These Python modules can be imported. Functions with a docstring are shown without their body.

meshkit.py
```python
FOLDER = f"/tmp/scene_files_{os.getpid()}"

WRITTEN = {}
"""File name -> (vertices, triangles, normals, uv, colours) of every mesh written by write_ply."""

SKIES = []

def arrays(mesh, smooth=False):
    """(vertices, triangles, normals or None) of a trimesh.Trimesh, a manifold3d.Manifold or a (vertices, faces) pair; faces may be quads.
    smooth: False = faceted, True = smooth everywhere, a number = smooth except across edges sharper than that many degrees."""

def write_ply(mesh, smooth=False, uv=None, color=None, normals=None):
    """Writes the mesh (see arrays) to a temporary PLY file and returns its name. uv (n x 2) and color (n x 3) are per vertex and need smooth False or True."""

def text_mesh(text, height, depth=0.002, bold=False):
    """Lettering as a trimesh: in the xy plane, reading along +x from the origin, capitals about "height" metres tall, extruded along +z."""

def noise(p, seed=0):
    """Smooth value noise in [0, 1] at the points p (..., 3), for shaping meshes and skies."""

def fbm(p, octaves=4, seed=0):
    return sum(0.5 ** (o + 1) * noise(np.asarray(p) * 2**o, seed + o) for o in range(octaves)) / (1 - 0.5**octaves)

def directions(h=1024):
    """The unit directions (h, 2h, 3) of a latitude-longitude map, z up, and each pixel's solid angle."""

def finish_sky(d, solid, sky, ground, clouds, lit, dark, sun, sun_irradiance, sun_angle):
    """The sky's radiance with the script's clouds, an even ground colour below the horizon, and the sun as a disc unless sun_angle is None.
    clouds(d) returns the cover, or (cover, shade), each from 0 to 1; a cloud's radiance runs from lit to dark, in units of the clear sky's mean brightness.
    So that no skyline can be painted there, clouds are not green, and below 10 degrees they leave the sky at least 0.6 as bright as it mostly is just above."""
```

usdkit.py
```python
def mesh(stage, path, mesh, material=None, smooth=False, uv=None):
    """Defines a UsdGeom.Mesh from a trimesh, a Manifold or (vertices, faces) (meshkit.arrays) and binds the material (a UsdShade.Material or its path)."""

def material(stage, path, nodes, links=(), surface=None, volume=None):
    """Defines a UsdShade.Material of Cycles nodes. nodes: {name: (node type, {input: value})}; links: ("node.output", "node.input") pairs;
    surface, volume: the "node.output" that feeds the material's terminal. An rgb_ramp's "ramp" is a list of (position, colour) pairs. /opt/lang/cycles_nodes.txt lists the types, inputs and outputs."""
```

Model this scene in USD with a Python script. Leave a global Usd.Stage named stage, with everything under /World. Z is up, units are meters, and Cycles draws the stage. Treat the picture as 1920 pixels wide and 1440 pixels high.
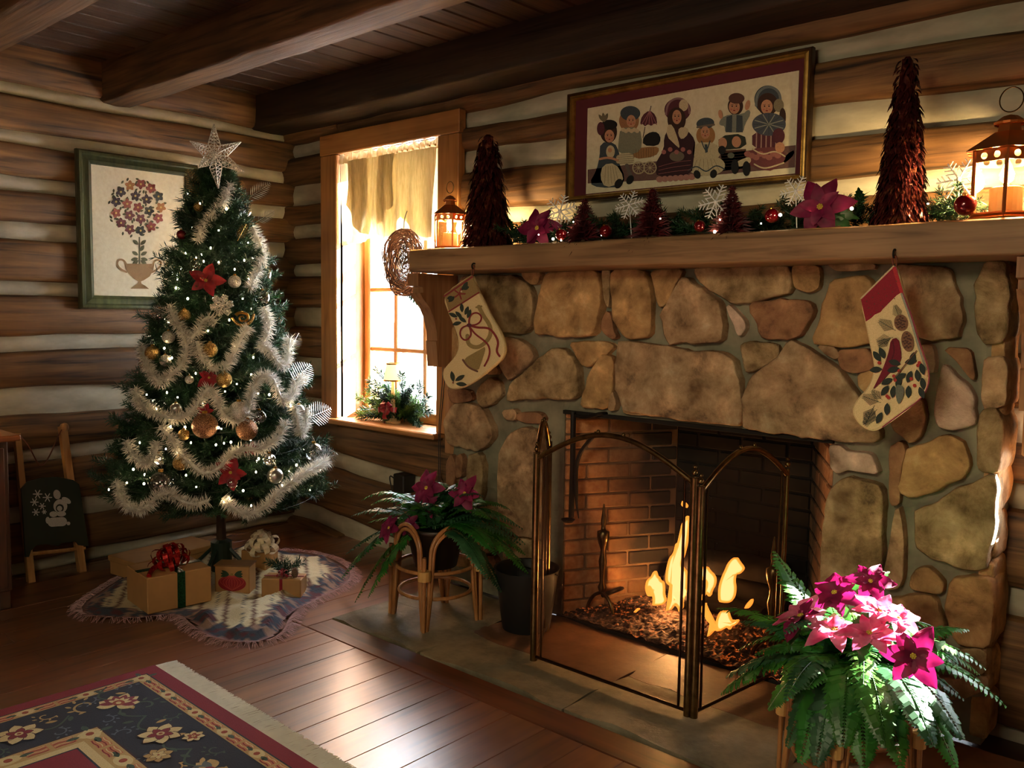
import math, random
import numpy as np, trimesh, usdkit, meshkit
from pxr import Usd, UsdGeom, UsdLux, UsdShade, Sdf, Gf, Vt
from shapely.geometry import Polygon, Point, LineString, MultiPolygon
from shapely import affinity
from scipy.spatial import Delaunay

stage = Usd.Stage.CreateInMemory()
UsdGeom.SetStageUpAxis(stage, 'Z'); UsdGeom.SetStageMetersPerUnit(stage, 1.0)
UsdGeom.Xform.Define(stage, '/World'); UsdGeom.Scope.Define(stage, '/World/Looks')
rng = np.random.default_rng(11); random.seed(11)

# ------------------------------------------------------------------ camera (solved from the photo's two vanishing points)
PP = np.array([960., 720.]); V1 = np.array([-880., 559.]); V2 = np.array([2440., 605.])
FPX = math.sqrt(-(V1 - PP) @ (V2 - PP))
_x = -np.array([*(V1 - PP), FPX]); _x /= np.linalg.norm(_x)
_y = np.array([*(V2 - PP), FPX]); _y /= np.linalg.norm(_y)
RC = np.stack([_x, _y, np.cross(_x, _y)])          # rows: the room's axes in camera space (right, down, forward)
EYE = np.array([0., 0., 1.30])
cam = UsdGeom.Camera.Define(stage, '/World/camera')
cam.CreateHorizontalApertureAttr(36.0); cam.CreateVerticalApertureAttr(27.0); cam.CreateFocalLengthAttr(FPX / 1920 * 36)
cam.CreateClippingRangeAttr((0.05, 500.0))
_m = np.eye(4); _m[0, :3] = RC[:, 0]; _m[1, :3] = -RC[:, 1]; _m[2, :3] = -RC[:, 2]; _m[3, :3] = EYE
cam.AddTransformOp().Set(Gf.Matrix4d(*_m.ravel().tolist()))
cam.CreateExposureAttr(0.08)

# ------------------------------------------------------------------ sky, sun and unseen fill lights behind the viewpoint
def dome():
    d = UsdLux.DomeLight.Define(stage, '/World/sky_light')
    d.CreateColorAttr((0.80, 0.90, 1.0)); d.CreateIntensityAttr(9.5)
dome()
SUN = np.array([0.75, 1.0, 0.45]); SUN /= np.linalg.norm(SUN)     # towards the sun
def basis_light(prim, pos, look, up=(0, 0, 1)):
    z = np.asarray(pos, float) - np.asarray(look, float); z /= np.linalg.norm(z)
    x = np.cross(up, z); x /= np.linalg.norm(x); y = np.cross(z, x)
    m = np.eye(4); m[0, :3], m[1, :3], m[2, :3], m[3, :3] = x, y, z, pos
    UsdGeom.Xformable(prim).AddTransformOp().Set(Gf.Matrix4d(*m.ravel().tolist()))
sun = UsdLux.DistantLight.Define(stage, '/World/sun_light')
sun.CreateAngleAttr(0.6); sun.CreateIntensityAttr(700000.0); sun.CreateColorAttr((1.0, 0.95, 0.86)); basis_light(sun, SUN * 10, (0, 0, 0))
def area(name, pos, look, w, h, power, col):
    l = UsdLux.RectLight.Define(stage, '/World/' + name)
    l.CreateWidthAttr(w); l.CreateHeightAttr(h); l.CreateIntensityAttr(power); l.CreateColorAttr(col); basis_light(l, pos, look)
area('ceiling_lamp_light', (-0.7, -0.45, 2.02), (-1.9, 2.9, 0.9), 0.55, 0.4, 38.0, (1.0, 0.87, 0.56))  # warm lamp out of view, read from the mantel's shade; housing added below
area('window_light_front', (-1.6, -2.35, 1.35), (-1.9, 2.0, 1.2), 1.4, 1.1, 3.0, (1.0, 0.88, 0.62))  # added fill panel standing in for a front window; the wall stays closed

# ------------------------------------------------------------------ helpers
def s(*c):
    c = np.array(c, float) / 255.0
    return tuple(np.where(c <= 0.04045, c / 12.92, ((c + 0.055) / 1.055) ** 2.4))
def ray(px, py): return RC @ np.array([px - 960., py - 720., FPX])
def U(px, py, ax, val):
    """The point of the room seen at a pixel of the photo, on the plane axis = val."""
    d = ray(px, py); return EYE + d * (val - EYE[ax]) / d[ax]
def UP(px, py, p0, n):
    d = ray(px, py); n = np.asarray(n, float); return EYE + d * ((np.asarray(p0) - EYE) @ n) / (d @ n)

_used = {}
def uniq(parent, name):
    k = parent + '/' + name; n = _used.get(k, -1) + 1; _used[k] = n
    return k if n == 0 else f'{k}_{n:03d}'
def tagp(p, label=None, cat=None, group=None, kind=None):
    for k, v in (('label', label), ('category', cat), ('group', group), ('kind', kind)):
        if v: p.SetCustomDataByKey(k, v)
def put(path, vf, m, smooth=False, col=None):
    v, f = vf[0], vf[1]
    me = usdkit.mesh(stage, path, (np.asarray(v, float), np.asarray(f, int)), m, smooth=smooth if col is None else False)
    if col is not None:
        if len(col) != len(me.GetPointsAttr().Get()): print('COL', path, len(col), len(me.GetPointsAttr().Get()))
        UsdGeom.PrimvarsAPI(me).CreatePrimvar('col', Sdf.ValueTypeNames.Color3fArray, 'vertex').Set(Vt.Vec3fArray.FromNumpy(np.asarray(col, np.float32)))
    return me
class Thing:
    """An Xform at the thing's base; add() gives it a part, made from geometry in room coordinates."""
    def __init__(self, name, label=None, cat=None, loc=(0, 0, 0), group=None, kind=None):
        self.path = uniq('/World', name); self.loc = np.asarray(loc, float)
        x = UsdGeom.Xform.Define(stage, self.path); x.AddTranslateOp().Set(Gf.Vec3d(*self.loc.tolist()))
        self.prim = x.GetPrim(); tagp(self.prim, label, cat, group, kind)
    def add(self, name, vf, m, smooth=False, parent=None, label=None, kind=None, col=None):
        path = uniq(parent or self.path, name)
        me = put(path, (np.asarray(vf[0], float) - self.loc, vf[1]), m, smooth, col)
        tagp(me.GetPrim(), label, None, None, kind)
        return path
    def group(self, name):
        path = uniq(self.path, name); UsdGeom.Xform.Define(stage, path); return path
def copy_of(src, loc, rotz=0.0, scale=1.0, label=None, cat=None, group=None, rot=None, name=None):
    path = uniq('/World', name or src.prim.GetName().rstrip('0123456789_'))
    x = UsdGeom.Xform.Define(stage, path); p = x.GetPrim()
    p.GetReferences().AddInternalReference(src.path); p.SetInstanceable(True)
    x.ClearXformOpOrder()
    m = np.eye(4); c, sn = math.cos(rotz), math.sin(rotz)
    R = np.array([[c, sn, 0], [-sn, c, 0], [0, 0, 1]]) if rot is None else np.asarray(rot).T
    m[:3, :3] = R * scale; m[3, :3] = loc
    x.AddTransformOp(opSuffix='place').Set(Gf.Matrix4d(*m.ravel().tolist()))
    was = src.prim.GetCustomData()
    tagp(p, label or was.get('label'), cat or was.get('category'), group or was.get('group'))
    return path
def single(name, vf, m, label, cat, smooth=False, group=None, kind=None, col=None):
    me = put(uniq('/World', name), vf, m, smooth, col); tagp(me.GetPrim(), label, cat, group, kind); return me

def cat(L):
    vs, fs, n = [], [], 0
    for v, f in L:
        v = np.asarray(v, float); vs.append(v); fs.append(np.asarray(f, int) + n); n += len(v)
    return (np.vstack(vs), np.vstack(fs)) if vs else (np.zeros((0, 3)), np.zeros((0, 3), int))
def quads(q):
    q = np.asarray(q, int); return np.vstack([q[:, [0, 1, 2]], q[:, [0, 2, 3]]])
def grid(P, cu=False, cv=False):
    P = np.asarray(P, float); a, b = P.shape[:2]
    i, j = np.meshgrid(np.arange(a if cu else a - 1), np.arange(b if cv else b - 1), indexing='ij')
    i, j = i.ravel(), j.ravel(); i2, j2 = (i + 1) % a, (j + 1) % b
    return P.reshape(-1, 3), quads(np.stack([i * b + j, i2 * b + j, i2 * b + j2, i * b + j2], 1))
def hull(p):
    m = trimesh.convex.convex_hull(np.asarray(p, float)); return np.array(m.vertices), np.array(m.faces)
def rotz(a): c, n = math.cos(a), math.sin(a); return np.array([[c, -n, 0], [n, c, 0], [0, 0, 1.]])
def roty(a): c, n = math.cos(a), math.sin(a); return np.array([[c, 0, n], [0, 1, 0], [-n, 0, c]])
def rotx(a): c, n = math.cos(a), math.sin(a); return np.array([[1, 0, 0], [0, c, -n], [0, n, c]])
def frame_to(d, up=(0, 0, 1)):
    """Rotation whose z column is d."""
    z = np.asarray(d, float) / np.linalg.norm(d); u = np.asarray(up, float)
    if abs(z @ u) > .98 * np.linalg.norm(u): u = np.array([1., 0, 0])
    x = np.cross(u, z); x /= np.linalg.norm(x); return np.stack([x, np.cross(z, x), z], 1)
def xf(vf, R=None, t=(0, 0, 0), sc=1.0):
    v = np.asarray(vf[0]) * sc
    if R is not None: v = v @ np.asarray(R).T
    return v + np.asarray(t, float), vf[1]
def box(lo, hi, b=0.0, R=None, c=None):
    lo, hi = np.minimum(lo, hi).astype(float), np.maximum(lo, hi).astype(float); m, h = (lo + hi) / 2, (hi - lo) / 2
    b = min(b, .45 * h.min()); p = []
    for sx in (-1, 1):
        for sy in (-1, 1):
            for sz in (-1, 1):
                sg = np.array([sx, sy, sz])
                if b <= 0: p.append(sg * h)
                else:
                    for k in range(3):
                        q = h - b; q[k] = h[k]; p.append(sg * q)
    p = np.array(p)
    if R is not None: p = p @ np.asarray(R).T
    return hull(p + (m if c is None else np.asarray(c)))
def tube(P, r, n=8, closed=False):
    P = np.asarray(P, float); N = len(P); r = np.broadcast_to(np.asarray(r, float), (N,))
    T = (np.roll(P, -1, 0) - np.roll(P, 1, 0)) if closed else np.gradient(P, axis=0)
    T /= np.linalg.norm(T, axis=1, keepdims=True) + 1e-12
    u = np.cross(T[0], [0, 0, 1.] if abs(T[0, 2]) < .9 else [1., 0, 0]); u /= np.linalg.norm(u); A = np.zeros((N, 3))
    for i in range(N):
        u = u - T[i] * (u @ T[i]); u /= np.linalg.norm(u) + 1e-12; A[i] = u
    B = np.cross(T, A); a = np.arange(n) * 2 * math.pi / n
    V = P[:, None] + r[:, None, None] * (np.cos(a)[None, :, None] * A[:, None] + np.sin(a)[None, :, None] * B[:, None])
    v, f = grid(V, cu=closed, cv=True); f = f[:, ::-1]
    if not closed:
        v = np.vstack([v, P[0], P[-1]]); k = np.arange(n); k2 = (k + 1) % n; e = (N - 1) * n
        f = np.vstack([f, np.stack([k, k2, np.full(n, len(v) - 2)], 1), np.stack([e + k2, e + k, np.full(n, len(v) - 1)], 1)])
    return v, f
def lathe(prof, n=24, R=None, t=(0, 0, 0)):
    prof = np.asarray(prof, float); a = np.arange(n) * 2 * math.pi / n
    V = np.stack([prof[:, None, 0] * np.cos(a), prof[:, None, 0] * np.sin(a), np.broadcast_to(prof[:, None, 1], (len(prof), n))], -1)
    v, f = grid(V, cv=True); return xf((v, f[:, ::-1]), R, t)
def ball(c, r, n=10, sq=(1, 1, 1)):
    a = np.linspace(0, math.pi, n); v, f = lathe(np.stack([np.sin(a) + 1e-6, -np.cos(a)], 1), 2 * n); return v * r * np.asarray(sq) + np.asarray(c), f
def spline(P, n=40, closed=False):
    from scipy.interpolate import CubicSpline
    P = np.asarray(P, float)
    if closed: P = np.vstack([P, P[:1]])
    t = np.concatenate([[0], np.cumsum(np.linalg.norm(np.diff(P, axis=0), axis=1) + 1e-9)])
    return CubicSpline(t, P, bc_type='periodic' if closed else 'natural')(np.linspace(0, t[-1], n, endpoint=not closed))
def chaikin(p, k=1, w=.25):
    p = np.asarray(p, float)
    for _ in range(k):
        q = np.roll(p, -1, 0); p = np.stack([p * (1 - w) + q * w, p * w + q * (1 - w)], 1).reshape(-1, 2)
    return p
def prism(poly, o, u, v, w, d0, d1):
    """Extrudes a 2-D polygon (points or shapely) from depth d0 to d1 along w."""
    g = poly if hasattr(poly, 'exterior') else Polygon(poly)
    if not g.is_valid: g = g.buffer(0)
    out = []
    for q in getattr(g, 'geoms', [g]):
        if q.area < 1e-9: continue
        m = trimesh.creation.extrude_polygon(q, 1.0, engine='earcut'); p = np.array(m.vertices)
        out.append((np.asarray(o) + p[:, :1] * np.asarray(u) + p[:, 1:2] * np.asarray(v) + (d0 + (d1 - d0) * p[:, 2:3]) * np.asarray(w), np.array(m.faces)))
    v_, f_ = cat(out)
    if np.dot(np.cross(u, v), w) * (d1 - d0) < 0: f_ = f_[:, ::-1]
    return v_, f_
def flat(poly):
    g = poly if hasattr(poly, 'exterior') or hasattr(poly, 'geoms') else Polygon(poly)
    if not g.is_valid: g = g.buffer(0)
    out = []
    for q in getattr(g, 'geoms', [g]):
        if q.is_empty or not hasattr(q, 'exterior') or q.area < 1e-12: continue
        v, f = trimesh.creation.triangulate_polygon(q, engine='earcut'); us = np.unique(f); mp_ = np.full(len(v), -1); mp_[us] = np.arange(len(us)); out.append((np.c_[v[us], np.zeros(len(us))], mp_[f]))
    return cat(out)
def pebble(poly, place, depth, seed, rough=.006, edge=.012, cell=.03, dome_=.10, base=-.03):
    """A rough stone face over a 2-D outline: place(p2, d) gives room points at height d off the wall."""
    g = Polygon(chaikin(poly, 1, .14)).buffer(.0055, join_style=2)
    if isinstance(g, MultiPolygon): g = max(g.geoms, key=lambda q: q.area)
    L = g.exterior.length; n = max(14, int(L / cell)); rg = np.random.default_rng(seed)
    P = np.array([g.exterior.interpolate(L * i / n).coords[0] for i in range(n)])
    c = P.mean(0); nn = meshkit.noise(np.c_[P * 30, np.zeros(n)], seed) - .5
    P = P + (P - c) / (np.linalg.norm(P - c, axis=1, keepdims=True) + 1e-9) * nn[:, None] * edge * 1.3
    g = Polygon(P).buffer(0)
    if isinstance(g, MultiPolygon): g = max(g.geoms, key=lambda q: q.area)
    P = np.array(g.exterior.coords)[:-1]
    if Polygon(P).exterior.is_ccw is False: P = P[::-1]
    n = len(P); c = np.array(g.centroid.coords[0])
    rings = [(0., base), (0., depth - edge), (.35, depth - edge * .3)]
    def inset(k):
        d = P - c; r = np.linalg.norm(d, axis=1, keepdims=True); return c + d * (1 - np.minimum(k * edge * 1.6 / (r + 1e-9), .55))
    x0, y0, x1, y1 = g.bounds; q = np.array([(x, y) for x in np.arange(x0, x1, cell) for y in np.arange(y0, y1, cell)]) + rg.uniform(-.25, .25, 2) * cell
    gi = Polygon(inset(1.)).buffer(-cell * .45)
    q = np.array([p for p in q if gi.contains(Point(p))]).reshape(-1, 2)
    I = inset(1.); T = np.vstack([I, q]); tri = Delaunay(T).simplices
    gg = Polygon(I).buffer(1e-6); tri = np.array([t for t in tri if gg.contains(Point(T[t].mean(0)))])
    a = T[tri[:, 1]] - T[tri[:, 0]]; b = T[tri[:, 2]] - T[tri[:, 0]]; fl = (a[:, 0] * b[:, 1] - a[:, 1] * b[:, 0]) < 0; tri[fl] = tri[fl][:, ::-1]
    def dd(p, base_):
        r = np.linalg.norm((p - c) / np.array([(x1 - x0) / 2 + 1e-6, (y1 - y0) / 2 + 1e-6]), axis=1)
        return base_ + (meshkit.fbm(np.c_[p * 14, np.full(len(p), seed * .37)], 3, seed) - .5) * rough * 3 + depth * dome_ * (1 - np.clip(r, 0, 1) ** 2)
    V = []; F = []
    for k, d in rings: pk = inset(k); V.append(place(pk, np.full(n, d) if d <= 0 else dd(pk, d) if k else np.full(n, d)))
    V.append(place(T, dd(T, depth))); k = np.arange(n); k2 = (k + 1) % n
    for i in range(3): F.append(quads(np.stack([i * n + k, i * n + k2, (i + 1) * n + k2, (i + 1) * n + k], 1)))
    F.append(tri + 3 * n)
    return np.vstack(V), np.vstack(F)

# ------------------------------------------------------------------ materials
LK = '/World/Looks/'
def tex(name, stops, scale=(8, 8, 8), detail=4, rough=.6, bump=.2, bdist=.01, var=.0, metal=0., coat=0., dist=.0, noise_rough=.55, blotch=None, spec=.5, trans=0., sheen=0., noise_scale=1.0, hvar=0.0, bstretch=None, coat_rough=.15):
    nd = {'tc': ('texture_coordinate', {}), 'mp': ('mapping', {'scale': scale}), 'n': ('noise_texture', {'scale': noise_scale, 'detail': detail, 'roughness': noise_rough, 'distortion': dist}),
          'r': ('rgb_ramp', {'ramp': stops}), 'p': ('principled_bsdf', {'roughness': rough, 'metallic': metal, 'coat_weight': coat, 'coat_roughness': coat_rough, 'specular_ior_level': spec, 'sheen_weight': sheen})}
    lk = [('tc.object', 'mp.vector'), ('mp.vector', 'n.vector'), ('n.fac', 'r.fac')]
    c = 'r.color'
    if blotch:                                        # (scale, ramp): a second, broad variation multiplied in
        nd['n2'] = ('noise_texture', {'scale': blotch[0], 'detail': 3}); nd['r2'] = ('rgb_ramp', {'ramp': blotch[1]}); nd['mx'] = ('mix', {'mix_type': 'multiply', 'fac': 1.0})
        lk += [('tc.object', 'n2.vector'), ('n2.fac', 'r2.fac'), (c, 'mx.color1'), ('r2.color', 'mx.color2')]; c = 'mx.color'
    if var or hvar:
        nd['oi'] = ('object_info', {}); nd['h'] = ('hsv', {}); nd['mr'] = ('map_range', {'to_min': 1 - var, 'to_max': 1 + var})
        lk += [('oi.random', 'mr.value'), ('mr.result', 'h.value'), (c, 'h.color')]
        if hvar:
            nd['m7'] = ('math', {'math_type': 'multiply', 'value2': 7.31}); nd['fr'] = ('math', {'math_type': 'fraction'}); nd['mh'] = ('map_range', {'to_min': .5 - hvar, 'to_max': .5 + hvar})
            lk += [('oi.random', 'm7.value1'), ('m7.value', 'fr.value1'), ('fr.value', 'mh.value'), ('mh.result', 'h.hue')]
        c = 'h.color'
    lk.append((c, 'p.base_color'))
    if bump:
        nd['b'] = ('bump', {'strength': bump, 'distance': bdist}); lk += [('n.fac', 'b.height'), ('b.normal', 'p.normal')]
    surf = 'p.BSDF'
    if trans:
        nd['t'] = ('translucent_bsdf', {}); nd['ms'] = ('mix_closure', {'fac': trans}); lk += [(c, 't.color'), ('p.BSDF', 'ms.closure1'), ('t.BSDF', 'ms.closure2')]; surf = 'ms.closure'
    return usdkit.material(stage, LK + name, nd, lk, surface=surf)
def plain(name, col, rough=.5, metal=0., coat=0., trans=0., spec=.5, sheen=0., var=0.):
    return tex(name, [(0, np.array(col) * .85), (1, np.minimum(np.array(col) * 1.15, 1))], (25, 25, 25), 3, rough, 0, metal=metal, coat=coat, trans=trans, spec=spec, sheen=sheen, var=var)
def glow(name, col, strength):
    return usdkit.material(stage, LK + name, {'e': ('emission', {'color': col, 'strength': strength})}, surface='e.emission')
def glass(name, tint=(1, 1, 1), gloss=.07, gcol=(1, 1, 1), rough=0.0):
    return usdkit.material(stage, LK + name, {'t': ('transparent_bsdf', {'color': tint}), 'g': ('glossy_bsdf', {'color': gcol, 'roughness': rough}), 'm': ('mix_closure', {'fac': gloss})},
                           [('t.BSDF', 'm.closure1'), ('g.BSDF', 'm.closure2')], surface='m.closure')
def printed(name, rough=.7, sheen=0., trans=0.):
    nd = {'a': ('attribute', {'attribute': 'col'}), 'tc': ('texture_coordinate', {}), 'n': ('noise_texture', {'scale': 260., 'detail': 2}), 'r': ('rgb_ramp', {'ramp': [(0, (.72,) * 3), (1, (1.25,) * 3)]}),
          'mx': ('mix', {'mix_type': 'multiply', 'fac': 1.0}), 'b': ('bump', {'strength': .25, 'distance': .003}), 'p': ('principled_bsdf', {'roughness': rough, 'sheen_weight': sheen})}
    return usdkit.material(stage, LK + name, nd, [('tc.object', 'n.vector'), ('n.fac', 'r.fac'), ('a.color', 'mx.color1'), ('r.color', 'mx.color2'), ('mx.color', 'p.base_color'), ('n.fac', 'b.height'), ('b.normal', 'p.normal')], surface='p.BSDF')
def woodm(name, dark, mid, light, axis, rough=.65, coat=0., var=.18, fine=34., bump=.45, bdist=.008, hvar=.0, coat_rough=.2):
    sc = [fine, fine, fine]; sc[axis] = fine * .055
    return tex(name, [(.30, dark), (.45, mid), (.70, light)], sc, 7, rough, bump, bdist, var, coat=coat, dist=.6, blotch=(2.2, [(.3, (.62, .58, .55)), (.7, (1.15, 1.12, 1.1))]), hvar=hvar, coat_rough=coat_rough)

M = {}
M['log_x'] = woodm('log_wood_x', s(42, 29, 17), s(106, 75, 44), s(142, 105, 64), 0)
M['log_y'] = woodm('log_wood_y', s(42, 29, 17), s(106, 75, 44), s(142, 105, 64), 1)
M['beam_d'] = woodm('dark_beam_wood', s(28, 18, 11), s(48, 32, 19), s(64, 44, 27), 0, bump=.5)  # darker wood used on the beam along the back wall only
M['chink'] = tex('chinking', [(.3, s(168, 160, 138)), (.7, s(205, 198, 174))], (6, 6, 14), 5, .9, .3, .01, .06)
M['beam'] = woodm('beam_wood', s(46, 29, 16), s(86, 59, 32), s(120, 86, 50), 0, bump=.5)
M['ceil'] = woodm('ceiling_wood', s(38, 23, 13), s(64, 41, 23), s(82, 54, 31), 1, var=.16)
M['trim'] = woodm('casing_wood_z', s(140, 94, 50), s(176, 122, 66), s(194, 140, 80), 2, rough=.5, coat=.15, bump=.15)
M['trim_x'] = woodm('casing_wood_x', s(140, 94, 50), s(176, 122, 66), s(194, 140, 80), 0, rough=.5, coat=.15, bump=.15)
M['floor'] = woodm('floor_wood', s(80, 42, 23), s(116, 66, 37), s(138, 84, 48), 1, rough=.42, coat=1., var=.14, fine=26, bump=.12, bdist=.004, coat_rough=.26)
M['floor_x'] = woodm('floor_wood_x', s(62, 30, 18), s(92, 48, 28), s(110, 60, 36), 0, rough=.42, coat=.6, var=.1, fine=26, bump=.12, bdist=.004, coat_rough=.22)
M['mantel'] = woodm('mantel_wood', s(104, 78, 50), s(142, 110, 76), s(162, 130, 92), 0, rough=.6, bump=.4, var=.05)
M['corbel'] = woodm('corbel_wood', s(118, 78, 46), s(156, 110, 70), s(176, 130, 86), 2, rough=.6, bump=.25, var=.05)
M['mortar'] = tex('mortar', [(.3, s(112, 107, 90)), (.7, s(152, 146, 124))], (9, 9, 9), 6, .95, .5, .02, blotch=(3., [(.3, (.75, .78, .75)), (.7, (1.1, 1.05, 1.)) ]))
STONE = [tex(f'stone_{i}', [(.32, tuple(np.array(a) * .8)), (.44, b), (.56, c), (.68, d)], (8, 8, 8), 10, .9, .8, .02, .10, noise_rough=.72, dist=.25, blotch=(9., [(.30, (.46, .40, .33)), (.44, (.95, .94, .9)), (.56, (1.08, 1.07, 1.04)), (.70, (1.62, 1.62, 1.62))])) for i, (a, b, c, d) in enumerate([
    (s(123, 92, 59), s(169, 130, 85), s(189, 150, 101), s(206, 175, 129)),
    (s(108, 84, 64), s(159, 126, 93), s(183, 152, 117), s(202, 178, 145)),
    (s(93, 74, 51), s(145, 118, 81), s(177, 149, 110), s(195, 171, 133)),
    (s(146, 119, 103), s(182, 153, 135), s(200, 174, 155), s(211, 190, 171)),
    (s(100, 71, 53), s(144, 101, 72), s(163, 119, 84), s(180, 140, 102))])]
M['slab'] = tex('hearth_slab', [(.25, s(92, 80, 62)), (.5, s(136, 122, 98)), (.75, s(164, 150, 124))], (6, 6, 6), 9, .75, .5, .015, .05, noise_rough=.68, blotch=(2.6, [(.3, (.5, .5, .48)), (.7, (1.12, 1.12, 1.1))]))
M['slab_d'] = tex('firelit_slab', [(.25, s(70, 46, 34)), (.5, s(112, 74, 52)), (.75, s(132, 92, 66))], (6, 6, 6), 9, .6, .4, .012, .05, noise_rough=.68, blotch=(2.6, [(.3, (.6, .58, .55)), (.7, (1.1, 1.1, 1.1))]))  # inner hearth slabs: red-brown firelight put into the stone colour
M['brick'] = tex('fire_brick', [(.3, s(168, 112, 74)), (.7, s(204, 148, 102))], (10, 10, 10), 5, .9, .3, .01, .1)
def brickm():  # bricks darken with depth: soot plus firebox shade put into the colour
    nd = {'g': ('geometry', {}), 'sx': ('separate_xyz', {}), 'n': ('noise_texture', {'scale': 5., 'detail': 4}), 'ma': ('math', {'math_type': 'multiply_add', 'value2': .34}), 'mr': ('map_range', {'from_min': 3.17, 'from_max': 3.40, 'clamp': True}), 'n2': ('noise_texture', {'scale': 40., 'detail': 4}), 'r': ('rgb_ramp', {'ramp': [(.3, s(168, 112, 74)), (.7, s(206, 152, 106))]}),
          'oi': ('object_info', {}), 'h': ('hsv', {}), 'mv': ('map_range', {'to_min': .86, 'to_max': 1.12}), 'mx': ('mix', {'color2': s(34, 27, 23)}), 'b': ('bump', {'strength': .3, 'distance': .006}), 'p': ('principled_bsdf', {'roughness': .9})}
    return usdkit.material(stage, LK + 'fire_brick_soot_shade', nd, [('g.position', 'sx.vector'), ('g.position', 'n.vector'), ('g.position', 'n2.vector'), ('n.fac', 'ma.value1'), ('sx.y', 'ma.value3'), ('ma.value', 'mr.value'), ('n2.fac', 'r.fac'), ('oi.random', 'mv.value'), ('mv.result', 'h.value'), ('r.color', 'h.color'), ('h.color', 'mx.color1'), ('mr.result', 'mx.fac'), ('mx.color', 'p.base_color'), ('n2.fac', 'b.height'), ('b.normal', 'p.normal')], surface='p.BSDF')
M['brickw'] = brickm()
M['soot'] = tex('sooty_brick', [(.3, s(15, 12, 10)), (.7, s(34, 27, 22))], (8, 8, 8), 5, .95, .3, .01, .15)
M['joint'] = tex('brick_joint', [(.3, s(108, 82, 62)), (.7, s(132, 104, 80))], (14, 14, 14), 5, .95, .3, .01)
M['dark'] = plain('dark_stain', s(52, 26, 16), .45, coat=.3)
M['pane'] = glass('window_glass')
# ================================================================== the room
XL, YB, YF = -4.5, 3.05, 2.86          # log face datum of the left wall, of the back wall, stone face of the fireplace
XR, Y0, ZC = 2.0, -2.5, 2.50
def setting(name): return Thing(name, kind='structure')

def course(T, name, mat, s0, s1, za, zb, face, seed, axis, wall, step=.07, rough=.006):
    """One log or one strip of chinking between the wavy lines za(s) and zb(s); face: heights off the wall along the profile."""
    n = max(3, int((s1 - s0) / step)); S = np.linspace(s0, s1, n); pr = np.array(face); k = len(pr)
    A, B = za(S), zb(S); Z = A[:, None] + (B - A)[:, None] * pr[None, :, 0]
    D = pr[None, :, 1] + (meshkit.fbm(np.stack([np.repeat(S[:, None] * 3, k, 1), Z * 9, np.full(Z.shape, seed * 1.7)], -1), 3, seed) - .5) * rough * 4
    D[:, 0], D[:, -1] = pr[0, 1], pr[-1, 1]
    P = np.stack([np.repeat(S[:, None], k, 1), D, Z], -1)
    v, f = grid(P, cv=True)
    caps = [[i, i + 1, 0] for i in range(1, k - 1)]
    f = np.vstack([f, np.array([[0, i, i + 1] for i in range(1, k - 1)]), np.array([[0, i + 1, i] for i in range(1, k - 1)]) + (n - 1) * k])
    w = wall(v)
    T.add(name, (w, f), mat, 40)
LOGF = [(0, -.25), (0, -.01), (.03, .018), (.12, .034), (.35, .04), (.65, .04), (.88, .034), (.97, .018), (1, -.01), (1, -.25)]
CHKF = [(-.08, -.25), (-.08, -.02), (.2, -.004), (.5, .002), (.8, -.006), (1.08, -.02), (1.08, -.25)]
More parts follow.
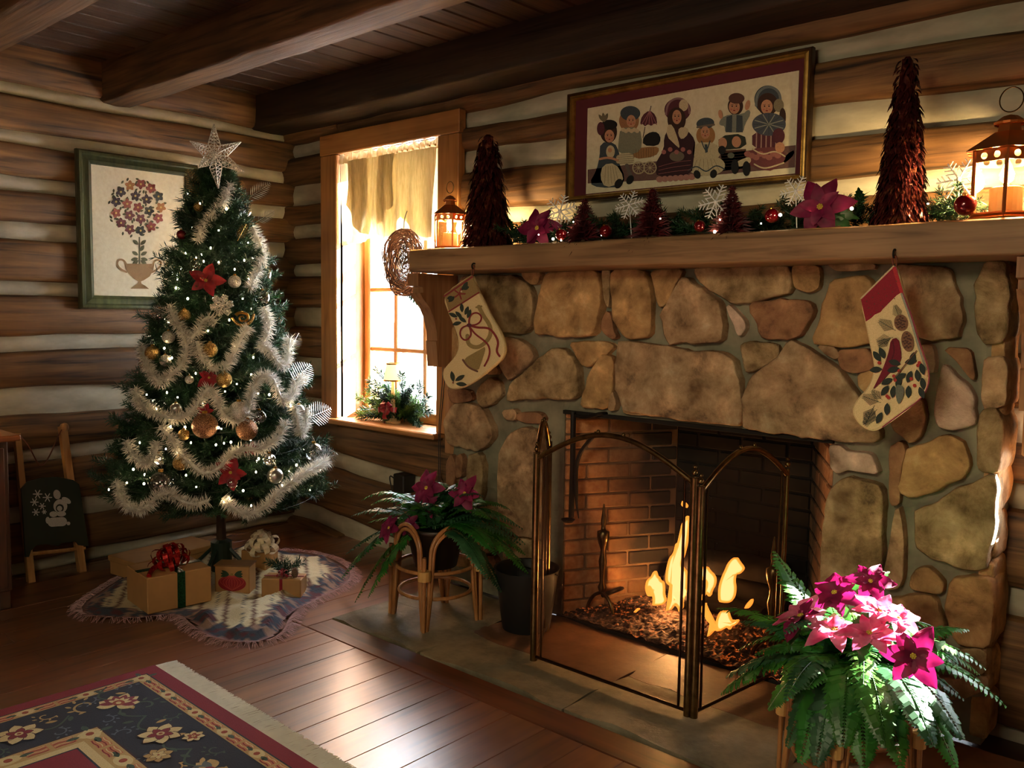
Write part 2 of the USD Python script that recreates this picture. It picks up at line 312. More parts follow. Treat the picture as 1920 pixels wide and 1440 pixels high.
def wavy(z, seed, amp, tilt=0.):
    return lambda S: z + amp * (meshkit.fbm(np.stack([S * 1.6, np.full_like(S, seed * 3.1), np.zeros_like(S)], -1), 3, seed) - .5) * 2 + tilt * (S - 1.5)
def log_wall(T, chinks, segs, wall, axis, mat, amp, seed0, dips=None):
    """chinks: (z top, z bottom) from the floor up; segs: (s0, s1, z lowest, z highest)."""
    lines = []
    for i, (zt, zb) in enumerate(chinks): lines.append((wavy(zb, seed0 + 2 * i, amp), wavy(zt, seed0 + 2 * i + 1, amp)))
    if dips:
        for i, fn in dips.items():
            lo, hi = lines[i]; lines[i] = ((lambda S, lo=lo, fn=fn: lo(S) + fn(S)), (lambda S, hi=hi, fn=fn: hi(S) + fn(S)))
    for (s0, s1, z0, z1) in segs:
        prev = lambda S: np.full_like(S, -.06)
        for i in range(len(lines) + 1):
            lo = prev; hi = lines[i][0] if i < len(lines) else (lambda S: np.full_like(S, ZC + .08))
            cl = lambda g: (lambda S: np.clip(g(S), z0, z1))
            m = np.array([(s0 + s1) / 2.])
            if hi(m)[0] > z0 + .01 and lo(m)[0] < z1 - .01: course(T, 'log', mat, s0, s1, cl(lo), cl(hi), LOGF, seed0 + 7 * i + int(s0 * 10) % 5, axis, wall)
            if i < len(lines):
                a, b = lines[i]; prev = b
                if b(m)[0] > z0 + .005 and a(m)[0] < z1 - .005: course(T, 'chinking', M['chink'], s0, s1, cl(a), cl(b), CHKF, seed0 + 50 + i, axis, wall, rough=.004)
wl = setting('wall_left')
left_ch = [(.06, .0), (.34, .255), (.595, .535), (.905, .79), (1.16, 1.08), (1.41, 1.345), (1.69, 1.605), (1.905, 1.83), (2.115, 2.05), (2.335, 2.275)]
log_wall(wl, left_ch, [(Y0, YB + .1, -.05, ZC + .1)], lambda v: np.stack([XL - .03 + v[:, 1], v[:, 0], v[:, 2]], 1)[:, :], 1, M['log_y'], .022, 3,
         dips={3: lambda S: -.02 * np.clip(S - 1.2, 0, 2), 2: lambda S: .03 * np.clip(S - 1.3, 0, 2)})
wb = setting('wall_back')
back_ch = [(.15, .035), (.462, .372), (.78, .70), (1.025, .92), (1.305, 1.19), (1.567, 1.493), (1.785, 1.71), (2.045, 1.935), (2.26, 2.175)]
WIN = (-4.0, -3.19, .69, 2.15); WIN2 = (-.52, .46, .71, 1.34)
log_wall(wb, back_ch, [(XL - .12, WIN[0] - .024, -.05, ZC + .1), (WIN[0] - .024, WIN[1] + .024, -.05, WIN[2] - .032), (WIN[0] - .024, WIN[1] + .024, WIN[3] + .022, ZC + .1), (WIN[1] + .024, WIN2[0] - .024, 1.47, ZC + .1), (WIN[1] + .024, -2.75, -.05, 1.47), (-.72, WIN2[0] - .024, -.05, 1.47),
         (WIN2[0] - .024, WIN2[1] + .024, -.05, WIN2[2] - .032), (WIN2[0] - .024, WIN2[1] + .024, WIN2[3] + .022, ZC + .1), (WIN2[1] + .024, XR + .1, -.05, ZC + .1)],
         lambda v: np.stack([v[:, 0], YB - v[:, 1], v[:, 2]], 1), 0, M['log_x'], .02, 40,
         dips={1: lambda S: np.where(S < -3.0, .02 - .05 * np.clip(S + 4.1, 0, 1.2), 0), 0: lambda S: -.13 * np.clip(S + 4.25, 0, 1.0), 7: lambda S: np.where(S > -3.1, -.03 * (S + 1.8), -.02)})
# the two walls behind the camera: plain boards
for nm, lo, hi in (('wall_right', (XR, Y0, -.05), (XR + .1, YB + .1, ZC + .1)), ('wall_front', (XL - .1, Y0 - .1, -.05), (XR + .1, Y0, ZC + .1))):
    t = setting(nm); t.add('board_wall', box(lo, hi), M['log_x'])

# floor: boards run towards the fireplace wall; a dark border board edges the hearth
fl = setting('floor')
HX0, HY0 = -2.955, 2.185               # hearth corner
def board(T, name, lo, hi, mat, b=.003): T.add(name, box(lo, hi, b), mat)
x = -4.62; k = 0; fr = np.random.default_rng(5)
while x < XR:
    w = float(fr.uniform(.115, .165)); x1 = min(x + w, XR + .02)
    yend = YB + .1 if x1 <= HX0 - .05 else HY0 - .13
    if x1 <= HX0 - .05: xlast = x1
    cuts = [Y0 - .02] + sorted(fr.uniform(Y0 + .4, yend - .4, fr.integers(1, 3)).tolist()) + [yend]
    for a, b in zip(cuts[:-1], cuts[1:]): board(fl, 'floorboard', (x + .0006, a + .0006, -.03), (x1 - .0006, b - .0006, 0), M['floor'], .0016)
    x = x1
board(fl, 'border_board', (xlast + .001, HY0 - .128, -.03), (HX0 - .002, YB + .1, .0005), M['floor'])
for a, b in ((HX0 - .001, -1.1), (-1.1, XR)): board(fl, 'border_board', (a + .001, HY0 - .128, -.03), (b - .001, HY0 - .002, .001), M['floor_x'])
fl.add('subfloor', box((XL - .2, Y0 - .1, -.12), (XR + .1, YB + .15, -.031)), M['dark'])
# hearth: rough flagstones level with the floor
hearth = Thing('hearth', 'rough buff flagstone hearth set level with the floorboards before the fireplace', 'hearth', (HX0, HY0, 0))
cx = [HX0, -2.42, -1.72, -1.02, -.35, .4]; mid = [2.52, 2.47, 2.55, 2.5, 2.53]
for i in range(5):
    for a, b in ((HY0, mid[i]), (mid[i] + .002, YF - .002)):
        p = [(cx[i], a + .012 * (a == HY0)), (cx[i + 1] - .002, a + .012 * (a == HY0)), (cx[i + 1] - .002, b - .0 * (b > 2.7)), (cx[i], b - .0 * (b > 2.7))]
        q = np.array([np.array(p[j]) * (1 - t) + np.array(p[(j + 1) % 4]) * t for j in range(4) for t in np.linspace(0, 1, 9)[:-1]])
        q = q + (np.stack([meshkit.noise(np.c_[q * 9, np.full(len(q), i)], 3), meshkit.noise(np.c_[q * 9, np.full(len(q), i)], 4)], 1) - .5) * (.03, .05)
        g = np.array([(X, Y) for X in np.linspace(q[:, 0].min() + .05, q[:, 0].max() - .05, 9) for Y in np.linspace(q[:, 1].min() + .04, q[:, 1].max() - .04, 6)])
        T_ = np.vstack([q, g]); tri = Delaunay(T_).simplices; pg = Polygon(q).buffer(.001); tri = np.array([t for t in tri if pg.contains(Point(T_[t].mean(0)))])
        aa = T_[tri[:, 1]] - T_[tri[:, 0]]; bb = T_[tri[:, 2]] - T_[tri[:, 0]]; fl_ = (aa[:, 0] * bb[:, 1] - aa[:, 1] * bb[:, 0]) < 0; tri[fl_] = tri[fl_][:, ::-1]
        z = .004 + (meshkit.fbm(np.c_[T_ * 5, np.zeros(len(T_))], 3, 9) - .5) * .008; n = len(q); kk = np.arange(n)
        V = np.vstack([np.c_[T_, z], np.c_[q, np.full(n, -.03)]]); N_ = len(T_)
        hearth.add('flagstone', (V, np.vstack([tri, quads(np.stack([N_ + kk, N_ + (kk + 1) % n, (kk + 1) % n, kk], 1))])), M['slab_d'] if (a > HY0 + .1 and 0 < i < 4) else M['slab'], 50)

# ceiling boards and the three beams
ce = setting('ceiling'); x = XL - .1; k = 0
while x < XR:
    x1 = x + float(fr.uniform(.13, .17)); ce.add('ceiling_board', box((x + .003, Y0 - .05, ZC), (x1 - .003, YB + .12, ZC + .03), .006), M['ceil']); x = x1
ce.add('attic_floor', box((XL - .2, Y0 - .1, ZC + .031), (XR + .2, YB + .2, ZC + .12)), M['dark'])
def rough_beam(name, y0, y1, z0, seed):
    n, t = 90, setting(name); S = np.linspace(XL - .05, XR + .05, n); pr = np.array([(y0, ZC + .02), (y0, z0 + .05), (y0 + .006, z0 + .012), (y0 + .018, z0), ((y0 + y1) / 2, z0 - .002), (y1 - .018, z0), (y1 - .006, z0 + .012), (y1, z0 + .05), (y1, ZC + .02)])
    P = np.stack([np.repeat(S[:, None], len(pr), 1), np.broadcast_to(pr[:, 0], (n, len(pr))).copy(), np.broadcast_to(pr[:, 1], (n, len(pr))).copy()], -1)
    nz = meshkit.fbm(P * np.array([5, 22, 22]), 3, seed) - .5; P[:, 1:-1, 1] += nz[:, 1:-1] * .014; P[:, 1:-1, 2] += nz[:, 1:-1] * .016
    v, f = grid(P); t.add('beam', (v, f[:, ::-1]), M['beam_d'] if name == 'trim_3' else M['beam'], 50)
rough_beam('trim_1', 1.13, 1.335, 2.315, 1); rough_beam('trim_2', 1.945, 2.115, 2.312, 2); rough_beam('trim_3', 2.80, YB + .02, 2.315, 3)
for y in (.32, -.5, -1.32): rough_beam('trim_4' if y > 0 else ('trim_5' if y > -1 else 'trim_6'), y, y + .2, 2.315, int(y * 10) + 30)

# ------------------------------------------------------------------ windows
def window(n, W, rails, mull, ys=3.195, casing=True, zc_top=2.262):
    x0, x1, z0, z1 = W; t = setting(f'window_{n}'); yf = YB - .058; yb = YB + .25
    for xa in (((x0 - .145, x0 - .0), (x1 + .0, x1 + .145)) if n == 1 else ((x1, x1 + .145),)): t.add('casing', box((xa[0], yf, z0), (xa[1], YB - .01, z1 - .002), .004), M['trim'])
    t.add('casing_head', box((x0 - .15 * (n == 1), yf - .002, z1), (x1 + .15, YB - .01, zc_top), .005), M['trim_x'], label='head board across the top of the casing')
    t.add('jamb', box((x0 - .02, YB - .03, z0), (x0, yb, z1 + .01), .002), M['trim']); t.add('jamb', box((x1, YB - .03, z0), (x1 + .02, yb, z1 + .01), .002), M['trim'])
    t.add('jamb_head', box((x0 - .02, YB - .03, z1), (x1 + .02, yb, z1 + .02), .002), M['trim_x'])
    t.add('sill', box((x0 - (.16 if n == 1 else -.005), yf - .045, z0 - .03), (x1 + .03, yb, z0), .006), M['trim_x'])
    y0, y1 = ys, ys + .035
    t.add('stile', box((x0, y0 - .01, z0), (x0 + .05, y1, z1), .006), M['trim']); t.add('stile', box((x1 - .035, y0 - .01, z0), (x1, y1, z1), .006), M['trim'])
    for r in (z0 + .03, z1 - .03): t.add('rail', box((x0 + .03, y0 - .01, r - .03), (x1 - .03, y1, r + .03), .005), M['trim_x'])
    for r in rails: t.add('muntin_rail', box((x0 + .03, y0, r - .012), (x1 - .03, y1 - .004, r + .011), .004), M['trim_x'])
    for m in mull: t.add('muntin', box((m - .013, y0 + .001, z0 + .05), (m + .013, y1 - .003, z1 - .05), .004), M['trim'])
    xs = [x0 + .05] + list(mull) + [x1 - .035]; zs = [z0 + .055] + list(rails) + [z1 - .055]
    for a, b in zip(xs[:-1], xs[1:]):
        for c, d in zip(zs[:-1], zs[1:]): t.add('pane', box((a + .008, y0 + .016, c + .006), (b - .008, y0 + .019, d - .006)), M['pane'])
    return t
window(1, WIN, [1.079, 1.414, 1.74], [-3.739, -3.499, -3.262])
window(2, WIN2, [], [], zc_top=1.44)
single('outside_ground', box((-40, 4.2, -.75), (40, 70, -.6)), tex('snowy_ground', [(.3, s(214, 218, 224)), (.7, s(240, 242, 246))], (.8,) * 3, 4, .9, .2), 'pale snowy ground outside seen through the window panes', 'ground', kind='structure')

tk = np.linspace(0, 1, 24); tp = np.stack([-2.05 + .03 * np.sin(tk * 5), 5.2 + .04 * np.cos(tk * 6), -.62 + 5.2 * tk], 1); v, f = tube(tp, .25 - .06 * tk, 18)  # unseen trunk added outside to keep a sun patch off the left wall
v = v + (meshkit.fbm(v * np.array([9, 9, 2.]), 3, 4)[:, None] - .5) * .05
ot = Thing('outside_tree', 'bare tree trunk standing outside beyond the log wall', 'tree', (-2.05, 5.2, -.6)); M['bark'] = tex('bark', [(.3, s(60, 48, 38)), (.7, s(112, 96, 80))], (20, 20, 5), 5, .95, .6, .02); ot.add('trunk', (v, f), M['bark'], 50)
for k in range(7): a = k * 2.2; b0 = tp[12 + k]; ot.add('bough', tube(spline([b0, b0 + (.3 * math.cos(a), .3 * math.sin(a), .22), b0 + (.75 * math.cos(a), .75 * math.sin(a), .62)], 10), np.linspace(.045, .012, 10), 8), M['bark'], 50)

# ================================================================== the fireplace
FX0, FX1, OX0, OX1, OZ = -2.965, -.645, -2.285, -1.135, .888
fp = Thing('fireplace', 'fieldstone fireplace with wide grey mortar joints and a brick lined firebox', 'fireplace', ((FX0 + FX1) / 2, YF, 0))
def mortar_body():
    yb, yf = YB + .06, YF + .028
    def panel(x0, x1, z0, z1):
        nx, nz = max(2, int((x1 - x0) / .022)), max(2, int((z1 - z0) / .022)); X, Z = np.meshgrid(np.linspace(x0, x1, nx), np.linspace(z0, z1, nz), indexing='ij')
        d = (meshkit.fbm(np.stack([X * 11, Z * 11, X * 0], -1), 4, 5) - .5) * .034; d[0], d[-1] = 0, 0; d[:, 0] = 0; d[:, -1] = 0
        v, f = grid(np.stack([X, yf - d, Z], -1)); return v, f
    out = [panel(FX0, OX0, 0, 1.47), panel(OX1, FX1, 0, 1.47), panel(OX0, OX1, OZ, 1.47)]
    sides = [box((FX0, yf + .002, 0), (OX0, yb, 1.47)), box((OX1, yf + .002, 0), (FX1, yb, 1.47)), box((OX0 - .01, yf + .002, OZ), (OX1 + .01, yb, 1.47))]
    fp.add('mortar', cat(out + sides), M['mortar'])
mortar_body()
stones = [  # outlines in photo pixels; the face they lie on is the stone face; last item: kind of stone
 ([(890,518),(966,517),(993,538),(1000,557),(998,613),(987,622),(945,624),(905,604),(886,560)],2), ([(980,504),(1014,504),(1009,530),(998,532),(985,522)],0),
 ([(1030,500),(1124,500),(1130,534),(1129,567),(1121,609),(1115,624),(1090,630),(1008,626),(1007,610),(1016,560),(1022,535)],0), ([(1130,503),(1143,503),(1144,530),(1141,574),(1136,560)],2),
 ([(1147,500),(1214,500),(1221,560),(1222,610),(1218,632),(1175,634),(1163,612),(1152,600),(1150,560)],0), ([(1137,586),(1143,590),(1150,622),(1155,632),(1148,635),(1135,624),(1128,615),(1130,600)],4),
 ([(1222,498),(1280,498),(1262,536),(1255,560),(1239,577),(1230,550)],0), ([(1283,521),(1291,520),(1300,532),(1345,561),(1354,576),(1356,610),(1352,640),(1268,641),(1261,646),(1247,622),(1243,590),(1257,565),(1270,540)],1),
 ([(1302,498),(1476,494),(1480,515),(1483,545),(1456,555),(1420,562),(1398,568),(1371,565),(1340,545),(1318,532),(1305,515)],2), ([(1366,574),(1380,585),(1397,605),(1397,618),(1387,630),(1380,610),(1370,590)],3),
 ([(1487,494),(1534,492),(1535,540),(1515,546),(1492,540),(1488,520)],0), ([(1411,569),(1440,566),(1490,562),(1522,567),(1525,585),(1510,610),(1502,628),(1470,634),(1440,637),(1428,625),(1422,605),(1407,583)],4),
 ([(1563,525),(1600,520),(1628,517),(1638,530),(1650,560),(1640,640),(1590,650),(1560,648),(1526,645),(1530,630),(1543,600),(1546,575),(1558,545)],0), ([(1388,645),(1430,642),(1456,650),(1461,665),(1450,678),(1425,690),(1402,697),(1394,680)],2),
 ([(1164,640),(1235,648),(1300,660),(1360,662),(1380,680),(1388,720),(1393,760),(1392,797),(1330,791),(1250,781),(1210,774),(1175,768),(1165,745),(1158,700),(1162,660)],1),
 ([(1484,640),(1500,645),(1540,672),(1570,690),(1600,730),(1640,790),(1655,815),(1640,828),(1590,826),(1500,815),(1400,802),(1396,770),(1400,735),(1410,705),(1465,670)],1),
 ([(1571,660),(1625,655),(1640,670),(1636,690),(1600,698),(1578,690)],4), ([(1613,703),(1640,695),(1660,710),(1660,745),(1635,745),(1614,725)],0), ([(1535,648),(1562,652),(1575,668),(1566,672),(1550,662)],1), ([(1560,498),(1640,492),(1640,502),(1570,506)],2),
 ([(1675,500),(1780,500),(1790,540),(1803,580),(1804,605),(1793,632),(1722,636),(1695,600),(1685,540)],1), ([(1840,515),(1850,492),(1876,487),(1885,495),(1888,560),(1888,620),(1875,640),(1848,646),(1838,630),(1833,590),(1830,540)],2),
 ([(1722,650),(1748,648),(1752,680),(1750,700),(1735,690)],3), ([(1775,655),(1818,655),(1824,690),(1826,712),(1815,700),(1795,675)],4), ([(1770,688),(1780,690),(1800,715),(1820,735),(1828,755),(1826,790),(1810,803),(1785,806),(1760,798),(1755,775),(1758,745),(1763,715)],3),
 ([(1850,672),(1880,670),(1888,690),(1886,740),(1880,760),(1850,765),(1843,745),(1846,700)],1), ([(1673,790),(1700,760),(1728,745),(1735,785),(1725,815),(1708,830),(1695,815),(1680,805)],4),
 ([(1559,838),(1575,836),(1590,848),(1632,852),(1640,868),(1646,886),(1620,882),(1590,878),(1572,885),(1561,875)],3), ([(1590,897),(1625,903),(1655,910),(1658,940),(1655,985),(1655,1040),(1652,1090),(1640,1110),(1542,1110),(1544,1040),(1550,970),(1556,930),(1570,912)],2),
 ([(1672,838),(1690,828),(1697,845),(1690,870),(1686,915),(1685,945),(1672,945),(1671,900)],4), ([(1700,848),(1740,830),(1775,818),(1800,828),(1814,850),(1817,876),(1800,898),(1760,915),(1720,932),(1705,932),(1687,918),(1690,885)],0),
 ([(1865,890),(1870,905),(1868,960),(1862,1010),(1850,1060),(1845,1068),(1800,1062),(1740,1040),(1722,1028),(1720,985),(1717,960),(1760,940),(1790,920),(1830,905)],2), ([(1685,952),(1690,975),(1694,1030),(1692,1080),(1685,1102),(1665,1102),(1660,1085),(1668,1040),(1678,980)],1),
 ([(1710,1085),(1722,1067),(1740,1065),(1757,1080),(1768,1095),(1765,1112),(1708,1102)],0), ([(1842,775),(1868,765),(1880,800),(1878,860),(1870,885),(1835,880),(1832,830),(1836,800)],2), ([(1660,1124),(1750,1118),(1762,1150),(1772,1175),(1765,1200),(1700,1195),(1655,1170)],0),
 ([(1784,1090),(1845,1080),(1862,1085),(1860,1130),(1858,1190),(1850,1212),(1800,1210),(1785,1185),(1775,1140)],0), ([(1785,1222),(1850,1217),(1846,1258),(1800,1265),(1782,1250)],2), ([(1735,1270),(1790,1275),(1850,1268),(1850,1290),(1800,1310),(1740,1305)],1), ([(1555,1122),(1640,1122),(1650,1170),(1640,1220),(1555,1222)],2), ([(1652,1205),(1720,1210),(1730,1250),(1715,1285),(1655,1270)],1), ([(1560,1232),(1640,1230),(1645,1262),(1560,1262)],0),
 ([(838,612),(856,618),(862,650),(860,680),(845,692),(838,660)],0), ([(945,634),(975,640),(996,655),(1001,668),(990,685),(965,705),(952,712),(942,690),(930,660)],1), ([(1035,655),(1060,656),(1078,670),(1085,700),(1088,735),(1075,748),(1040,745),(1000,745),(965,750),(953,748),(962,722),(985,700),(1015,675)],2),
 ([(1070,645),(1095,640),(1145,645),(1150,650),(1138,662),(1115,675),(1100,688),(1092,685),(1082,668)],0), ([(1128,666),(1148,668),(1150,690),(1147,730),(1140,766),(1100,764),(1090,760),(1100,730),(1107,700)],0), ([(1149,735),(1156,755),(1152,768),(1143,768)],1), ([(1168,764),(1195,772),(1205,777),(1172,773)],2),
 ([(895,735),(920,706),(938,718),(942,740),(930,753),(912,763),(897,757)],2), ([(840,728),(880,733),(886,748),(860,755),(846,752)],4), ([(850,762),(880,757),(905,764),(915,780),(925,800),(925,820),(912,838),(896,844),(870,838),(845,830),(838,805),(837,790)],1), ([(945,772),(963,768),(970,775),(966,787),(950,785)],1),
 ([(970,778),(990,773),(1012,776),(1019,785),(1016,792),(985,791),(972,786)],4), ([(960,815),(985,803),(1010,806),(1018,830),(1020,900),(1020,980),(1016,1010),(970,1000),(945,980),(940,960),(938,880),(942,850),(950,830)],1), ([(838,868),(847,852),(853,870),(854,890),(850,910),(838,910)],4), ([(857,855),(866,853),(868,870),(865,892),(856,895)],4),
 ([(882,855),(900,850),(907,880),(904,930),(895,945),(875,945),(878,890)],2), ([(842,920),(868,915),(870,990),(844,1000)],1), ([(880,958),(925,950),(932,980),(930,1035),(885,1035)],1), ([(945,1005),(1012,1018),(1012,1060),(945,1050)],2), ([(848,1012),(880,1005),(880,1060),(855,1062)],0), ([(890,1045),(932,1045),(935,1085),(890,1080)],4),
 ([(868,520),(884,520),(884,590),(862,600),(845,560)],1), ([(905,660),(925,670),(935,700),(915,700),(900,690)],0)]
for i, (px, kind) in enumerate(stones):
    q = np.array([U(a, b, 1, YF)[[0, 2]] for a, b in px]); q[:, 0] = np.clip(q[:, 0], FX0 - .012, FX1 + .016); q[:, 1] = np.clip(q[:, 1], .004, 1.466)
    a = Polygon(q).area; c = q.mean(0)
    fp.add('stone', pebble(q, lambda p, d: np.stack([p[:, 0], np.broadcast_to(YF - d, (len(p),)), p[:, 1]], 1), .004 + min(.016, a * .25) + (.006 * ((i * 37) % 5) / 4), i + 1, rough=.009 if a > .02 else .005, edge=.009 if a > .01 else .004, cell=.024 if a > .02 else .014, base=-.16 if c[0] > -.69 else -.05), STONE[kind], 45)
# side returns of the fireplace: rough stones on its right flank
for i in range(10):
    z0 = .02 + i * .142; g = [(YF + .02, z0), (YF + .16, z0 + .004), (YF + .165, z0 + .128), (YF + .015, z0 + .13)]
    fp.add('stone', pebble(np.array(g), lambda p, d: np.stack([np.broadcast_to(FX1 + d, (len(p),)), p[:, 0], p[:, 1]], 1), .012, 200 + i, rough=.008, edge=.01, cell=.022, base=-.03), STONE[(i * 3) % 3], 45)
# firebox: splayed brick cheeks, sooty back
BX0, BX1, BY = -2.02, -1.40, 3.36
def brick_wall(p0, p1, z1, mats, seed, ch=.0655, bl=.205):
    p0, p1 = np.array(p0, float), np.array(p1, float); L = np.linalg.norm(p1 - p0); u = (p1 - p0) / L; nrm = np.array([u[1], -u[0]]); k = 0; rg = np.random.default_rng(seed)
    a = math.atan2(u[1], u[0]); z = 0.
    while z < z1 - .01:
        s0 = -(bl / 2 if k % 2 else 0.) 
        while s0 < L - .012:
            a0, a1 = max(s0, 0) + .005, min(s0 + bl, L) - .005
            if a1 - a0 > .02:
                lo, hi = np.array([a0, -.03, z + .005]), np.array([a1, .004 + rg.uniform(0, .004), min(z + ch, z1) - .004]); v, f = box(lo, hi, .004)
                xy = p0 + v[:, :1] * u + v[:, 1:2] * nrm; fp.add('brick', (np.c_[xy, v[:, 2]], f), mats((a0 + a1) / 2 / L, z))
            s0 += bl
        z += ch; k += 1
    v, f = box((0, -.06, 0), (L, -.002, z1)); fp.add('brick_joint', (np.c_[p0 + v[:, :1] * u + v[:, 1:2] * nrm, v[:, 2]], f), M['joint'] if seed != 2 else M['soot'])
brick_wall((OX0, YF + .03), (BX0, BY), .96, lambda t, z: M['brickw'], 1)
brick_wall((BX0, BY), (BX1, BY), .96, lambda t, z: M['soot'], 2)
brick_wall((BX1, BY), (OX1, YF + .03), .96, lambda t, z: M['brickw'], 3)
fp.add('smoke_chamber', cat([box((OX0 - .06, YF + .1, .96), (OX1 + .06, BY + .1, 1.0)), box((OX0 - .12, YB + .07, -.02), (OX0 - .04, BY + .1, 1.0)), box((OX1 + .04, YB + .07, -.02), (OX1 + .12, BY + .1, 1.0)), box((OX0 - .06, BY + .06, -.02), (OX1 + .06, BY + .12, 1.0))]), M['soot'])
fp.add('firebox_floor', box((OX0 - .02, YF + .02, -.02), (OX1 + .02, BY + .05, .006)), M['soot'])
fp.add('lintel_bar', box((OX0, YF + .012, OZ - .012), (OX1, YF + .05, OZ + .004), .002), M['soot'])

# mantel beam on its two stepped brackets
MY0, MZ0, MZ1, MX0, MX1 = 2.615, 1.467, 1.567, -2.965, -.30
ml = Thing('mantel', 'long hewn oak mantel beam above the stone fireplace', 'mantel', ((MX0 + MX1) / 2, YF, MZ0))
n = 60; S = np.linspace(MX0, MX1, n); pr = np.array([(YB - .055, MZ0), (MY0 + .008, MZ0), (MY0, MZ0 + .008), (MY0 - .003, (MZ0 + MZ1) / 2), (MY0, MZ1 - .008), (MY0 + .008, MZ1), (YB - .055, MZ1)])
P = np.stack([np.repeat(S[:, None], 7, 1), np.broadcast_to(pr[:, 0], (n, 7)).copy(), np.broadcast_to(pr[:, 1], (n, 7)).copy()], -1)
P[:, 1:6, 1:] += ((meshkit.fbm(P * np.array([3, 15, 15]), 3, 8) - .5) * .012)[:, 1:6, None]
v, f = grid(P, cv=True); fan = np.array([[0, i, i + 1] for i in range(1, 6)])
ml.add('beam', (v, np.vstack([f[:, ::-1], fan[:, ::-1], fan + (n - 1) * 7])), M['mantel'], 45)
def corbel(xa, xb, lb, zp):
    T = Thing('mantel_bracket', lb, 'bracket', ((xa + xb) / 2, YF, MZ0 - .45))
    prof = [(0, 0), (.0, -.055), (.03, -.06), (.032, -.085), (.012, -.085), (.03, -.11), (.075, -.15), (.105, -.20), (.122, -.26), (.125, -.30), (.118, -.305), (.132, -.42), (.26, -.43), (.26, 0)]
    L = (YF + .02) - (MY0 + .02); q = [(MY0 + .022 + a * L / .26, MZ0 - .003 + b) for a, b in prof]
    T.add('bracket', prism(q, (0, 0, 0), (0, 1, 0), (0, 0, 1), (1, 0, 0), xa, xb), M['corbel'])
    T.add('post', box((xa - .012, YF + .022, zp), (xb - .005, YB - .055, MZ0 - .004), .005), M['corbel'])
corbel(-3.0, -2.93, 'stepped oak bracket under the left end of the mantel', .62); corbel(-.572, -.49, 'stepped oak bracket under the right end of the mantel', .9)
# ================================================================== objects: shared builders
def needles(path, n, L, w, ang=60, jit=12, seed=0, spread=1.0, bend=0.):
    """n thin blades around a path, leaning forward from it by ang degrees."""
    rg = np.random.default_rng(seed); P = np.asarray(path, float); t = rg.uniform(0, len(P) - 1.001, n); i = t.astype(int); fr_ = (t - i)[:, None]
    p = P[i] * (1 - fr_) + P[i + 1] * fr_; T = P[i + 1] - P[i]; T /= np.linalg.norm(T, axis=1, keepdims=True) + 1e-9
    r = rg.normal(size=(n, 3)); r -= T * (r * T).sum(1, keepdims=True); r /= np.linalg.norm(r, axis=1, keepdims=True) + 1e-9
    a = np.radians(ang + rg.normal(0, jit, n))[:, None]; d = T * np.cos(a) + r * np.sin(a); l = (L * rg.uniform(.7, 1.15, n))[:, None]
    q = np.cross(d, rg.normal(size=(n, 3))); q /= np.linalg.norm(q, axis=1, keepdims=True) + 1e-9
    tip = p + d * l; tip[:, 2] -= bend * l[:, 0]; m = p + d * l * .5
    V = np.stack([p, m + q * w / 2, tip, m - q * w / 2], 1).reshape(-1, 3); k = np.arange(n) * 4
    return V, np.vstack([np.stack([k, k + 1, k + 2], 1), np.stack([k, k + 2, k + 3], 1)])
def leaf(L, W, droop=.2, fold=.25, n=7, m=5, pw=.8, wave=0.):
    """A leaf blade along +x, up +z."""
    t = np.linspace(0, 1, n); wd = W * np.sin(np.pi * np.clip(t, .02, .985) ** pw) ** .8 / 2; c = np.linspace(-1, 1, m)
    X = np.repeat((t * L)[:, None], m, 1); Y = wd[:, None] * c; Z = -droop * L * (t ** 2)[:, None] + np.abs(Y) * fold + wave * np.sin(t * 14)[:, None] * np.abs(c) * W * .1
    return grid(np.stack([X, Y, Z], -1))
def serrated(L, W, droop=.15, fold=.3):
    n = 13; t = np.linspace(0, 1, n); z = np.where(np.arange(n) % 2, 1., .62); wd = W * np.sin(np.pi * np.clip(t, .02, .98) ** .8) / 2 * z; c = np.linspace(-1, 1, 3)
    Y = wd[:, None] * c; return grid(np.stack([np.repeat((t * L)[:, None], 3, 1), Y, -droop * L * (t ** 2)[:, None] + np.abs(Y) * fold], -1))
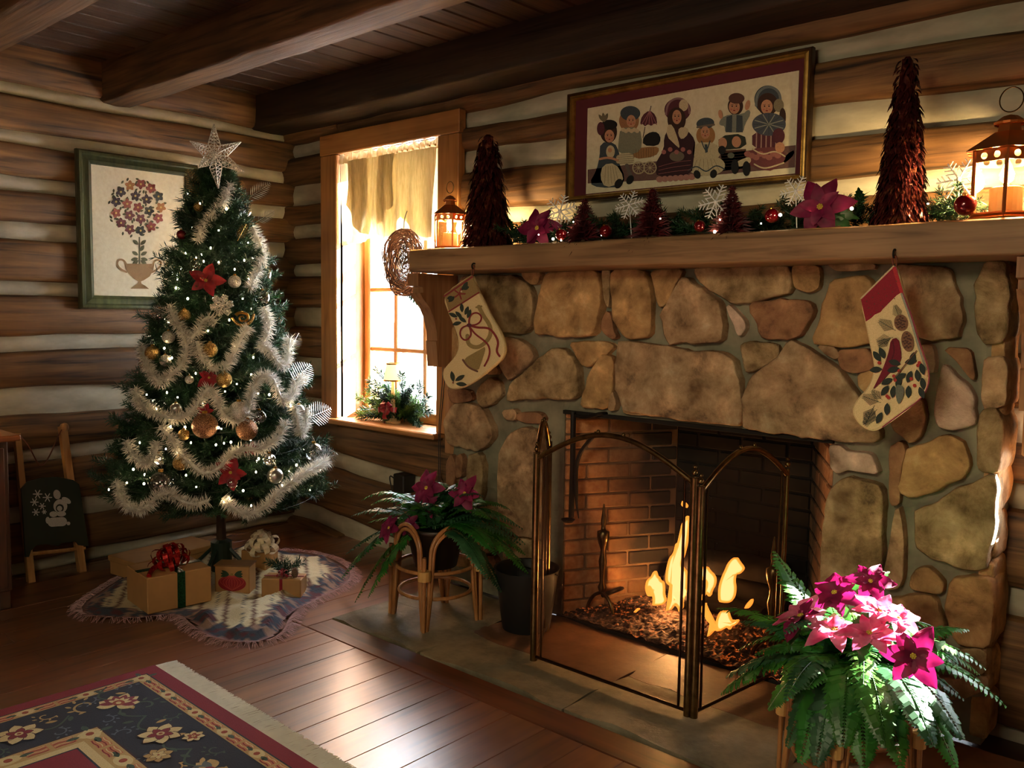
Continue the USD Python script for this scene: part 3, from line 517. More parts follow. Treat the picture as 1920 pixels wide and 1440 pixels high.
def frond(base, tip, rise, n=24, L=.05, seed=0, curl=.25, tipdir=None):
    """A sword-fern frond: an arching rib with paired leaflets."""
    base, tip = np.asarray(base, float), np.asarray(tip, float); c = (base + tip) / 2 + np.array([0, 0, rise]); t = np.linspace(0, 1, 22)[:, None]
    P = base * (1 - t) ** 2 + 2 * c * t * (1 - t) + tip * t ** 2; rg = np.random.default_rng(seed); n = int(n * 1.35); out = [tube(P, np.linspace(.0022, .0007, 22), 4)]
    sl_ = np.r_[0, np.cumsum(np.linalg.norm(np.diff(P, axis=0), axis=1))]; P = np.stack([np.interp(np.linspace(0, sl_[-1], 22), sl_, P[:, i]) for i in range(3)], 1)
    side0 = np.cross(P[-1] - P[0], [0, 0, 1.]); side0 /= np.linalg.norm(side0) + 1e-9
    for k in range(n):
        u = .10 + .89 * k / (n - 1); i = min(int(u * 21), 20); p = P[i] + (P[i + 1] - P[i]) * (u * 21 - i); T = P[i + 1] - P[i]; T /= np.linalg.norm(T)
        up = np.cross(side0, T); up /= np.linalg.norm(up); up *= np.sign(up[2] + 1e-6); l = L * (math.sin(math.pi * min(u * .78 + .22, 1)) ** .7 * .95 + .12) * rg.uniform(.9, 1.1)
        for sg in (-1, 1):
            d = side0 * sg * .9 + T * .38 + up * rg.uniform(-.18, .12); d /= np.linalg.norm(d); q = np.cross(up, d); w = l * .118 + .0022
            V = [p, p + d * l * .3 + q * w, p + d * l * .3 - q * w, p + d * l * .72 + q * w * .85 - up * l * curl * .35, p + d * l * .72 - q * w * .85 - up * l * curl * .35, p + d * l - up * l * curl]
            out.append((np.array(V), np.array([[0, 2, 1], [1, 2, 4], [1, 4, 3], [3, 4, 5]])))
    return cat(out)
def poinsettia(T, c, d, R, seed, mats, name='poinsettia', up=(0, 0, 1), n1=6, n2=5, droop=.25, green=0, ctr=True):
    """A flower part of thing T with its bracts as sub-parts; c centre, d the way it faces, R reach."""
    rg = np.random.default_rng(seed); F = frame_to(d, up); c = np.asarray(c, float)
    p = T.add(name, cat([xf(ball((0, 0, .004), R * .05, 6), F, c)] + [xf(ball((R * .07 * math.cos(a), R * .07 * math.sin(a), R * .05), R * .035, 5), F, c) for a in np.arange(7) * .9]), M['bead'] if ctr else mats[0])
    for lay, (nn, Rr, el) in enumerate(((n1, 1.0, .18), (n2, .68, .5))):
        for k in range(nn):
            a = 2 * math.pi * (k + .5 * lay) / nn + rg.uniform(-.18, .18); L = R * Rr * rg.uniform(.86, 1.08)
            v, f = leaf(L, L * .62, droop * rg.uniform(.5, 1.3), rg.uniform(.1, .35), wave=.6); v = v @ (rotz(a) @ roty(-el * rg.uniform(.5, 1.3))).T
            T.add('bract', xf((v, f), F, c), mats[int(rg.integers(len(mats)))], True, parent=p)
    for k in range(green):
        a = rg.uniform(0, 6.28); v, f = serrated(R * 1.15, R * .5); T.add('leaf', xf((v @ (rotz(a) @ roty(.2)).T, f), F, c - F[:, 2] * R * .12), M['leaf'], True, parent=p)
    return p
def along(P, s=None): return spline(P, s or 12 * len(P))
class Print:
    """Flat print: coloured shapes in thin layers on a picture's own plane. mp maps drawing units to the room; nrm lifts layers."""
    def __init__(self, mp, nrm, lift=.00012): self.mp, self.n, self.k, self.L, self.C, self.lift = mp, np.asarray(nrm, float), 0, [], [], lift
    def poly(self, pts, col, smooth=0):
        g = pts if hasattr(pts, 'geoms') or hasattr(pts, 'exterior') else Polygon(chaikin(pts, smooth) if smooth else pts)
        v, f = flat(g)
        if not len(v): return
        self.k += 1; w = np.array([self.mp(x, y) for x, y in v[:, :2]]) + self.n * self.lift * self.k
        t = w[f]; nn = np.cross(t[:, 1] - t[:, 0], t[:, 2] - t[:, 0]).sum(0)
        if nn @ self.n < 0: f = f[:, ::-1]
        self.L.append((w, f)); self.C.append(np.tile(np.array(col, float), (len(v), 1)))
    def ell(self, cx, cy, rx, ry, col, rot=0): self.poly(affinity.rotate(affinity.scale(Point(cx, cy).buffer(1, 10), rx, ry), rot), col)
    def line(self, pts, w, col, smooth=True): self.poly(LineString(spline(pts, 6 * len(pts)) if smooth and len(pts) > 2 else pts).buffer(w / 2, 4), col)
    def leaf(self, x, y, a, L, W, col):
        t = np.linspace(0, 1, 8); w = W / 2 * np.sin(np.pi * t) ** .8; q = np.r_[np.c_[t * L, w], np.c_[t * L, -w][::-1][1:-1]]; c, n_ = math.cos(a), math.sin(a)
        self.poly([(x + c * p - n_ * r, y + n_ * p + c * r) for p, r in q], col)
    def flower(self, x, y, R, n, col, ctr, a0=0., W=.62):
        for k in range(n): self.leaf(x, y, a0 + 6.2832 * k / n, R, R * W, col)
        self.ell(x, y, R * .2, R * .2, ctr)
    def sprig(self, x, y, a, L, col, n=9):
        k0 = self.k; self.line([(x, y), (x + L * math.cos(a), y + L * math.sin(a))], L * .02, col, False)
        for k in range(n):
            for sg in (-1, 1):
                u = .15 + .8 * k / n; b = a + sg * .75; l = L * (.42 * (1 - u) + .1); X, Y = x + u * L * math.cos(a), y + u * L * math.sin(a); self.line([(X, Y), (X + l * math.cos(b), Y + l * math.sin(b))], L * .018, col, False); self.k = k0 + 1
    def mesh(self): return cat(self.L), np.vstack(self.C)
def outlined(poly, mp, nrm, th, edge=.006, rings=4, bulge=1.0):
    """A soft flat thing cut to an outline, thick in the middle and rounded at its rim."""
    g = Polygon(poly).buffer(0); L = g.exterior.length; n = 110; P = np.array([g.exterior.interpolate(L * i / n).coords[0] for i in range(n)]); W = np.array([mp(*p) for p in P])
    c2 = np.array([mp(*p) for p in P]); V = []; nrm = np.asarray(nrm, float); sc = np.linalg.norm(W[0] - W[n // 3]) / np.linalg.norm(P[0] - P[n // 3])
    def inset(d):
        q = g.buffer(-d / sc); q = max(q.geoms, key=lambda a: a.area) if isinstance(q, MultiPolygon) else q; R = []
        for p in P: r = q.exterior.interpolate(q.exterior.project(Point(p))); R.append((r.x, r.y))
        return np.array(R)
    seq = [(edge, -th), (edge * .3, -th * .75), (0, 0), (edge * .3, th * .75), (edge, th)]
    for d, h in seq: V.append(np.array([mp(*p) for p in (inset(d) if d else P)]) + nrm * h)
    k = np.arange(n); k2 = (k + 1) % n; F = [quads(np.stack([i * n + k, i * n + k2, (i + 1) * n + k2, (i + 1) * n + k], 1)) for i in range(4)]
    for h, side in ((th, 1), (-th, -1)):
        v, f = flat(Polygon(inset(edge)).buffer(0)); w = np.array([mp(x, y) for x, y in v[:, :2]]) + nrm * h; t = w[f]; nn = np.cross(t[:, 1] - t[:, 0], t[:, 2] - t[:, 0]).sum(0) @ nrm
        if nn * side < 0: f = f[:, ::-1]
        F.append(f + sum(map(len, V))); V.append(w)
    V = np.vstack(V); F = np.vstack(F)
    m = trimesh.Trimesh(V, F, process=False); q = F[:4 * 2 * n]
    a = V[q[:, 1]] - V[q[:, 0]]; b = V[q[:, 2]] - V[q[:, 0]]
    out = (np.cross(a, b) * (V[q].mean(1) - V.mean(0))).sum(1).sum()
    if out < 0: F[:4 * 2 * n] = q[:, ::-1]
    return V, F
def bow(c, R, d, seed, loops=14, w=.25, up=(0, 0, 1)):
    """A gathered ribbon bow: loops of ribbon standing out from a centre."""
    rg = np.random.default_rng(seed); F = frame_to(d, up); out = []
    for k in range(loops):
        a = 2.39996 * k; el = .15 + 1.25 * k / loops; t = np.linspace(0, 2 * math.pi, 15); l = R * rg.uniform(.85, 1.1)
        x = l * (1 - np.cos(t)) / 2; z = l * .30 * np.sin(t); y = R * w * np.array([-.5, .5]); G = np.stack([np.repeat(x[:, None], 2, 1), np.repeat(y[None], 15, 0) * (.35 + .65 * (x / l))[:, None], np.repeat(z[:, None], 2, 1)], -1)
        v, f = grid(G); out.append(xf((v @ (rotz(a) @ roty(-el)).T, f), F, c))
    return cat(out)

M.update({
 'bead': plain('flower_beads', s(196, 168, 60), .4), 'leaf': tex('green_leaf', [(.3, s(22, 62, 22)), (.7, s(52, 104, 40))], (18, 18, 18), 3, .38, .15, .004, .18, trans=.25),
 'fern': tex('fern_leaf', [(.3, s(32, 84, 32)), (.7, s(72, 138, 52))], (14, 14, 14), 3, .36, .1, .003, .2, trans=.3, hvar=.02), 'fern_d': tex('fern_leaf_blue', [(.3, s(30, 70, 44)), (.7, s(64, 112, 72))], (14, 14, 14), 3, .4, .1, .003, .2, trans=.25),
 'bract': tex('poinsettia_bract', [(.3, s(102, 8, 50)), (.7, s(146, 20, 82))], (22, 22, 22), 3, .6, .2, .004, .15, trans=.25), 'bract_sunlit': tex('poinsettia_sun_pink', [(.3, s(196, 52, 106)), (.7, s(230, 136, 168))], (22, 22, 22), 3, .35, .2, .004, .12, trans=.25, coat=.5), 'bract_red': tex('red_silk', [(.3, s(110, 4, 16)), (.7, s(168, 14, 32))], (22, 22, 22), 3, .6, .2, .004, .12, trans=.2, sheen=.3),  # pink bracts: sun bleaching put into a paler petal colour
 'fir': tex('fir_needles', [(.3, s(16, 42, 24)), (.7, s(40, 78, 44))], (9, 9, 9), 3, .5, 0, 0, .2, trans=.15), 'fir_l': tex('fir_needles_light', [(.3, s(60, 98, 44)), (.7, s(116, 150, 70))], (9, 9, 9), 3, .5, 0, 0, .15, trans=.3), 'twig': plain('brown_twig', s(70, 48, 30), .8),
 'tinsel': tex('white_tinsel', [(.3, s(206, 202, 190)), (.7, s(240, 238, 228))], (30, 30, 30), 2, .35, 0, 0, .0, trans=.35, spec=.8), 'silver': tex('silver_glitter', [(.35, s(150, 146, 136)), (.65, s(250, 246, 234))], (260, 260, 260), 2, .25, .8, .004, metal=.6), 'silver_s': plain('silver_plate', s(190, 188, 182), .3, metal=1.),
 'gold': plain('gilt_brass', s(196, 150, 70), .28, metal=1.), 'gold_g': tex('gold_glitter', [(.35, s(110, 80, 40)), (.65, s(240, 200, 120))], (260, 260, 260), 2, .25, .8, .004, metal=.9), 'copper_g': tex('copper_glitter', [(.35, s(90, 56, 36)), (.65, s(200, 150, 110))], (260, 260, 260), 2, .28, .8, .004, metal=.8),
 'clear': glass('clear_ball_glass', (.93, .94, .95), .22), 'redball': plain('red_glass_ball', s(120, 8, 22), .12, metal=.5, coat=1.), 'wire': plain('dark_wire', s(20, 30, 20), .6), 'blackp': plain('black_plastic', s(24, 23, 22), .5), 'iron': plain('black_iron', s(34, 30, 28), .55, metal=.6),
 'bulb': glow('warm_bulb', (1.0, .70, .38), 60.), 'brass': tex('antique_brass', [(.3, s(100, 80, 52)), (.7, s(140, 116, 78))], (30, 30, 30), 3, .3, .05, .002, metal=1.), 'brass_d': plain('dark_brass', s(74, 56, 40), .32, metal=1.),
 'copper': plain('copper_sheet', s(206, 128, 70), .38, metal=.85), 'candle': plain('candle_wax', s(240, 214, 160), .5, trans=.5), 'flame': glow('candle_flame', (1.0, .68, .30), 160.), 'kraft': plain('kraft_paper', s(176, 130, 78), .6, var=.08), 'kraft_d': plain('kraft_paper_dark', s(120, 86, 50), .65),
 'green_rib': tex('green_foil_ribbon', [(.3, s(8, 40, 22)), (.7, s(30, 84, 48))], (120, 120, 120), 2, .25, .4, .002, metal=.5), 'red_foil': tex('red_foil', [(.3, s(140, 10, 20)), (.7, s(214, 50, 40))], (90, 90, 90), 2, .2, .4, .003, metal=.6), 'red_rib': plain('red_satin', s(140, 20, 36), .35, sheen=.3), 'cream_rib': plain('cream_satin', s(226, 208, 172), .4, sheen=.3),
 'rattan': tex('rattan_cane', [(.3, s(142, 90, 48)), (.7, s(190, 132, 78))], (30, 30, 8), 4, .4, .2, .003, coat=.3), 'wrap': plain('cane_wrap', s(206, 160, 92), .5), 'pot': plain('dark_metal_pot', s(46, 34, 26), .4, metal=.5), 'print': printed('flat_print'), 'rugp': printed('rug_wool', .95, .03), 'felt': printed('needlepoint', .9, .2),
 'cloth': tex('curtain_cloth', [(.3, s(196, 176, 128)), (.7, s(224, 206, 164))], (120, 120, 16), 3, .85, .15, .002, trans=.30), 'paper': tex('cream_paper', [(.3, s(226, 214, 180)), (.7, s(238, 228, 198))], (60, 60, 60), 2, .85, .05, .001), 'greenf': woodm('green_frame', s(40, 44, 24), s(64, 70, 38), s(86, 90, 54), 2, rough=.35, coat=.4, bump=.05),
 'goldf': tex('gold_leaf_frame', [(.3, s(150, 108, 48)), (.7, s(214, 170, 88))], (20, 20, 20), 4, .35, .1, .003, metal=.7), 'goldd': tex('dark_gold_frame', [(.3, s(52, 34, 16)), (.7, s(88, 60, 28))], (20, 20, 20), 4, .4, .1, .003, metal=.4), 'burg': plain('burgundy_mat', s(92, 32, 42), .85), 'greenmetal': plain('green_metal', s(30, 48, 36), .5), 'snow': plain('white_glitter_plastic', s(232, 232, 230), .45, spec=.7)})

# ------------------------------------------------------------------ pictures
def framed(name, label, axis, val, corners_out, corners_in, mats, depth, mat_in=None):
    """A picture on a wall: four mitred frame bars, backing and print plane. Corners are (lo, hi) pairs along (u, z)."""
    (a0, z0), (a1, z1) = corners_out; (b0, y0), (b1, y1) = corners_in
    mk = (lambda u, z, d: np.array([val + d, u, z])) if axis == 0 else (lambda u, z, d: np.array([u, val - d, z]))
    T = Thing(name, label, 'picture', mk((a0 + a1) / 2, z0, 0))
    O = [(a0, z0), (a1, z0), (a1, z1), (a0, z1)]; I = [(b0, y0), (b1, y0), (b1, y1), (b0, y1)]
    prof = [(0, 0), (0, depth * .7), (.12, depth), (.3, depth), (.4, depth * .72), (.62, depth * .78), (.75, depth * .9), (.9, depth * .6), (1, depth * .45), (1, 0)]
    for k in range(4):
        o0, o1, i0, i1 = O[k], O[(k + 1) % 4], I[k], I[(k + 1) % 4]
        for (m, lo, hi) in mats:
            pr = prof[lo:hi]; R0 = [mk(*(np.array(o0) * (1 - t) + np.array(i0) * t), d) for t, d in pr]; R1 = [mk(*(np.array(o1) * (1 - t) + np.array(i1) * t), d) for t, d in pr]
            v, f = grid(np.array([R0, R1])); t3 = v[f]; c = np.cross(t3[:, 1] - t3[:, 0], t3[:, 2] - t3[:, 0]).sum(0); nd = mk(0, 0, 1) - mk(0, 0, 0)
            if c @ nd < 0: f = f[:, ::-1]
            T.add('frame_bar' if lo == 0 else 'inner_moulding', (v, f), m, 40)
    return T, mk
# green framed appliqué of a flowering tree in an urn
PX = XL + .012
pg, mk = framed('topiary_picture', 'green framed picture of a flowering tree in a tan urn on the left log wall', 0, PX, ((1.80, 1.285), (2.43, 2.06)), ((1.872, 1.352), (2.362, 1.995)), [(M['greenf'], 0, 10)], .034)
pg.add('backing', box((PX - .004, 1.81, 1.295), (PX + .003, 2.42, 2.05)), M['dark'])
pg.add('paper', box((PX + .003, 1.865, 1.345), (PX + .008, 2.37, 2.0)), M['paper'])
q = Print(lambda x, y: UP(200 + x / 3.79, 220 + y / 3.79, (PX + .0085, 0, 0), (1, 0, 0)), (1, 0, 0)); rg = np.random.default_rng(4)
cols = [s(128, 52, 40), s(160, 104, 52), s(52, 32, 34), s(142, 72, 50), s(98, 40, 38), s(40, 38, 28)]; olive = s(72, 70, 30)
pts = [(222, 640)] + [(222 + 82 * math.cos(a), 640 + 84 * math.sin(a)) for a in np.arange(6) * 1.047 + .3] + [(222 + 162 * math.cos(a), 640 + 166 * math.sin(a)) for a in np.arange(13) * .4833]
cand = rg.uniform(-200, 200, (400, 2)); lv = []
for c in cand:
    p = c + (222, 640)
    if np.hypot(c[0], c[1] * .97) < 196 and min(np.hypot(*(p - np.array(w))) for w in pts) > 27 and all(np.hypot(*(p - w)) > 21 for w in lv): lv.append(p); q.k = 1; q.leaf(p[0] - 12, p[1], rg.uniform(0, 6.28), 28, 15, olive)
for k, (x, y) in enumerate(pts): q.k = 3 + (k % 5) * 7; q.flower(x, y, 39, 5, cols[(k * 5 + k // 3) % 6], s(200, 170, 90), rg.uniform(0, 1.2), .68)
q.k = 3; q.poly([(227, 850), (237, 850), (238, 1042), (226, 1042)], olive)
for x, y, a in ((232, 912, -.7), (232, 912, -2.4), (232, 985, -.5), (232, 985, -2.6), (232, 1000, .25), (232, 1000, 2.9), (232, 960, -1.), (232, 1010, 2.5), (232, 1010, .6)): q.leaf(x + 10 * math.cos(a), y + 10 * math.sin(a), a, 52, 26, olive)
tan = s(138, 104, 58)
q.line([(140, 1100), (95, 1075), (75, 1040), (85, 1015), (115, 1015), (138, 1045)], 13, tan); q.line([(322, 1100), (360, 1078), (384, 1040), (372, 1018), (345, 1018), (328, 1045)], 13, tan)
q.poly([(128, 1040), (338, 1042), (330, 1085), (305, 1130), (262, 1158), (243, 1166), (246, 1182), (272, 1196), (300, 1219), (168, 1217), (196, 1196), (220, 1180), (224, 1166), (190, 1145), (155, 1110), (138, 1080)], tan)
v_, c_ = q.mesh(); pg.add('applique', v_, M['print'], col=c_)
# gilt framed row of dolls over the mantel
PY = YB - .045
pd, mk = framed('doll_picture', 'long gilt framed needlework picture of six seated dolls above the mantel', 1, PY, ((-2.378, 1.768), (-1.308, 2.222)), ((-2.345, 1.795), (-1.342, 2.192)), [(M['goldd'], 0, 5), (M['goldf'], 4, 10)], .03)
pd.add('backing', box((-2.37, PY - .001, 1.775), (-1.315, PY + .004, 2.215)), M['dark'])
pd.add('mat_board', box((-2.35, PY - .006, 1.79), (-1.335, PY - .001, 2.195)), M['burg'], label='burgundy mat board')
qa = [U(*p, 1, PY)[[0, 2]] for p in ((1104, 204), (1499, 133), (1494, 326), (1101, 364))]
x0, x1 = (qa[0][0] + qa[3][0]) / 2, (qa[1][0] + qa[2][0]) / 2; z1, z0 = (qa[0][1] + qa[1][1]) / 2, (qa[2][1] + qa[3][1]) / 2
pd.add('canvas', box((x0, PY - .0085, z0), (x1, PY - .006, z1)), M['paper'])
def dmap(x, y): w = UP(1080 + x / 4.174, 90 + y / 4.174, (0, PY - .009, 0), (0, 1, 0)); return np.array([np.clip(w[0], x0 + .001, x1 - .001), w[1], w[2]])
def doll(fn, label):
    q = Print(dmap, (0, -1, 0), .00009); fn(q); v_, c_ = q.mesh(); pd.add('stitched_figure', v_, M['print'], col=c_, label=label)
skin, blk, crm, mau, slate, brn = s(206, 150, 116), s(22, 20, 22), s(214, 196, 158), s(92, 40, 52), s(66, 76, 84), s(62, 36, 26)
def face(q, x, y, rx, ry, tilt=0):
    q.ell(x, y, rx, ry, skin, tilt)
    for sx in (-.38, .38): q.ell(x + sx * rx, y - .1 * ry, rx * .13, ry * .09, blk); q.line([(x + (sx - .18) * rx, y - .3 * ry), (x + (sx + .18) * rx, y - .33 * ry)], 3, brn, False); q.ell(x + sx * 1.45 * rx, y + .35 * ry, rx * .2, ry * .13, s(206, 120, 100))
    q.ell(x, y + .18 * ry, rx * .09, ry * .08, s(180, 112, 86)); q.ell(x, y + .5 * ry, rx * .2, ry * .09, s(150, 40, 44))
def strip(q): q.poly([(92, 952), (600, 890), (1180, 822), (1738, 758), (1732, 932), (1180, 985), (600, 1035), (92, 1060)], s(118, 84, 78))
doll(strip, 'mauve floor strip')
def d1(q):
    q.poly([(190, 740), (300, 735), (345, 830), (335, 900), (385, 1010), (355, 1088), (180, 1095), (102, 1060), (160, 960), (185, 850)], slate, 1); q.ell(255, 655, 66, 88, brn); face(q, 262, 690, 38, 50)
    q.ell(262, 600, 62, 38, blk); q.ell(195, 632, 30, 52, mau)
    for a in (2.2, 1.7, 1.2): q.leaf(222, 580, -a, 75, 26, s(120, 110, 84))
    q.poly([(212, 912), (310, 900), (378, 1012), (350, 1060), (230, 1096), (188, 1012)], crm, 1)
    for k in range(5): q.line([(235 + k * 18, 925), (225 + k * 28, 1060)], 4, s(170, 150, 116), False)
    q.ell(272, 812, 34, 50, crm); q.ell(268, 800, 16, 18, skin); q.ell(335, 1062, 28, 40, blk, 30); q.ell(425, 1032, 26, 38, blk, 30); q.line([(190, 870), (250, 860), (330, 880)], 18, skin)
def d2(q):
    q.ell(415, 570, 78, 85, s(166, 116, 76)); q.ell(425, 512, 78, 58, slate); face(q, 432, 572, 36, 48); q.poly([(348, 625), (500, 620), (522, 760), (480, 830), (330, 830), (332, 740)], s(140, 138, 116), 1)
    for k in range(6): q.ell(370 + k * 22, 640 + 10 * (k % 2), 16, 16, crm)
    q.poly([(318, 828), (450, 818), (458, 905), (316, 918)], crm, 1)
    for k in range(5): q.line([(322, 840 + k * 16), (452, 832 + k * 16)], 4, s(150, 140, 116), False)
    q.line([(400, 920), (430, 1000)], 30, s(110, 96, 90), False)
def carriage(q):
    q.line([(540, 620), (525, 700)], 6, brn, False); q.poly([(500, 600), (515, 530), (575, 485), (625, 525), (638, 600), (610, 590), (590, 612), (565, 595), (540, 615), (520, 592)], mau, 1)
    for k in range(5): q.line([(578, 490), (512 + k * 30, 600)], 5, s(170, 108, 112), False)
    q.line([(580, 490), (588, 455)], 5, brn, False); q.poly([(528, 692), (588, 655), (642, 660), (667, 712), (640, 770), (522, 762)], blk, 1); q.poly([(438, 790), (620, 768), (658, 790), (622, 850), (450, 872)], s(168, 122, 76), 1)
    for k in range(9): q.line([(450 + k * 20, 796 - k * 2), (455 + k * 19, 862 - k)], 3, s(120, 82, 50), False)
    for cx_, cy_, r in ((492, 938, 50), (582, 938, 52)):
        q.poly(Point(cx_, cy_).buffer(r).difference(Point(cx_, cy_).buffer(r - 9)), s(196, 176, 140)); q.ell(cx_, cy_, 9, 9, s(196, 176, 140))
        for k in range(5): a = k * .628; q.line([(cx_ - r * math.cos(a), cy_ - r * math.sin(a)), (cx_ + r * math.cos(a), cy_ + r * math.sin(a))], 4, s(196, 176, 140), False)
def d3(q):
    q.ell(795, 485, 103, 92, mau); q.line([(705, 520), (730, 430), (795, 395), (860, 420), (888, 510)], 16, s(150, 110, 112)); q.ell(842, 448, 36, 46, crm); q.ell(788, 560, 72, 95, brn); face(q, 790, 540, 36, 56)
    q.poly([(720, 640), (870, 640), (935, 720), (930, 800), (905, 1015), (640, 1015), (612, 925), (690, 790), (690, 700)], s(58, 24, 34), 1); q.poly([(718, 600), (758, 600), (802, 720), (815, 790), (780, 760), (708, 690)], crm, 1); q.poly([(806, 622), (872, 620), (884, 672), (830, 722), (800, 680)], crm, 1)
    for k in range(7): q.ell(655 + k * 42, 1028 - k * 3, 26, 24, s(186, 130, 118))
    for k in range(3): q.line([(650, 930 + k * 28), (760, 900 + k * 34), (900, 880 + k * 36)], 5, s(140, 84, 84))
    q.ell(792, 848, 58, 40, s(122, 108, 92))
    for k in range(5): q.ell(690 + k * 50, 815 - (k % 2) * 20, 18, 18, s(176, 108, 104))
def d4(q):
    q.ell(1015, 685, 74, 80, s(176, 124, 74)); q.ell(1012, 590, 70, 44, slate, -8); q.line([(950, 620), (1015, 608), (1080, 600)], 16, s(120, 104, 90), False); face(q, 1012, 662, 36, 50)
    q.ell(1018, 920, 150, 82, crm); q.poly([(932, 740), (1100, 738), (1134, 830), (1112, 862), (930, 862), (912, 820)], crm, 1)
    for k in range(6): q.line([(950 + k * 26, 870), (915 + k * 42, 965)], 4, s(176, 152, 116), False)
    q.line([(880, 960), (950, 930), (1020, 965), (1090, 925), (1165, 950)], 9, slate); q.line([(985, 730), (1020, 800), (1050, 728)], 8, slate); q.poly([(1008, 755), (1030, 755), (1034, 815), (1014, 822)], slate); q.ell(950, 990, 26, 34, blk, -20); q.ell(1078, 985, 26, 34, blk, 20)
def d5(q):
    q.poly([(1130, 805), (1330, 790), (1330, 940), (1150, 962)], s(96, 62, 46)); 
    for k in range(6): q.line([(1135, 820 + k * 22), (1330, 805 + k * 22)], 4, s(64, 40, 30), False)
    q.ell(1248, 455, 60, 70, brn); face(q, 1240, 462, 43, 54); q.ell(1258, 395, 62, 42, s(96, 60, 52)); q.poly([(1118, 590), (1140, 548), (1200, 520), (1310, 518), (1352, 478), (1372, 512), (1322, 600), (1312, 662), (1168, 662), (1166, 610), (1135, 608)], s(136, 140, 128), 1)
    q.poly([(1180, 540), (1225, 525), (1222, 660), (1172, 660)], slate); q.poly([(1258, 525), (1305, 530), (1308, 660), (1255, 660)], slate); q.ell(1133, 520, 17, 36, skin, -10); q.ell(1345, 448, 19, 40, skin, 15)
    q.poly([(1118, 690), (1320, 668), (1342, 782), (1118, 802)], s(44, 50, 40), 1); q.ell(1150, 745, 34, 44, skin); q.ell(1258, 735, 36, 44, skin); q.ell(1145, 800, 30, 34, blk); q.ell(1215, 842, 28, 22, s(110, 112, 96))
def d6(q):
    q.poly([(1580, 900), (1700, 790), (1712, 830), (1640, 900)], blk, 1); q.ell(1502, 405, 106, 112, slate); q.line([(1410, 450), (1430, 350), (1500, 305), (1580, 340), (1600, 440)], 20, s(120, 128, 128)); q.ell(1500, 440, 80, 88, brn); face(q, 1494, 462, 46, 58); q.ell(1588, 450, 40, 52, s(140, 130, 104)); q.ell(1618, 540, 26, 70, brn)
    q.poly([(1380, 650), (1600, 640), (1622, 740), (1560, 800), (1380, 792)], mau, 1)
    for k in range(5): q.line([(1415 + k * 38, 660), (1412 + k * 38, 780)], 10, s(176, 140, 128), False)
    q.ell(1512, 598, 132, 90, s(78, 84, 98))
    for k in range(16): a = k * .393; q.line([(1512, 598), (1512 + 118 * math.cos(a), 598 + 80 * math.sin(a))], 8, (s(150, 152, 140) if k % 2 else slate), False)
    q.poly([(1342, 792), (1600, 770), (1655, 850), (1600, 930), (1500, 972), (1330, 905)], s(120, 62, 66), 1)
    for k in range(8): q.ell(1345 + k * 34, 830 + 14 * (k % 3), 26, 22, s(170, 106, 98))
    q.line([(1385, 790), (1480, 830), (1550, 812), (1640, 850)], 11, crm); q.line([(1400, 910), (1470, 940), (1540, 930), (1630, 900)], 12, crm); q.ell(1590, 690, 48, 60, mau); q.ell(1600, 780, 38, 42, skin)
    q.line([(1290, 905), (1350, 880)], 50, crm, False); q.ell(1248, 930, 30, 58, blk); q.ell(1338, 945, 30, 58, blk)
for fn, lb in ((d1, 'doll in dark blue with a cream apron'), (d2, 'doll in a grey bonnet'), (carriage, 'wicker doll carriage and striped parasol'), (d3, 'doll in a dark dress and white stole'), (d5, 'boy doll raising both hands'), (d4, 'doll in a cream sailor dress'), (d6, 'doll in a blue bonnet and mauve dress')): doll(fn, lb)

# ------------------------------------------------------------------ curtain valance and what hangs at the window
cv = Thing('curtain_valance', 'cream gathered curtain valance tied up across the top of the window', 'curtain', (-3.6, YB - .03, 2.14))
def cloth(x0, x1, ztop, zbot, y, amp, freq, seed, nx=90, nz=40, lean=0.):
    u = np.linspace(0, 1, nx)[:, None]; w = np.linspace(0, 1, nz)[None]; X = x0 + (x1 - x0) * u + 0 * w
    top = np.vectorize(ztop)(u); bot = np.vectorize(zbot)(u); Z = top + (bot - top) * w
    nz_ = meshkit.fbm(np.stack([X * 6, Z * 1.2, np.full(X.shape, seed)], -1), 3, seed) - .5
    Y = y + amp * np.sin(u * freq + 6 * nz_) * (.35 + .65 * w) + nz_ * .02; X = X + lean * w * (1 - w) + nz_ * .01
    return grid(np.stack([X, Y, Z], -1))
cy = YB - .02
cv.add('rod', tube([(-4.0, cy, 2.105), (-3.19, cy, 2.118)], .006, 8), M['gold'])
cv.add('ruffle', cloth(-3.99, -3.2, lambda u: 2.142 + .008 * math.sin(u * 60), lambda u: 2.095, cy - .012, .012, 120, 2, 160, 8), M['cloth'])
def zb(u): return 1.655 + .03 * math.sin(u * 3.1) - .02 * u + (.085 * math.exp(-((u - .40) / .055) ** 2)) - (.04 if u < .3 else 0) * u
cv.add('valance_cloth', cloth(-3.99, -3.2, lambda u: 2.10, zb, cy - .006, .016, 46, 5, 140, 44), M['cloth'])
def zs(u): return float(np.interp(u, [0, .06, .14, .20, .27, .33, .42, .52, .62, .72, .85, 1], [1.93, 1.80, 1.71, 1.70, 1.775, 1.70, 1.66, 1.70, 1.775, 1.69, 1.665, 1.66]))
cv.add('swag', cloth(-3.87, -3.2, lambda u: 2.098, zs, cy - .040, .016, 38, 9, 130, 46, .0), M['cloth'])
cv.add('swag', cloth(-3.865, -3.70, lambda u: 2.094, lambda u: 1.86 - .15 * math.sin(u * 2.2), cy - .066, .010, 13, 12, 50, 40, .05), M['cloth'])
cv.add('swag', cloth(-3.60, -3.47, lambda u: 2.094, lambda u: 1.74 + .12 * u, cy - .066, .010, 11, 15, 50, 40, -.06), M['cloth'])
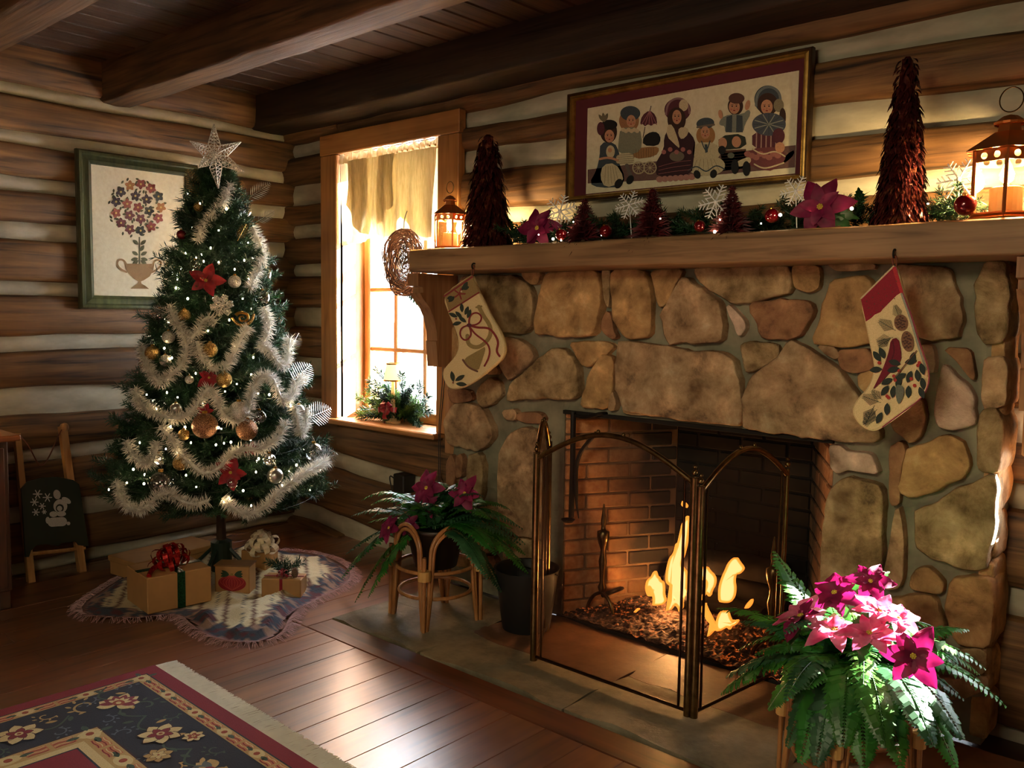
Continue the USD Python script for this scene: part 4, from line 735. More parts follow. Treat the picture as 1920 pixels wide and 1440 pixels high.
# oval grapevine wreath hung at the end of the mantel
vw = Thing('grapevine_wreath', 'dark oval grapevine wreath hanging in the window beside the end of the mantel', 'wreath', (-3.22, 2.86, 1.36))
wc = U(757, 492, 1, 2.86); vx = np.array([ray(757, 492)[1], -ray(757, 492)[0], 0]); vx /= np.linalg.norm(vx); rg = np.random.default_rng(8); L = []
for k in range(64):
    a = np.linspace(0, 2 * math.pi, 40, endpoint=False); rr = rg.uniform(.1, 1.0) ** .6; ph = rg.uniform(0, 6.28); wob = 1 + .06 * np.sin(a * rg.integers(2, 5) + ph)
    L.append(tube(wc + (np.cos(a) * .088 * rr * wob)[:, None] * vx + np.c_[np.zeros(40), .012 * np.sin(a * 3 + ph) + rg.uniform(-.02, .02), np.sin(a) * .165 * (rr * .92 + .08) * wob][:, :3] * np.array([1, 1, 1]), rg.uniform(.0015, .0032), 5, True))
M['vine'] = plain('dark_vine', s(92, 62, 50), .35, coat=.5); vw.add('vine_strands', cat(L), M['vine'])
L = []
for k in range(22):
    a = rg.uniform(0, 6.28); r_ = rg.uniform(0, .5); p = wc + vx * .088 * r_ * math.cos(a) + np.array([0, -.01, .165 * r_ * math.sin(a)]); L.append(needles([p, p + vx * .02 + np.array([0, 0, .03])], 26, .028, .004, 60, seed=k))
vw.add('dried_sprigs', cat(L), M['twig']); vw.add('hanger', tube(spline([wc + (0, 0, .165), wc + (.005, 0, .21), wc + (0, .02, .25)], 10), .003, 6), M['silver_s'])
gs = single('green_garland', needles(spline([U(735, 515, 1, 3.02), U(765, 540, 1, 3.02), U(785, 560, 1, 3.02), U(800, 570, 1, 3.02)], 20), 900, .06, .004, 65, seed=3), M['fir'], 'small tuft of green fir hanging in the window below the oval wreath', 'greenery')
# sill: lamp, fir arrangement with red bow, small dark clip
lp = U(737, 742, 1, 3.08); sl = Thing('sill_lamp', 'little lamp with a cream shade standing behind the greenery on the window sill', 'lamp', (lp[0], 3.08, WIN[2]))
b = U(737, 713, 1, 3.08)[2]; t_ = U(737, 682, 1, 3.08)[2]; X0 = np.array([lp[0], 3.08, 0])
M['shade'] = plain('lamp_shade', s(250, 242, 222), .8, trans=.6)
sl.add('base', lathe([(.0, WIN[2]), (.04, WIN[2] + .001), (.042, WIN[2] + .012), (.014, WIN[2] + .03), (.009, b), (.006, t_ - .02), (0, t_ - .02)], 20, t=X0), M['candle'])
sl.add('shade', lathe([(.052, b), (.036, t_), (.0345, t_), (.0505, b)], 28, t=X0), M['shade'], True)
for z, r in ((b, .0525), (t_, .0365)): sl.add('shade_trim', lathe([(r - .001, z - .004), (r + .0015, z - .004), (r + .0015, z + .004), (r - .001, z + .004)], 28, t=X0), M['gold'])
ga = Thing('fir_arrangement', 'bushy fir arrangement with a red bow lying on the window sill', 'greenery', U(745, 790, 2, WIN[2] + .005))
rg = np.random.default_rng(21); gc = ga.loc + np.array([0, .04, .02])
for k in range(54):
    a = rg.uniform(0, 6.28); el = rg.uniform(-.05, 1.15); L_ = rg.uniform(.14, .28) * (1.15 if abs(math.cos(a)) > .6 else .8); d = np.array([math.cos(a) * math.cos(el), math.sin(a) * math.cos(el) * .55 - .12, math.sin(el)]); p1 = gc + d * L_; p1[1] = min(p1[1], 3.10); p1[2] = max(p1[2], WIN[2] + .01) if p1[1] > YB - .1 else p1[2]
    P = spline([gc + d * .02, gc + d * L_ * .5 + (0, 0, .01), p1], 12); ga.add('fir_sprig', cat([needles(P, 230, .036, .005, 48, seed=k), tube(P, .002, 4)]), M['fir_l'] if k % 3 == 0 else M['fir'])
bp = U(728, 768, 1, ga.loc[1] - .07); ga.add('red_bow', cat([bow(bp, .055, (.25, -1, .2), 4, 8, .55), tube(spline([bp, bp + (-.01, -.01, -.05), bp + (-.03, -.005, -.09)], 8), .006, 5)]), M['red_rib'])
single('sill_clip', box(U(677, 777, 2, WIN[2]) + (-.012, -.012, 0), U(677, 777, 2, WIN[2]) + (.012, .012, .014), .003), M['blackp'], 'small black clip on the left end of the window sill', 'clip')
# power adapter on the wall and the cords
ad = U(757, 905, 1, YB - .05); pa = Thing('power_adapter', 'black square power adapter plugged in low on the back wall', 'plug', ad)
pa.add('case', box(ad - (.042, .04, .048), ad + (.042, .045, .048), .006), M['blackp']); pa.add('plug_cord', tube(spline([ad + (-.04, -.02, .01), ad + (-.07, -.03, .03), ad + (-.06, -.03, -.04), ad + (-.05, -.02, -.14), ad + (-.02, -.02, -.30)], 30), .0035, 6), M['blackp'])
for k, (xa, xb) in enumerate(((829, 823), (833, 826))):
    P = spline([U(xa + 2, 640, 1, 2.98), U(xa, 720, 1, 2.97), U(xb, 800, 1, 2.97), U(xb - 1, 890, 1, 2.97), U(xb - 6, 960, 1, 2.95)], 40)
    single('power_cable', tube(P, .0022, 6), M['blackp'], 'thin dark cord hanging down beside the fireplace, ' + ('left one of the pair' if k == 0 else 'right one of the pair'), 'cord')

# ------------------------------------------------------------------ stockings
def stocking(name, label, sx0, sy0, sc, outline, y, decal, hookpx, hooky):
    mp = lambda a, b: UP(sx0 + a / sc, sy0 + b / sc, (0, y, 0), (0, 1, 0))
    T = Thing(name, label, 'stocking', mp(outline[1][0], outline[1][1]))
    T.add('body', outlined(chaikin(outline, 2), mp, (0, -1, 0), .012, .007), M['stk'], 50)
    q = Print(lambda a, b: UP(sx0 + a / sc, sy0 + b / sc, (0, y - .0125, 0), (0, 1, 0)), (0, -1, 0), .00008); decal(q); v_, c_ = q.mesh(); T.add('needlepoint', v_, M['felt'], col=c_)
    h0 = mp(*hookpx); h1 = U(*hooky, 1, MY0 - .006); c = (h0 + h1) / 2
    T.add('loop', tube([h0 + (0, 0, -.01), c + (-.006, 0, 0), h1 + (-.002, 0, -.004), h1 + (.002, 0, -.004), c + (.007, 0, 0), h0 + (.004, 0, -.01)], .0026, 6), M['loop'])
    return h1
M['stk'] = tex('cream_needlepoint', [(.3, s(214, 190, 138)), (.7, s(230, 208, 160))], (260, 260, 260), 2, .9, .3, .002); M['loop'] = plain('cord_loop', s(110, 62, 44), .6)
hol, redd, gol, bro = s(42, 54, 44), s(134, 42, 44), s(150, 128, 78), s(112, 74, 58)
def st1(q):
    q.poly([(167, 368), (436, 184), (506, 348), (216, 540)], s(152, 126, 78)); q.line([(172, 388), (440, 200)], 17, redd, False); q.line([(214, 536), (504, 352)], 14, redd, False)
    for x, y, a, L in ((330, 330, -.7, 90), (350, 320, -1.0, 85), (345, 320, -.35, 70), (270, 390, 2.4, 80), (265, 400, 3.0, 70)): q.leaf(x, y, a, L, 40, hol)
    for k in range(5): q.line([(318, 365), (318 + 52 * math.cos(k * 1.256), 365 + 52 * math.sin(k * 1.256))], 14, redd, False)
    q.ell(336, 342, 9, 9, crm)
    q.line([(505, 490), (560, 590), (615, 690), (610, 770), (560, 840), (480, 880), (410, 850), (395, 770)], 38, gol); q.line([(480, 495), (530, 485)], 18, gol, False); q.poly([(575, 870), (520, 900), (345, 1000), (380, 1060), (495, 1126), (545, 980)], gol, 1); q.line([(352, 1002), (400, 1065), (490, 1112)], 18, bro)
    q.line([(410, 665), (500, 690), (600, 700), (660, 760), (690, 850), (680, 920), (705, 965)], 21, redd); q.line([(410, 670), (470, 750), (560, 820), (600, 870), (605, 960), (560, 1060)], 17, redd)
    q.line([(412, 660), (430, 570), (490, 550), (530, 590), (500, 650), (412, 668)], 16, redd); q.line([(408, 668), (340, 700), (330, 770), (375, 810), (420, 780), (412, 675)], 16, redd); q.ell(412, 668, 24, 18, s(92, 36, 52))
    for x, y, a in ((345, 545, -1.65), (372, 570, -1.2), (300, 590, -2.7), (345, 600, -2.35), (395, 600, -1.2), (340, 640, 2.9), (385, 640, -2.5)): q.leaf(x, y, a, 92, 38, hol)
    for x, y, a in ((262, 1215, -1.75), (278, 1205, -.55), (285, 1232, .08)): q.leaf(x, y, a, 108, 42, hol)
    q.ell(288, 606, 9, 9, redd); q.ell(258, 1222, 7, 7, redd)
stocking('holly_horn_stocking', 'cream stocking with a ribboned horn, hung from the left end of the mantel', 800, 480, 5.145,
         [(160, 372), (440, 175), (456, 192), (500, 320), (560, 430), (640, 600), (730, 740), (770, 870), (765, 940), (730, 1010), (600, 1120), (430, 1250), (300, 1292), (220, 1282), (172, 1190), (163, 1110), (200, 1060), (292, 960), (320, 880), (315, 800), (280, 690), (215, 545)], 2.632, st1, (436, 182), (889, 496))
def st2(q):
    q.poly([(136, 400), (384, 156), (400, 160), (452, 345), (405, 375), (385, 395), (300, 480), (285, 500), (240, 520), (215, 545), (174, 572)], s(140, 26, 44)); q.line([(138, 398), (382, 156)], 12, s(198, 176, 140), False); q.line([(400, 165), (448, 350), (520, 540), (580, 740), (640, 920), (648, 1000), (606, 1120), (478, 1232), (300, 1362)], 9, s(138, 52, 72)); q.line([(386, 175), (440, 345)], 26, s(178, 46, 52), False); q.line([(442, 365), (510, 560), (570, 760), (625, 930)], 16, s(150, 148, 132), False)
    for k in range(16): q.ell(180 + k * 15, 420 - k * 10 + 60 * (k % 3), 4, 4, s(90, 70, 50))
    dg, ol = s(40, 50, 46), s(86, 84, 60)
    for x, y, a, L in ((430, 560, -1.9, 120), (400, 640, -2.6, 150), (380, 690, 2.9, 130), (360, 700, 2.6, 110), (290, 1180, -2.8, 150), (260, 1230, 2.3, 150), (240, 1200, 2.0, 170), (300, 1160, -2.4, 110)): q.sprig(x, y, a, L, dg, 11)
    for x, y, w, h in ((440, 580, 52, 62), (490, 720, 46, 78)):
        q.ell(x, y, w, h, s(128, 90, 66), -10)
        for k in range(18): q.ell(x + w * .7 * math.cos(k * 2.4) * ((k / 18) ** .5), y + h * .8 * math.sin(k * 2.4) * ((k / 18) ** .5), 9, 7, s(82, 54, 44))
    q.poly([(366, 705), (420, 690), (440, 780), (445, 860), (400, 920), (345, 965), (300, 1020), (228, 1086), (250, 1040), (300, 940), (330, 860), (352, 790)], s(110, 20, 40), 1); q.line([(380, 720), (390, 800), (360, 880)], 10, s(84, 14, 34))
    for x, y, a in ((290, 870, -2.2), (320, 850, -2.0), (300, 925, 3.0), (440, 890, -2.9), (430, 920, 2.9), (380, 1000, 2.7), (350, 1050, 2.2), (390, 1050, 1.7), (440, 980, 1.9), (470, 880, -.2), (520, 940, 1.9), (540, 800, 1.8), (560, 930, 1.4), (600, 990, 1.4), (580, 1060, 1.2), (500, 1050, 1.6), (590, 880, 1.3), (340, 1180, 1.6), (300, 1250, 2.0), (480, 960, 2.6)): q.leaf(x, y, a, 95, 46, dg)
    q.poly([(402, 1040), (460, 1050), (470, 1110), (430, 1200), (405, 1150)], s(104, 108, 96), 1)
    for x, y in ((280, 880), (390, 980), (400, 1010), (580, 880), (570, 900), (545, 1050), (340, 1130), (520, 1000), (430, 940), (350, 1140)): q.ell(x, y, 13, 13, s(170, 52, 48))
    q.line([(560, 790), (470, 900), (390, 1000)], 7, bro)
stocking('cardinal_stocking', 'cream stocking with a red cuff and red bird, hung towards the right of the mantel', 1580, 460, 4.0,
         [(130, 398), (384, 148), (414, 152), (462, 330), (522, 520), (572, 720), (642, 900), (654, 1000), (610, 1132), (480, 1242), (300, 1372), (220, 1402), (130, 1352), (80, 1272), (74, 1220), (110, 1150), (190, 1070), (236, 960), (236, 880), (205, 740), (173, 580)], 2.632, st2, (388, 156), (1677, 476))
for hx, lb in (((888, 498), 'small dark hook in the mantel holding the horn stocking'), ((1677, 474), 'small dark hook in the mantel holding the red bird stocking')):
    h = U(*hx, 1, MY0 - .008); single('stocking_hook', tube(spline([h + (0, .014, .006), h + (0, -.004, .008), h + (0, -.01, -.006), h + (0, -.003, -.014)], 12), .003, 6), M['iron'], lb, 'hook')
# ================================================================== the Christmas tree
TX, TY = -3.87, 2.2; TREE = np.array([TX, TY, 0.])
_tz = [.30, .42, .60, .90, 1.2, 1.5, 1.75, 1.92, 2.0]; _tr = [.50, .54, .50, .41, .32, .222, .128, .06, .02]
def tree_r(z): return float(np.interp(z, _tz, _tr))
def depth_px(p): return (RC.T @ (np.asarray(p) - EYE))[2] / FPX        # metres per photo pixel at a point
def on_tree(px, py, off=0.):
    """Where the photo's line of sight first meets the tree's surface (or passes it most closely)."""
    d = ray(px, py); d = d / np.linalg.norm(d); best = None
    for t in np.linspace(3.2, 5.4, 700):
        p = EYE + d * t; g = math.hypot(p[0] - TX, p[1] - TY) - tree_r(p[2]) - off
        if g < 0: return p
        if best is None or g < best[0]: best = (g, p)
    return best[1]
tree = Thing('christmas_tree', 'dark green artificial Christmas tree standing in the corner between picture and window', 'Christmas tree', TREE)
tree.add('trunk', tube([TREE + (0, 0, .03), TREE + (0, 0, 1.0), TREE + (0, 0, 1.93)], [.024, .016, .006], 10), M['twig'])
def stand():
    o = [lathe([(0, .0), (.05, .0), (.05, .16), (.03, .17), (0, .17)], 16, t=TREE)]
    for k in range(4): a = k * 1.571 + .5; o.append(tube([TREE + (math.cos(a) * .03, math.sin(a) * .03, .14), TREE + (math.cos(a) * .17, math.sin(a) * .17, .012)], .009, 6))
    return cat(o)
tree.add('tree_stand', stand(), M['greenmetal'] if 'greenmetal' in M else M['fir'])
def branch_shape(seed, L, detail=1.0):
    """A fir branch along +x, length L, with side twigs and needles."""
    rg = np.random.default_rng(seed); main = np.array([[0, 0, 0], [L * .4, 0, -.012], [L * .75, 0, -.004], [L, 0, .02]]); P = spline(main, 14); o = [tube(P, np.linspace(.0045, .0015, 14), 5), needles(P, int(260 * L / .45 * detail), .036, .0034, 52, seed=seed)]
    nt = max(3, int(L / .07))
    for k in range(nt):
        u = .22 + .72 * k / nt; p = P[int(u * 13)]
        for sg in (-1, 1):
            a = sg * rg.uniform(.55, .85); l = L * (1 - u) * .62 + .07; d = np.array([math.cos(a), math.sin(a), rg.uniform(-.15, .30)]); Q = np.array([p, p + d * l * .5 + (0, 0, -.004), p + d * l + (0, 0, .008)]); Q = spline(Q, 8)
            o += [tube(Q, .0018, 4), needles(Q, int(640 * l * detail), .034, .0034, 50, seed=seed * 97 + k * 2 + (sg > 0))]
    return cat(o)
protos = {}
rg = np.random.default_rng(31); NB = 250
for k in range(NB):
    h = (k + .5) / NB; z = .36 + 1.60 * (1 - (1 - h) ** 1.25) / 1.0; z = min(z, 1.97); a = k * 2.39996 + rg.uniform(-.2, .2); R = tree_r(z) * rg.uniform(.84, 1.07) * (1 - .35 * min(max((z - 1.5) / .3, 0), 1)) + .015
    px_ = TX + R * math.cos(a)
    if px_ < XL + .07: R *= .86
    key = (k % 5, round(R, 1) if R > .1 else .08)
    if key not in protos: protos[key] = branch_shape(hash(key) % 1000 if False else k + 1, max(key[1], .07))
    L0 = max(key[1], .07); v, f = protos[key]; tilt = rg.uniform(-.05, .18) + .55 * max(0, (z - 1.75)) * 2.2
    w = (v * (R / L0 if R < L0 * 1.4 else 1.2)) @ (rotz(a) @ roty(-tilt)).T + TREE + (0, 0, z - R * tilt * .6)
    tree.add('branch', (w, f), M['fir'])
tree.add('top_tuft', xf(needles(spline([(0, 0, 1.86), (0, 0, 1.93), (0, 0, 1.99)], 8), 260, .05, .0034, 48, seed=77), None, TREE), M['fir'])
# star
sc_ = U(402, 292, 1, TY - .13); star = Thing('tree_star', 'silver glittered six pointed star on top of the tree', 'star', sc_)
fw = ray(402, 292); fw[2] = 0; fw /= np.linalg.norm(fw); rx = np.array([fw[1], -fw[0], 0.])
pts6 = [(402, 233), (450, 263), (455, 318), (408, 352), (373, 316), (359, 268)]; mpx = depth_px(sc_)
for (x, y) in pts6:
    d = np.array([(x - 402), (292 - y)]) * mpx; L_ = np.linalg.norm(d); d /= L_; e = np.array([-d[1], d[0]]); m = .36 * L_; wd = .026
    to = lambda a, b, c: sc_ + rx * (d[0] * a + e[0] * b) + np.array([0, 0, 1.]) * (d[1] * a + e[1] * b) - fw * c
    V = np.array([to(0, 0, 0.026), to(m, wd, 0), to(L_, 0, 0), to(m, -wd, 0), to(m, 0, .02), to(0, 0, -.018), to(m, 0, -.012)]); F = np.array([[0, 4, 1], [4, 2, 1], [0, 3, 4], [4, 3, 2], [5, 1, 6], [6, 1, 2], [5, 6, 3], [6, 2, 3]])
    L_t = [tube([V[0], V[1], V[2]], .0026, 5), tube([V[0], V[3], V[2]], .0026, 5), tube([V[0], V[4], V[2]], .0024, 5)]
    for sd in (1, 3):
        for u_ in np.linspace(.08, .92, 9):
            a_ = V[0] * (1 - u_ / .36) + V[sd] * (u_ / .36) if u_ < .36 else V[sd] * (1 - (u_ - .36) / .64) + V[2] * ((u_ - .36) / .64); b_ = V[0] * (1 - u_ / .36) + V[4] * (u_ / .36) if u_ < .36 else V[4] * (1 - (u_ - .36) / .64) + V[2] * ((u_ - .36) / .64)
            u2 = min(u_ + .10, .97); c_ = V[0] * (1 - u2 / .36) + V[4] * (u2 / .36) if u2 < .36 else V[4] * (1 - (u2 - .36) / .64) + V[2] * ((u2 - .36) / .64); L_t += [tube([a_, b_], .0016, 4), tube([a_, c_], .0016, 4)]
            L_t.append(ball((a_ + b_) / 2, .0032, 4))
    star.add('star_point', cat(L_t), M['silver'])
star.add('star_heart', ball(sc_ - fw * .012, .012, 8), M['silver'])
# tinsel swags, traced where they hang
swags = [
 ('white tinsel hanging from the top of the tree below the star', [(432, 345), (425, 365), (410, 388), (394, 406), (380, 425), (370, 452)]),
 ('white tinsel falling down the upper right side of the tree', [(472, 425), (482, 445), (491, 470), (489, 497), (478, 520), (468, 540)]),
 ('white tinsel down the right side beside the snowflake ornament', [(494, 575), (502, 595), (504, 615), (497, 635), (492, 652)]),
 ('white tinsel dipping at middle height left of the tree centre', [(318, 572), (328, 598), (342, 620), (356, 632), (371, 622), (380, 604), (391, 596), (404, 606)]),
 ('white tinsel looped on the left edge at middle height', [(270, 645), (274, 680), (288, 706), (303, 716), (322, 702), (342, 682), (350, 652), (346, 632)]),
 ('white tinsel swag at the centre above the red ribbon', [(370, 640), (377, 668), (394, 690), (416, 692), (433, 672), (446, 646), (455, 628), (468, 614)]),
 ('long white tinsel rising and dipping across the middle of the tree', [(255, 728), (262, 755), (285, 771), (310, 781), (335, 784), (356, 775), (372, 756), (384, 736), (394, 728), (405, 744), (415, 770), (430, 786), (448, 790), (462, 775), (470, 750), (477, 722), (488, 706), (505, 705), (519, 728), (533, 752), (545, 745), (556, 720), (570, 708)]),
 ('white tinsel folded on a right hand branch tip', [(488, 648), (505, 656), (518, 676), (531, 686), (541, 664), (543, 636)]),
 ('white tinsel swag sweeping across the lower middle of the tree', [(300, 800), (318, 818), (334, 844), (355, 866), (385, 886), (406, 880), (426, 860), (440, 846), (465, 842), (490, 841), (510, 830), (526, 814), (536, 792)]),
 ('short white tinsel loop on the lower left branches', [(240, 826), (248, 850), (262, 866), (280, 869), (291, 850), (295, 828)]),
 ('white tinsel along the bottom left edge of the tree', [(219, 900), (229, 935), (254, 956), (280, 946), (296, 930), (315, 924), (340, 938), (365, 945), (390, 939)]),
 ('white tinsel sweeping up the bottom right edge of the tree', [(418, 932), (436, 951), (462, 962), (490, 955), (516, 930), (542, 908), (570, 888), (592, 875), (612, 864)]),
 ('white tinsel dangling at the far right branch tips', [(550, 760), (558, 786), (564, 812), (574, 792), (573, 765)])]
for k, (lb, px) in enumerate(swags):
    P = spline([on_tree(x, y, .03) for x, y in px], 8 * len(px)); L_ = np.linalg.norm(np.diff(P, axis=0), axis=1).sum()
    T = Thing('tinsel_garland', lb, 'garland', P[0], group=None); T.add('strands', needles(P, int(2700 * L_), .041, .0030, 78, 14, seed=300 + k), M['tinsel'], kind='stuff'); T.add('core', tube(P, .009, 6), M['tinsel'])
# ornaments
def ornament(px, py, r, mat, lb, cat_='ornament', sq=(1, 1, 1), off=.01):
    p = on_tree(px, py, off); R = r * depth_px(p); T = Thing('bauble', lb, cat_, p)
    T.add('ball', ball(p, R, 14, sq), M[mat], True); T.add('cap', lathe([(0, R * .97), (R * .22, R * .97), (R * .22, R * 1.16), (0, R * 1.18)], 10, t=p), M['gold']); T.add('hook', tube(spline([p + (0, 0, R * 1.15), p + (R * .14, 0, R * 1.3), p + (0, 0, R * 1.45), p + (-.01, 0, R * 1.7)], 8), .0012, 4), M['silver_s'])
orn = [(460, 396, 12, 'clear', 'clear glass ball near the top right of the tree below the silver leaf'), (366, 500, 13, 'clear', 'clear glass ball left of the red silk flower'), (497, 514, 12, 'clear', 'bright clear glass ball on the right edge level with the red silk flower'),
 (492, 558, 14, 'clear', 'clear glass ball right of the snowflake ornament'), (440, 528, 12, 'silver', 'glittered silver ball right of the red silk flower'), (346, 592, 12, 'gold_g', 'gold glittered ball left of the snowflake ornament'), (300, 592, 14, 'clear', 'clear glass ball at the left edge level with the snowflake'),
 (316, 632, 12, 'silver', 'small bright silver ball at left middle of the tree'), (286, 662, 14, 'gold_g', 'gold glittered ball inside the left tinsel loop'), (310, 676, 11, 'silver', 'shiny silver ball right of the left tinsel loop'), (394, 656, 14, 'gold_g', 'gold glittered ball over the central tinsel swag'),
 (420, 712, 15, 'gold_g', 'pale gold glittered ball beside the upper red ribbon'), (448, 772, 20, 'silver', 'large silver glittered ball cradled in the middle tinsel'), (384, 798, 24, 'copper_g', 'largest copper glittered ball, below the middle of the tree'), (463, 806, 20, 'copper_g', 'copper glittered ball right of the largest one'),
 (486, 782, 14, 'clear', 'clear glass ball right of the silver glittered ball'), (355, 712, 8, 'silver', 'tiny silver ball left of the upper red ribbon'), (330, 766, 11, 'silver_s', 'mirror silver ball shining at left centre'), (302, 906, 23, 'clear', 'large clear glass ball low on the left of the tree'), (588, 847, 17, 'clear', 'clear glass ball at the tip of the lower right branches'),
 (516, 892, 15, 'silver_s', 'mirror silver ball low on the right of the tree'), (338, 868, 14, 'gold_g', 'gold glittered ball right of the short tinsel loop'), (298, 862, 13, 'clear', 'clear glass ball beside the short tinsel loop on the lower left'), (505, 862, 13, 'clear', 'clear glass ball low on the right above the mirror ball'), (345, 815, 11, 'gold_g', 'small gold glittered ball left of the largest copper ball'),
 (372, 388, 9, 'gold_g', 'small gold ball near the top left of the tree'), (340, 440, 9, 'redball', 'small red ball at the upper left edge of the tree'), (560, 770, 12, 'silver_s', 'mirror silver ball on the right branch tips above the silver leaf'), (435, 905, 12, 'clear', 'clear glass ball low at the centre of the tree')]
for o in orn: ornament(*o)
for px, py, r, lb in ((455, 596, 16, 'clear glass snail shaped ornament right below the snowflake'),):
    p = on_tree(px, py, .02); R = r * depth_px(p); T = Thing('snail_ornament', lb, 'ornament', p); a = np.linspace(0, 9, 40); T.add('shell', tube(p + (np.cos(a) * R * (.1 + a / 12))[:, None] * rx + (np.sin(a) * R * .8 * (.1 + a / 12))[:, None] * np.array([0, 0, 1.]), np.linspace(.002, .008, 40), 8), M['gold']); T.add('body', tube(spline([p - rx * R * 1.2, p - rx * R * .2 + (0, 0, -R * .9), p + rx * R + (0, 0, -R * .3), p + rx * R * 1.3 + (0, 0, R * .5)], 16), [.004 + .004 * math.sin(x * 3.14 / 15) for x in range(16)], 8), M['gold_g'])
# snowflakes
def snowflake(T, c, R, face_, mat, rot=0, w=.06, fine=1):
    F = frame_to(face_); o = []
    for k in range(6):
        a = k * math.pi / 3 + rot; d = np.array([math.cos(a), math.sin(a), 0]); o.append(tube([np.zeros(3), d * R], R * w * .6, 5))
        for u in (.35, .58, .8)[:2 + fine]:
            for sg in (-1, 1): b = a + sg * 1.0; o.append(tube([d * R * u, d * R * u + np.array([math.cos(b), math.sin(b), 0]) * R * (.42 - .28 * (u - .35))], R * w * .42, 4))
    T.add('crystal', xf(cat(o), F, c), M[mat]); T.add('centre', ball(c, R * .12, 6), M[mat])
p = on_tree(416, 573, .02); T = Thing('snowflake_ornament', 'silver glittered snowflake ornament on the front of the tree', 'snowflake', p); snowflake(T, p, 21 * depth_px(p), -fw + np.array([0, 0, .1]), 'silver', .2, .22)
# silver leaf picks
def leaf_pick(px0, px1, lb, mat='silver_s', off=.05, n=11, lead=None):
    a, b = on_tree(*px0, .0), on_tree(*px1, off); a = b + (a - b); T = Thing('leaf_pick', lb, 'leaf pick', a); d = b - a; L_ = np.linalg.norm(d); d /= L_; nrm = -fw + .2 * np.array([0, 0, 1.]); nrm -= d * (nrm @ d); nrm /= np.linalg.norm(nrm); e = np.cross(nrm, d); o = []
    for k in range(n):
        u = .18 + .8 * k / (n - 1); l = L_ * .30 * math.sin(math.pi * (u * .72 + .26)) + .004
        for sg in (-1, 1): q0 = a + d * L_ * u; q1 = q0 + (e * sg * .85 + d * .6) * l; m_ = (q0 + q1) / 2; w = d * L_ * .016; o.append((np.array([q0, m_ + w, q1, m_ - w]), np.array([[0, 1, 2], [0, 2, 3]])))
    T.add('stem', tube([a, b], .0016, 5), M[mat]); T.add('leaflets', cat(o), M[mat])
for q in [((372, 372), (352, 318), 'gold tinted leaf pick at the top left of the tree just below the star', 'gold_g'), ((440, 380), (455, 340), 'upright gold leaf pick right of the star', 'gold_g'), ((462, 374), (506, 344), 'silver leaf pick pointing out to the upper right of the tree', 'silver_s'), ((478, 418), (514, 396), 'second silver leaf pick pointing right below the first', 'silver_s'), ((445, 452), (462, 420), 'gold leaf pick in the upper middle of the tree', 'gold_g'),
          ((322, 496), (300, 492), 'gold leaf pick pointing left over the green picture frame', 'gold_g'), ((540, 662), (560, 625), 'silver leaf pick at the right edge at middle height', 'silver_s'), ((545, 720), (582, 684), 'dull silver leaf pick on the right edge above the tinsel tips', 'silver_s'), ((572, 786), (620, 766), 'bright silver leaf pick pointing right towards the window sill', 'silver_s'), ((585, 866), (632, 852), 'silver leaf pick at the tip of the lowest right branch', 'silver_s'), ((320, 590), (288, 575), 'silver leaf pick on the left edge at middle height', 'silver')]: leaf_pick(q[0], q[1], q[2], q[3])
# red silk flowers / ribbons
for px, py, r, lb, sd in ((386, 526, 34, 'dark red silk flower high on the front of the tree', 1), (392, 708, 24, 'bright red silk flower at the middle of the tree', 2), (432, 886, 32, 'dark red silk flower low on the front of the tree', 3), (384, 772, 16, 'small red silk flower above the largest copper ball', 4), (470, 840, 14, 'small red silk flower in the lower middle of the tree', 5)):
    p = on_tree(px, py, .02); T = Thing('silk_flower', lb, 'flower', p); poinsettia(T, p, -fw + (0, 0, .15), r * depth_px(p), sd, [M['bract_red']], 'flower', n1=5, n2=4, droop=.3)
# string lights
lights = Thing('tree_lights', 'string of warm white fairy lights wound around the tree', 'string lights', TREE)
lpx = [(352, 362), (375, 382), (425, 392), (410, 432), (475, 425), (348, 475), (382, 490), (362, 507), (440, 505), (458, 488), (308, 653), (475, 670), (550, 662), (322, 671), (313, 736), (333, 745), (294, 767), (330, 765), (380, 758), (422, 734), (367, 700), (347, 801), (343, 810), (410, 802), (415, 804), (482, 803), (358, 830), (405, 834), (433, 829), (470, 825), (510, 855), (333, 848), (420, 831), (505, 858), (485, 860), (556, 872), (428, 874), (204, 918), (270, 907), (368, 913), (456, 920), (420, 940), (430, 935), (529, 910), (550, 903), (570, 888), (480, 885), (395, 690), (405, 650), (440, 650), (352, 560), (300, 860), (262, 830), (390, 620), (505, 740), (545, 760), (320, 800), (275, 740), (455, 560), (330, 540), (400, 560), (430, 600), (465, 455), (395, 465), (250, 880), (600, 880)]
rg = np.random.default_rng(77)
for k in range(60):
    z = rg.uniform(.4, 1.7); a = rg.uniform(0, 6.28); lpx.append(None); lights_p = TREE + np.array([math.cos(a), math.sin(a), 0]) * tree_r(z) * rg.uniform(.7, .95) + (0, 0, z); lpx[-1] = lights_p
bpos = [on_tree(*q, rg.uniform(-.01, .03)) if isinstance(q, tuple) else q for q in lpx]
for p in bpos: lights.add('bulb', ball(p, rg.uniform(.0035, .0052), 5, (1, 1, 1.3)), M['bulb'])
order = sorted(range(len(bpos)), key=lambda i: (round(bpos[i][2] / .12), math.atan2(bpos[i][1] - TY, bpos[i][0] - TX)))
t_ = np.linspace(0, 1, 500); zz = .38 + 1.5 * t_; lights.add('cord', tube(TREE + np.stack([np.cos(t_ * 75) * np.array([tree_r(z) * .86 for z in zz]), np.sin(t_ * 75) * np.array([tree_r(z) * .86 for z in zz]), zz], 1), .0018, 4), M['wire'])

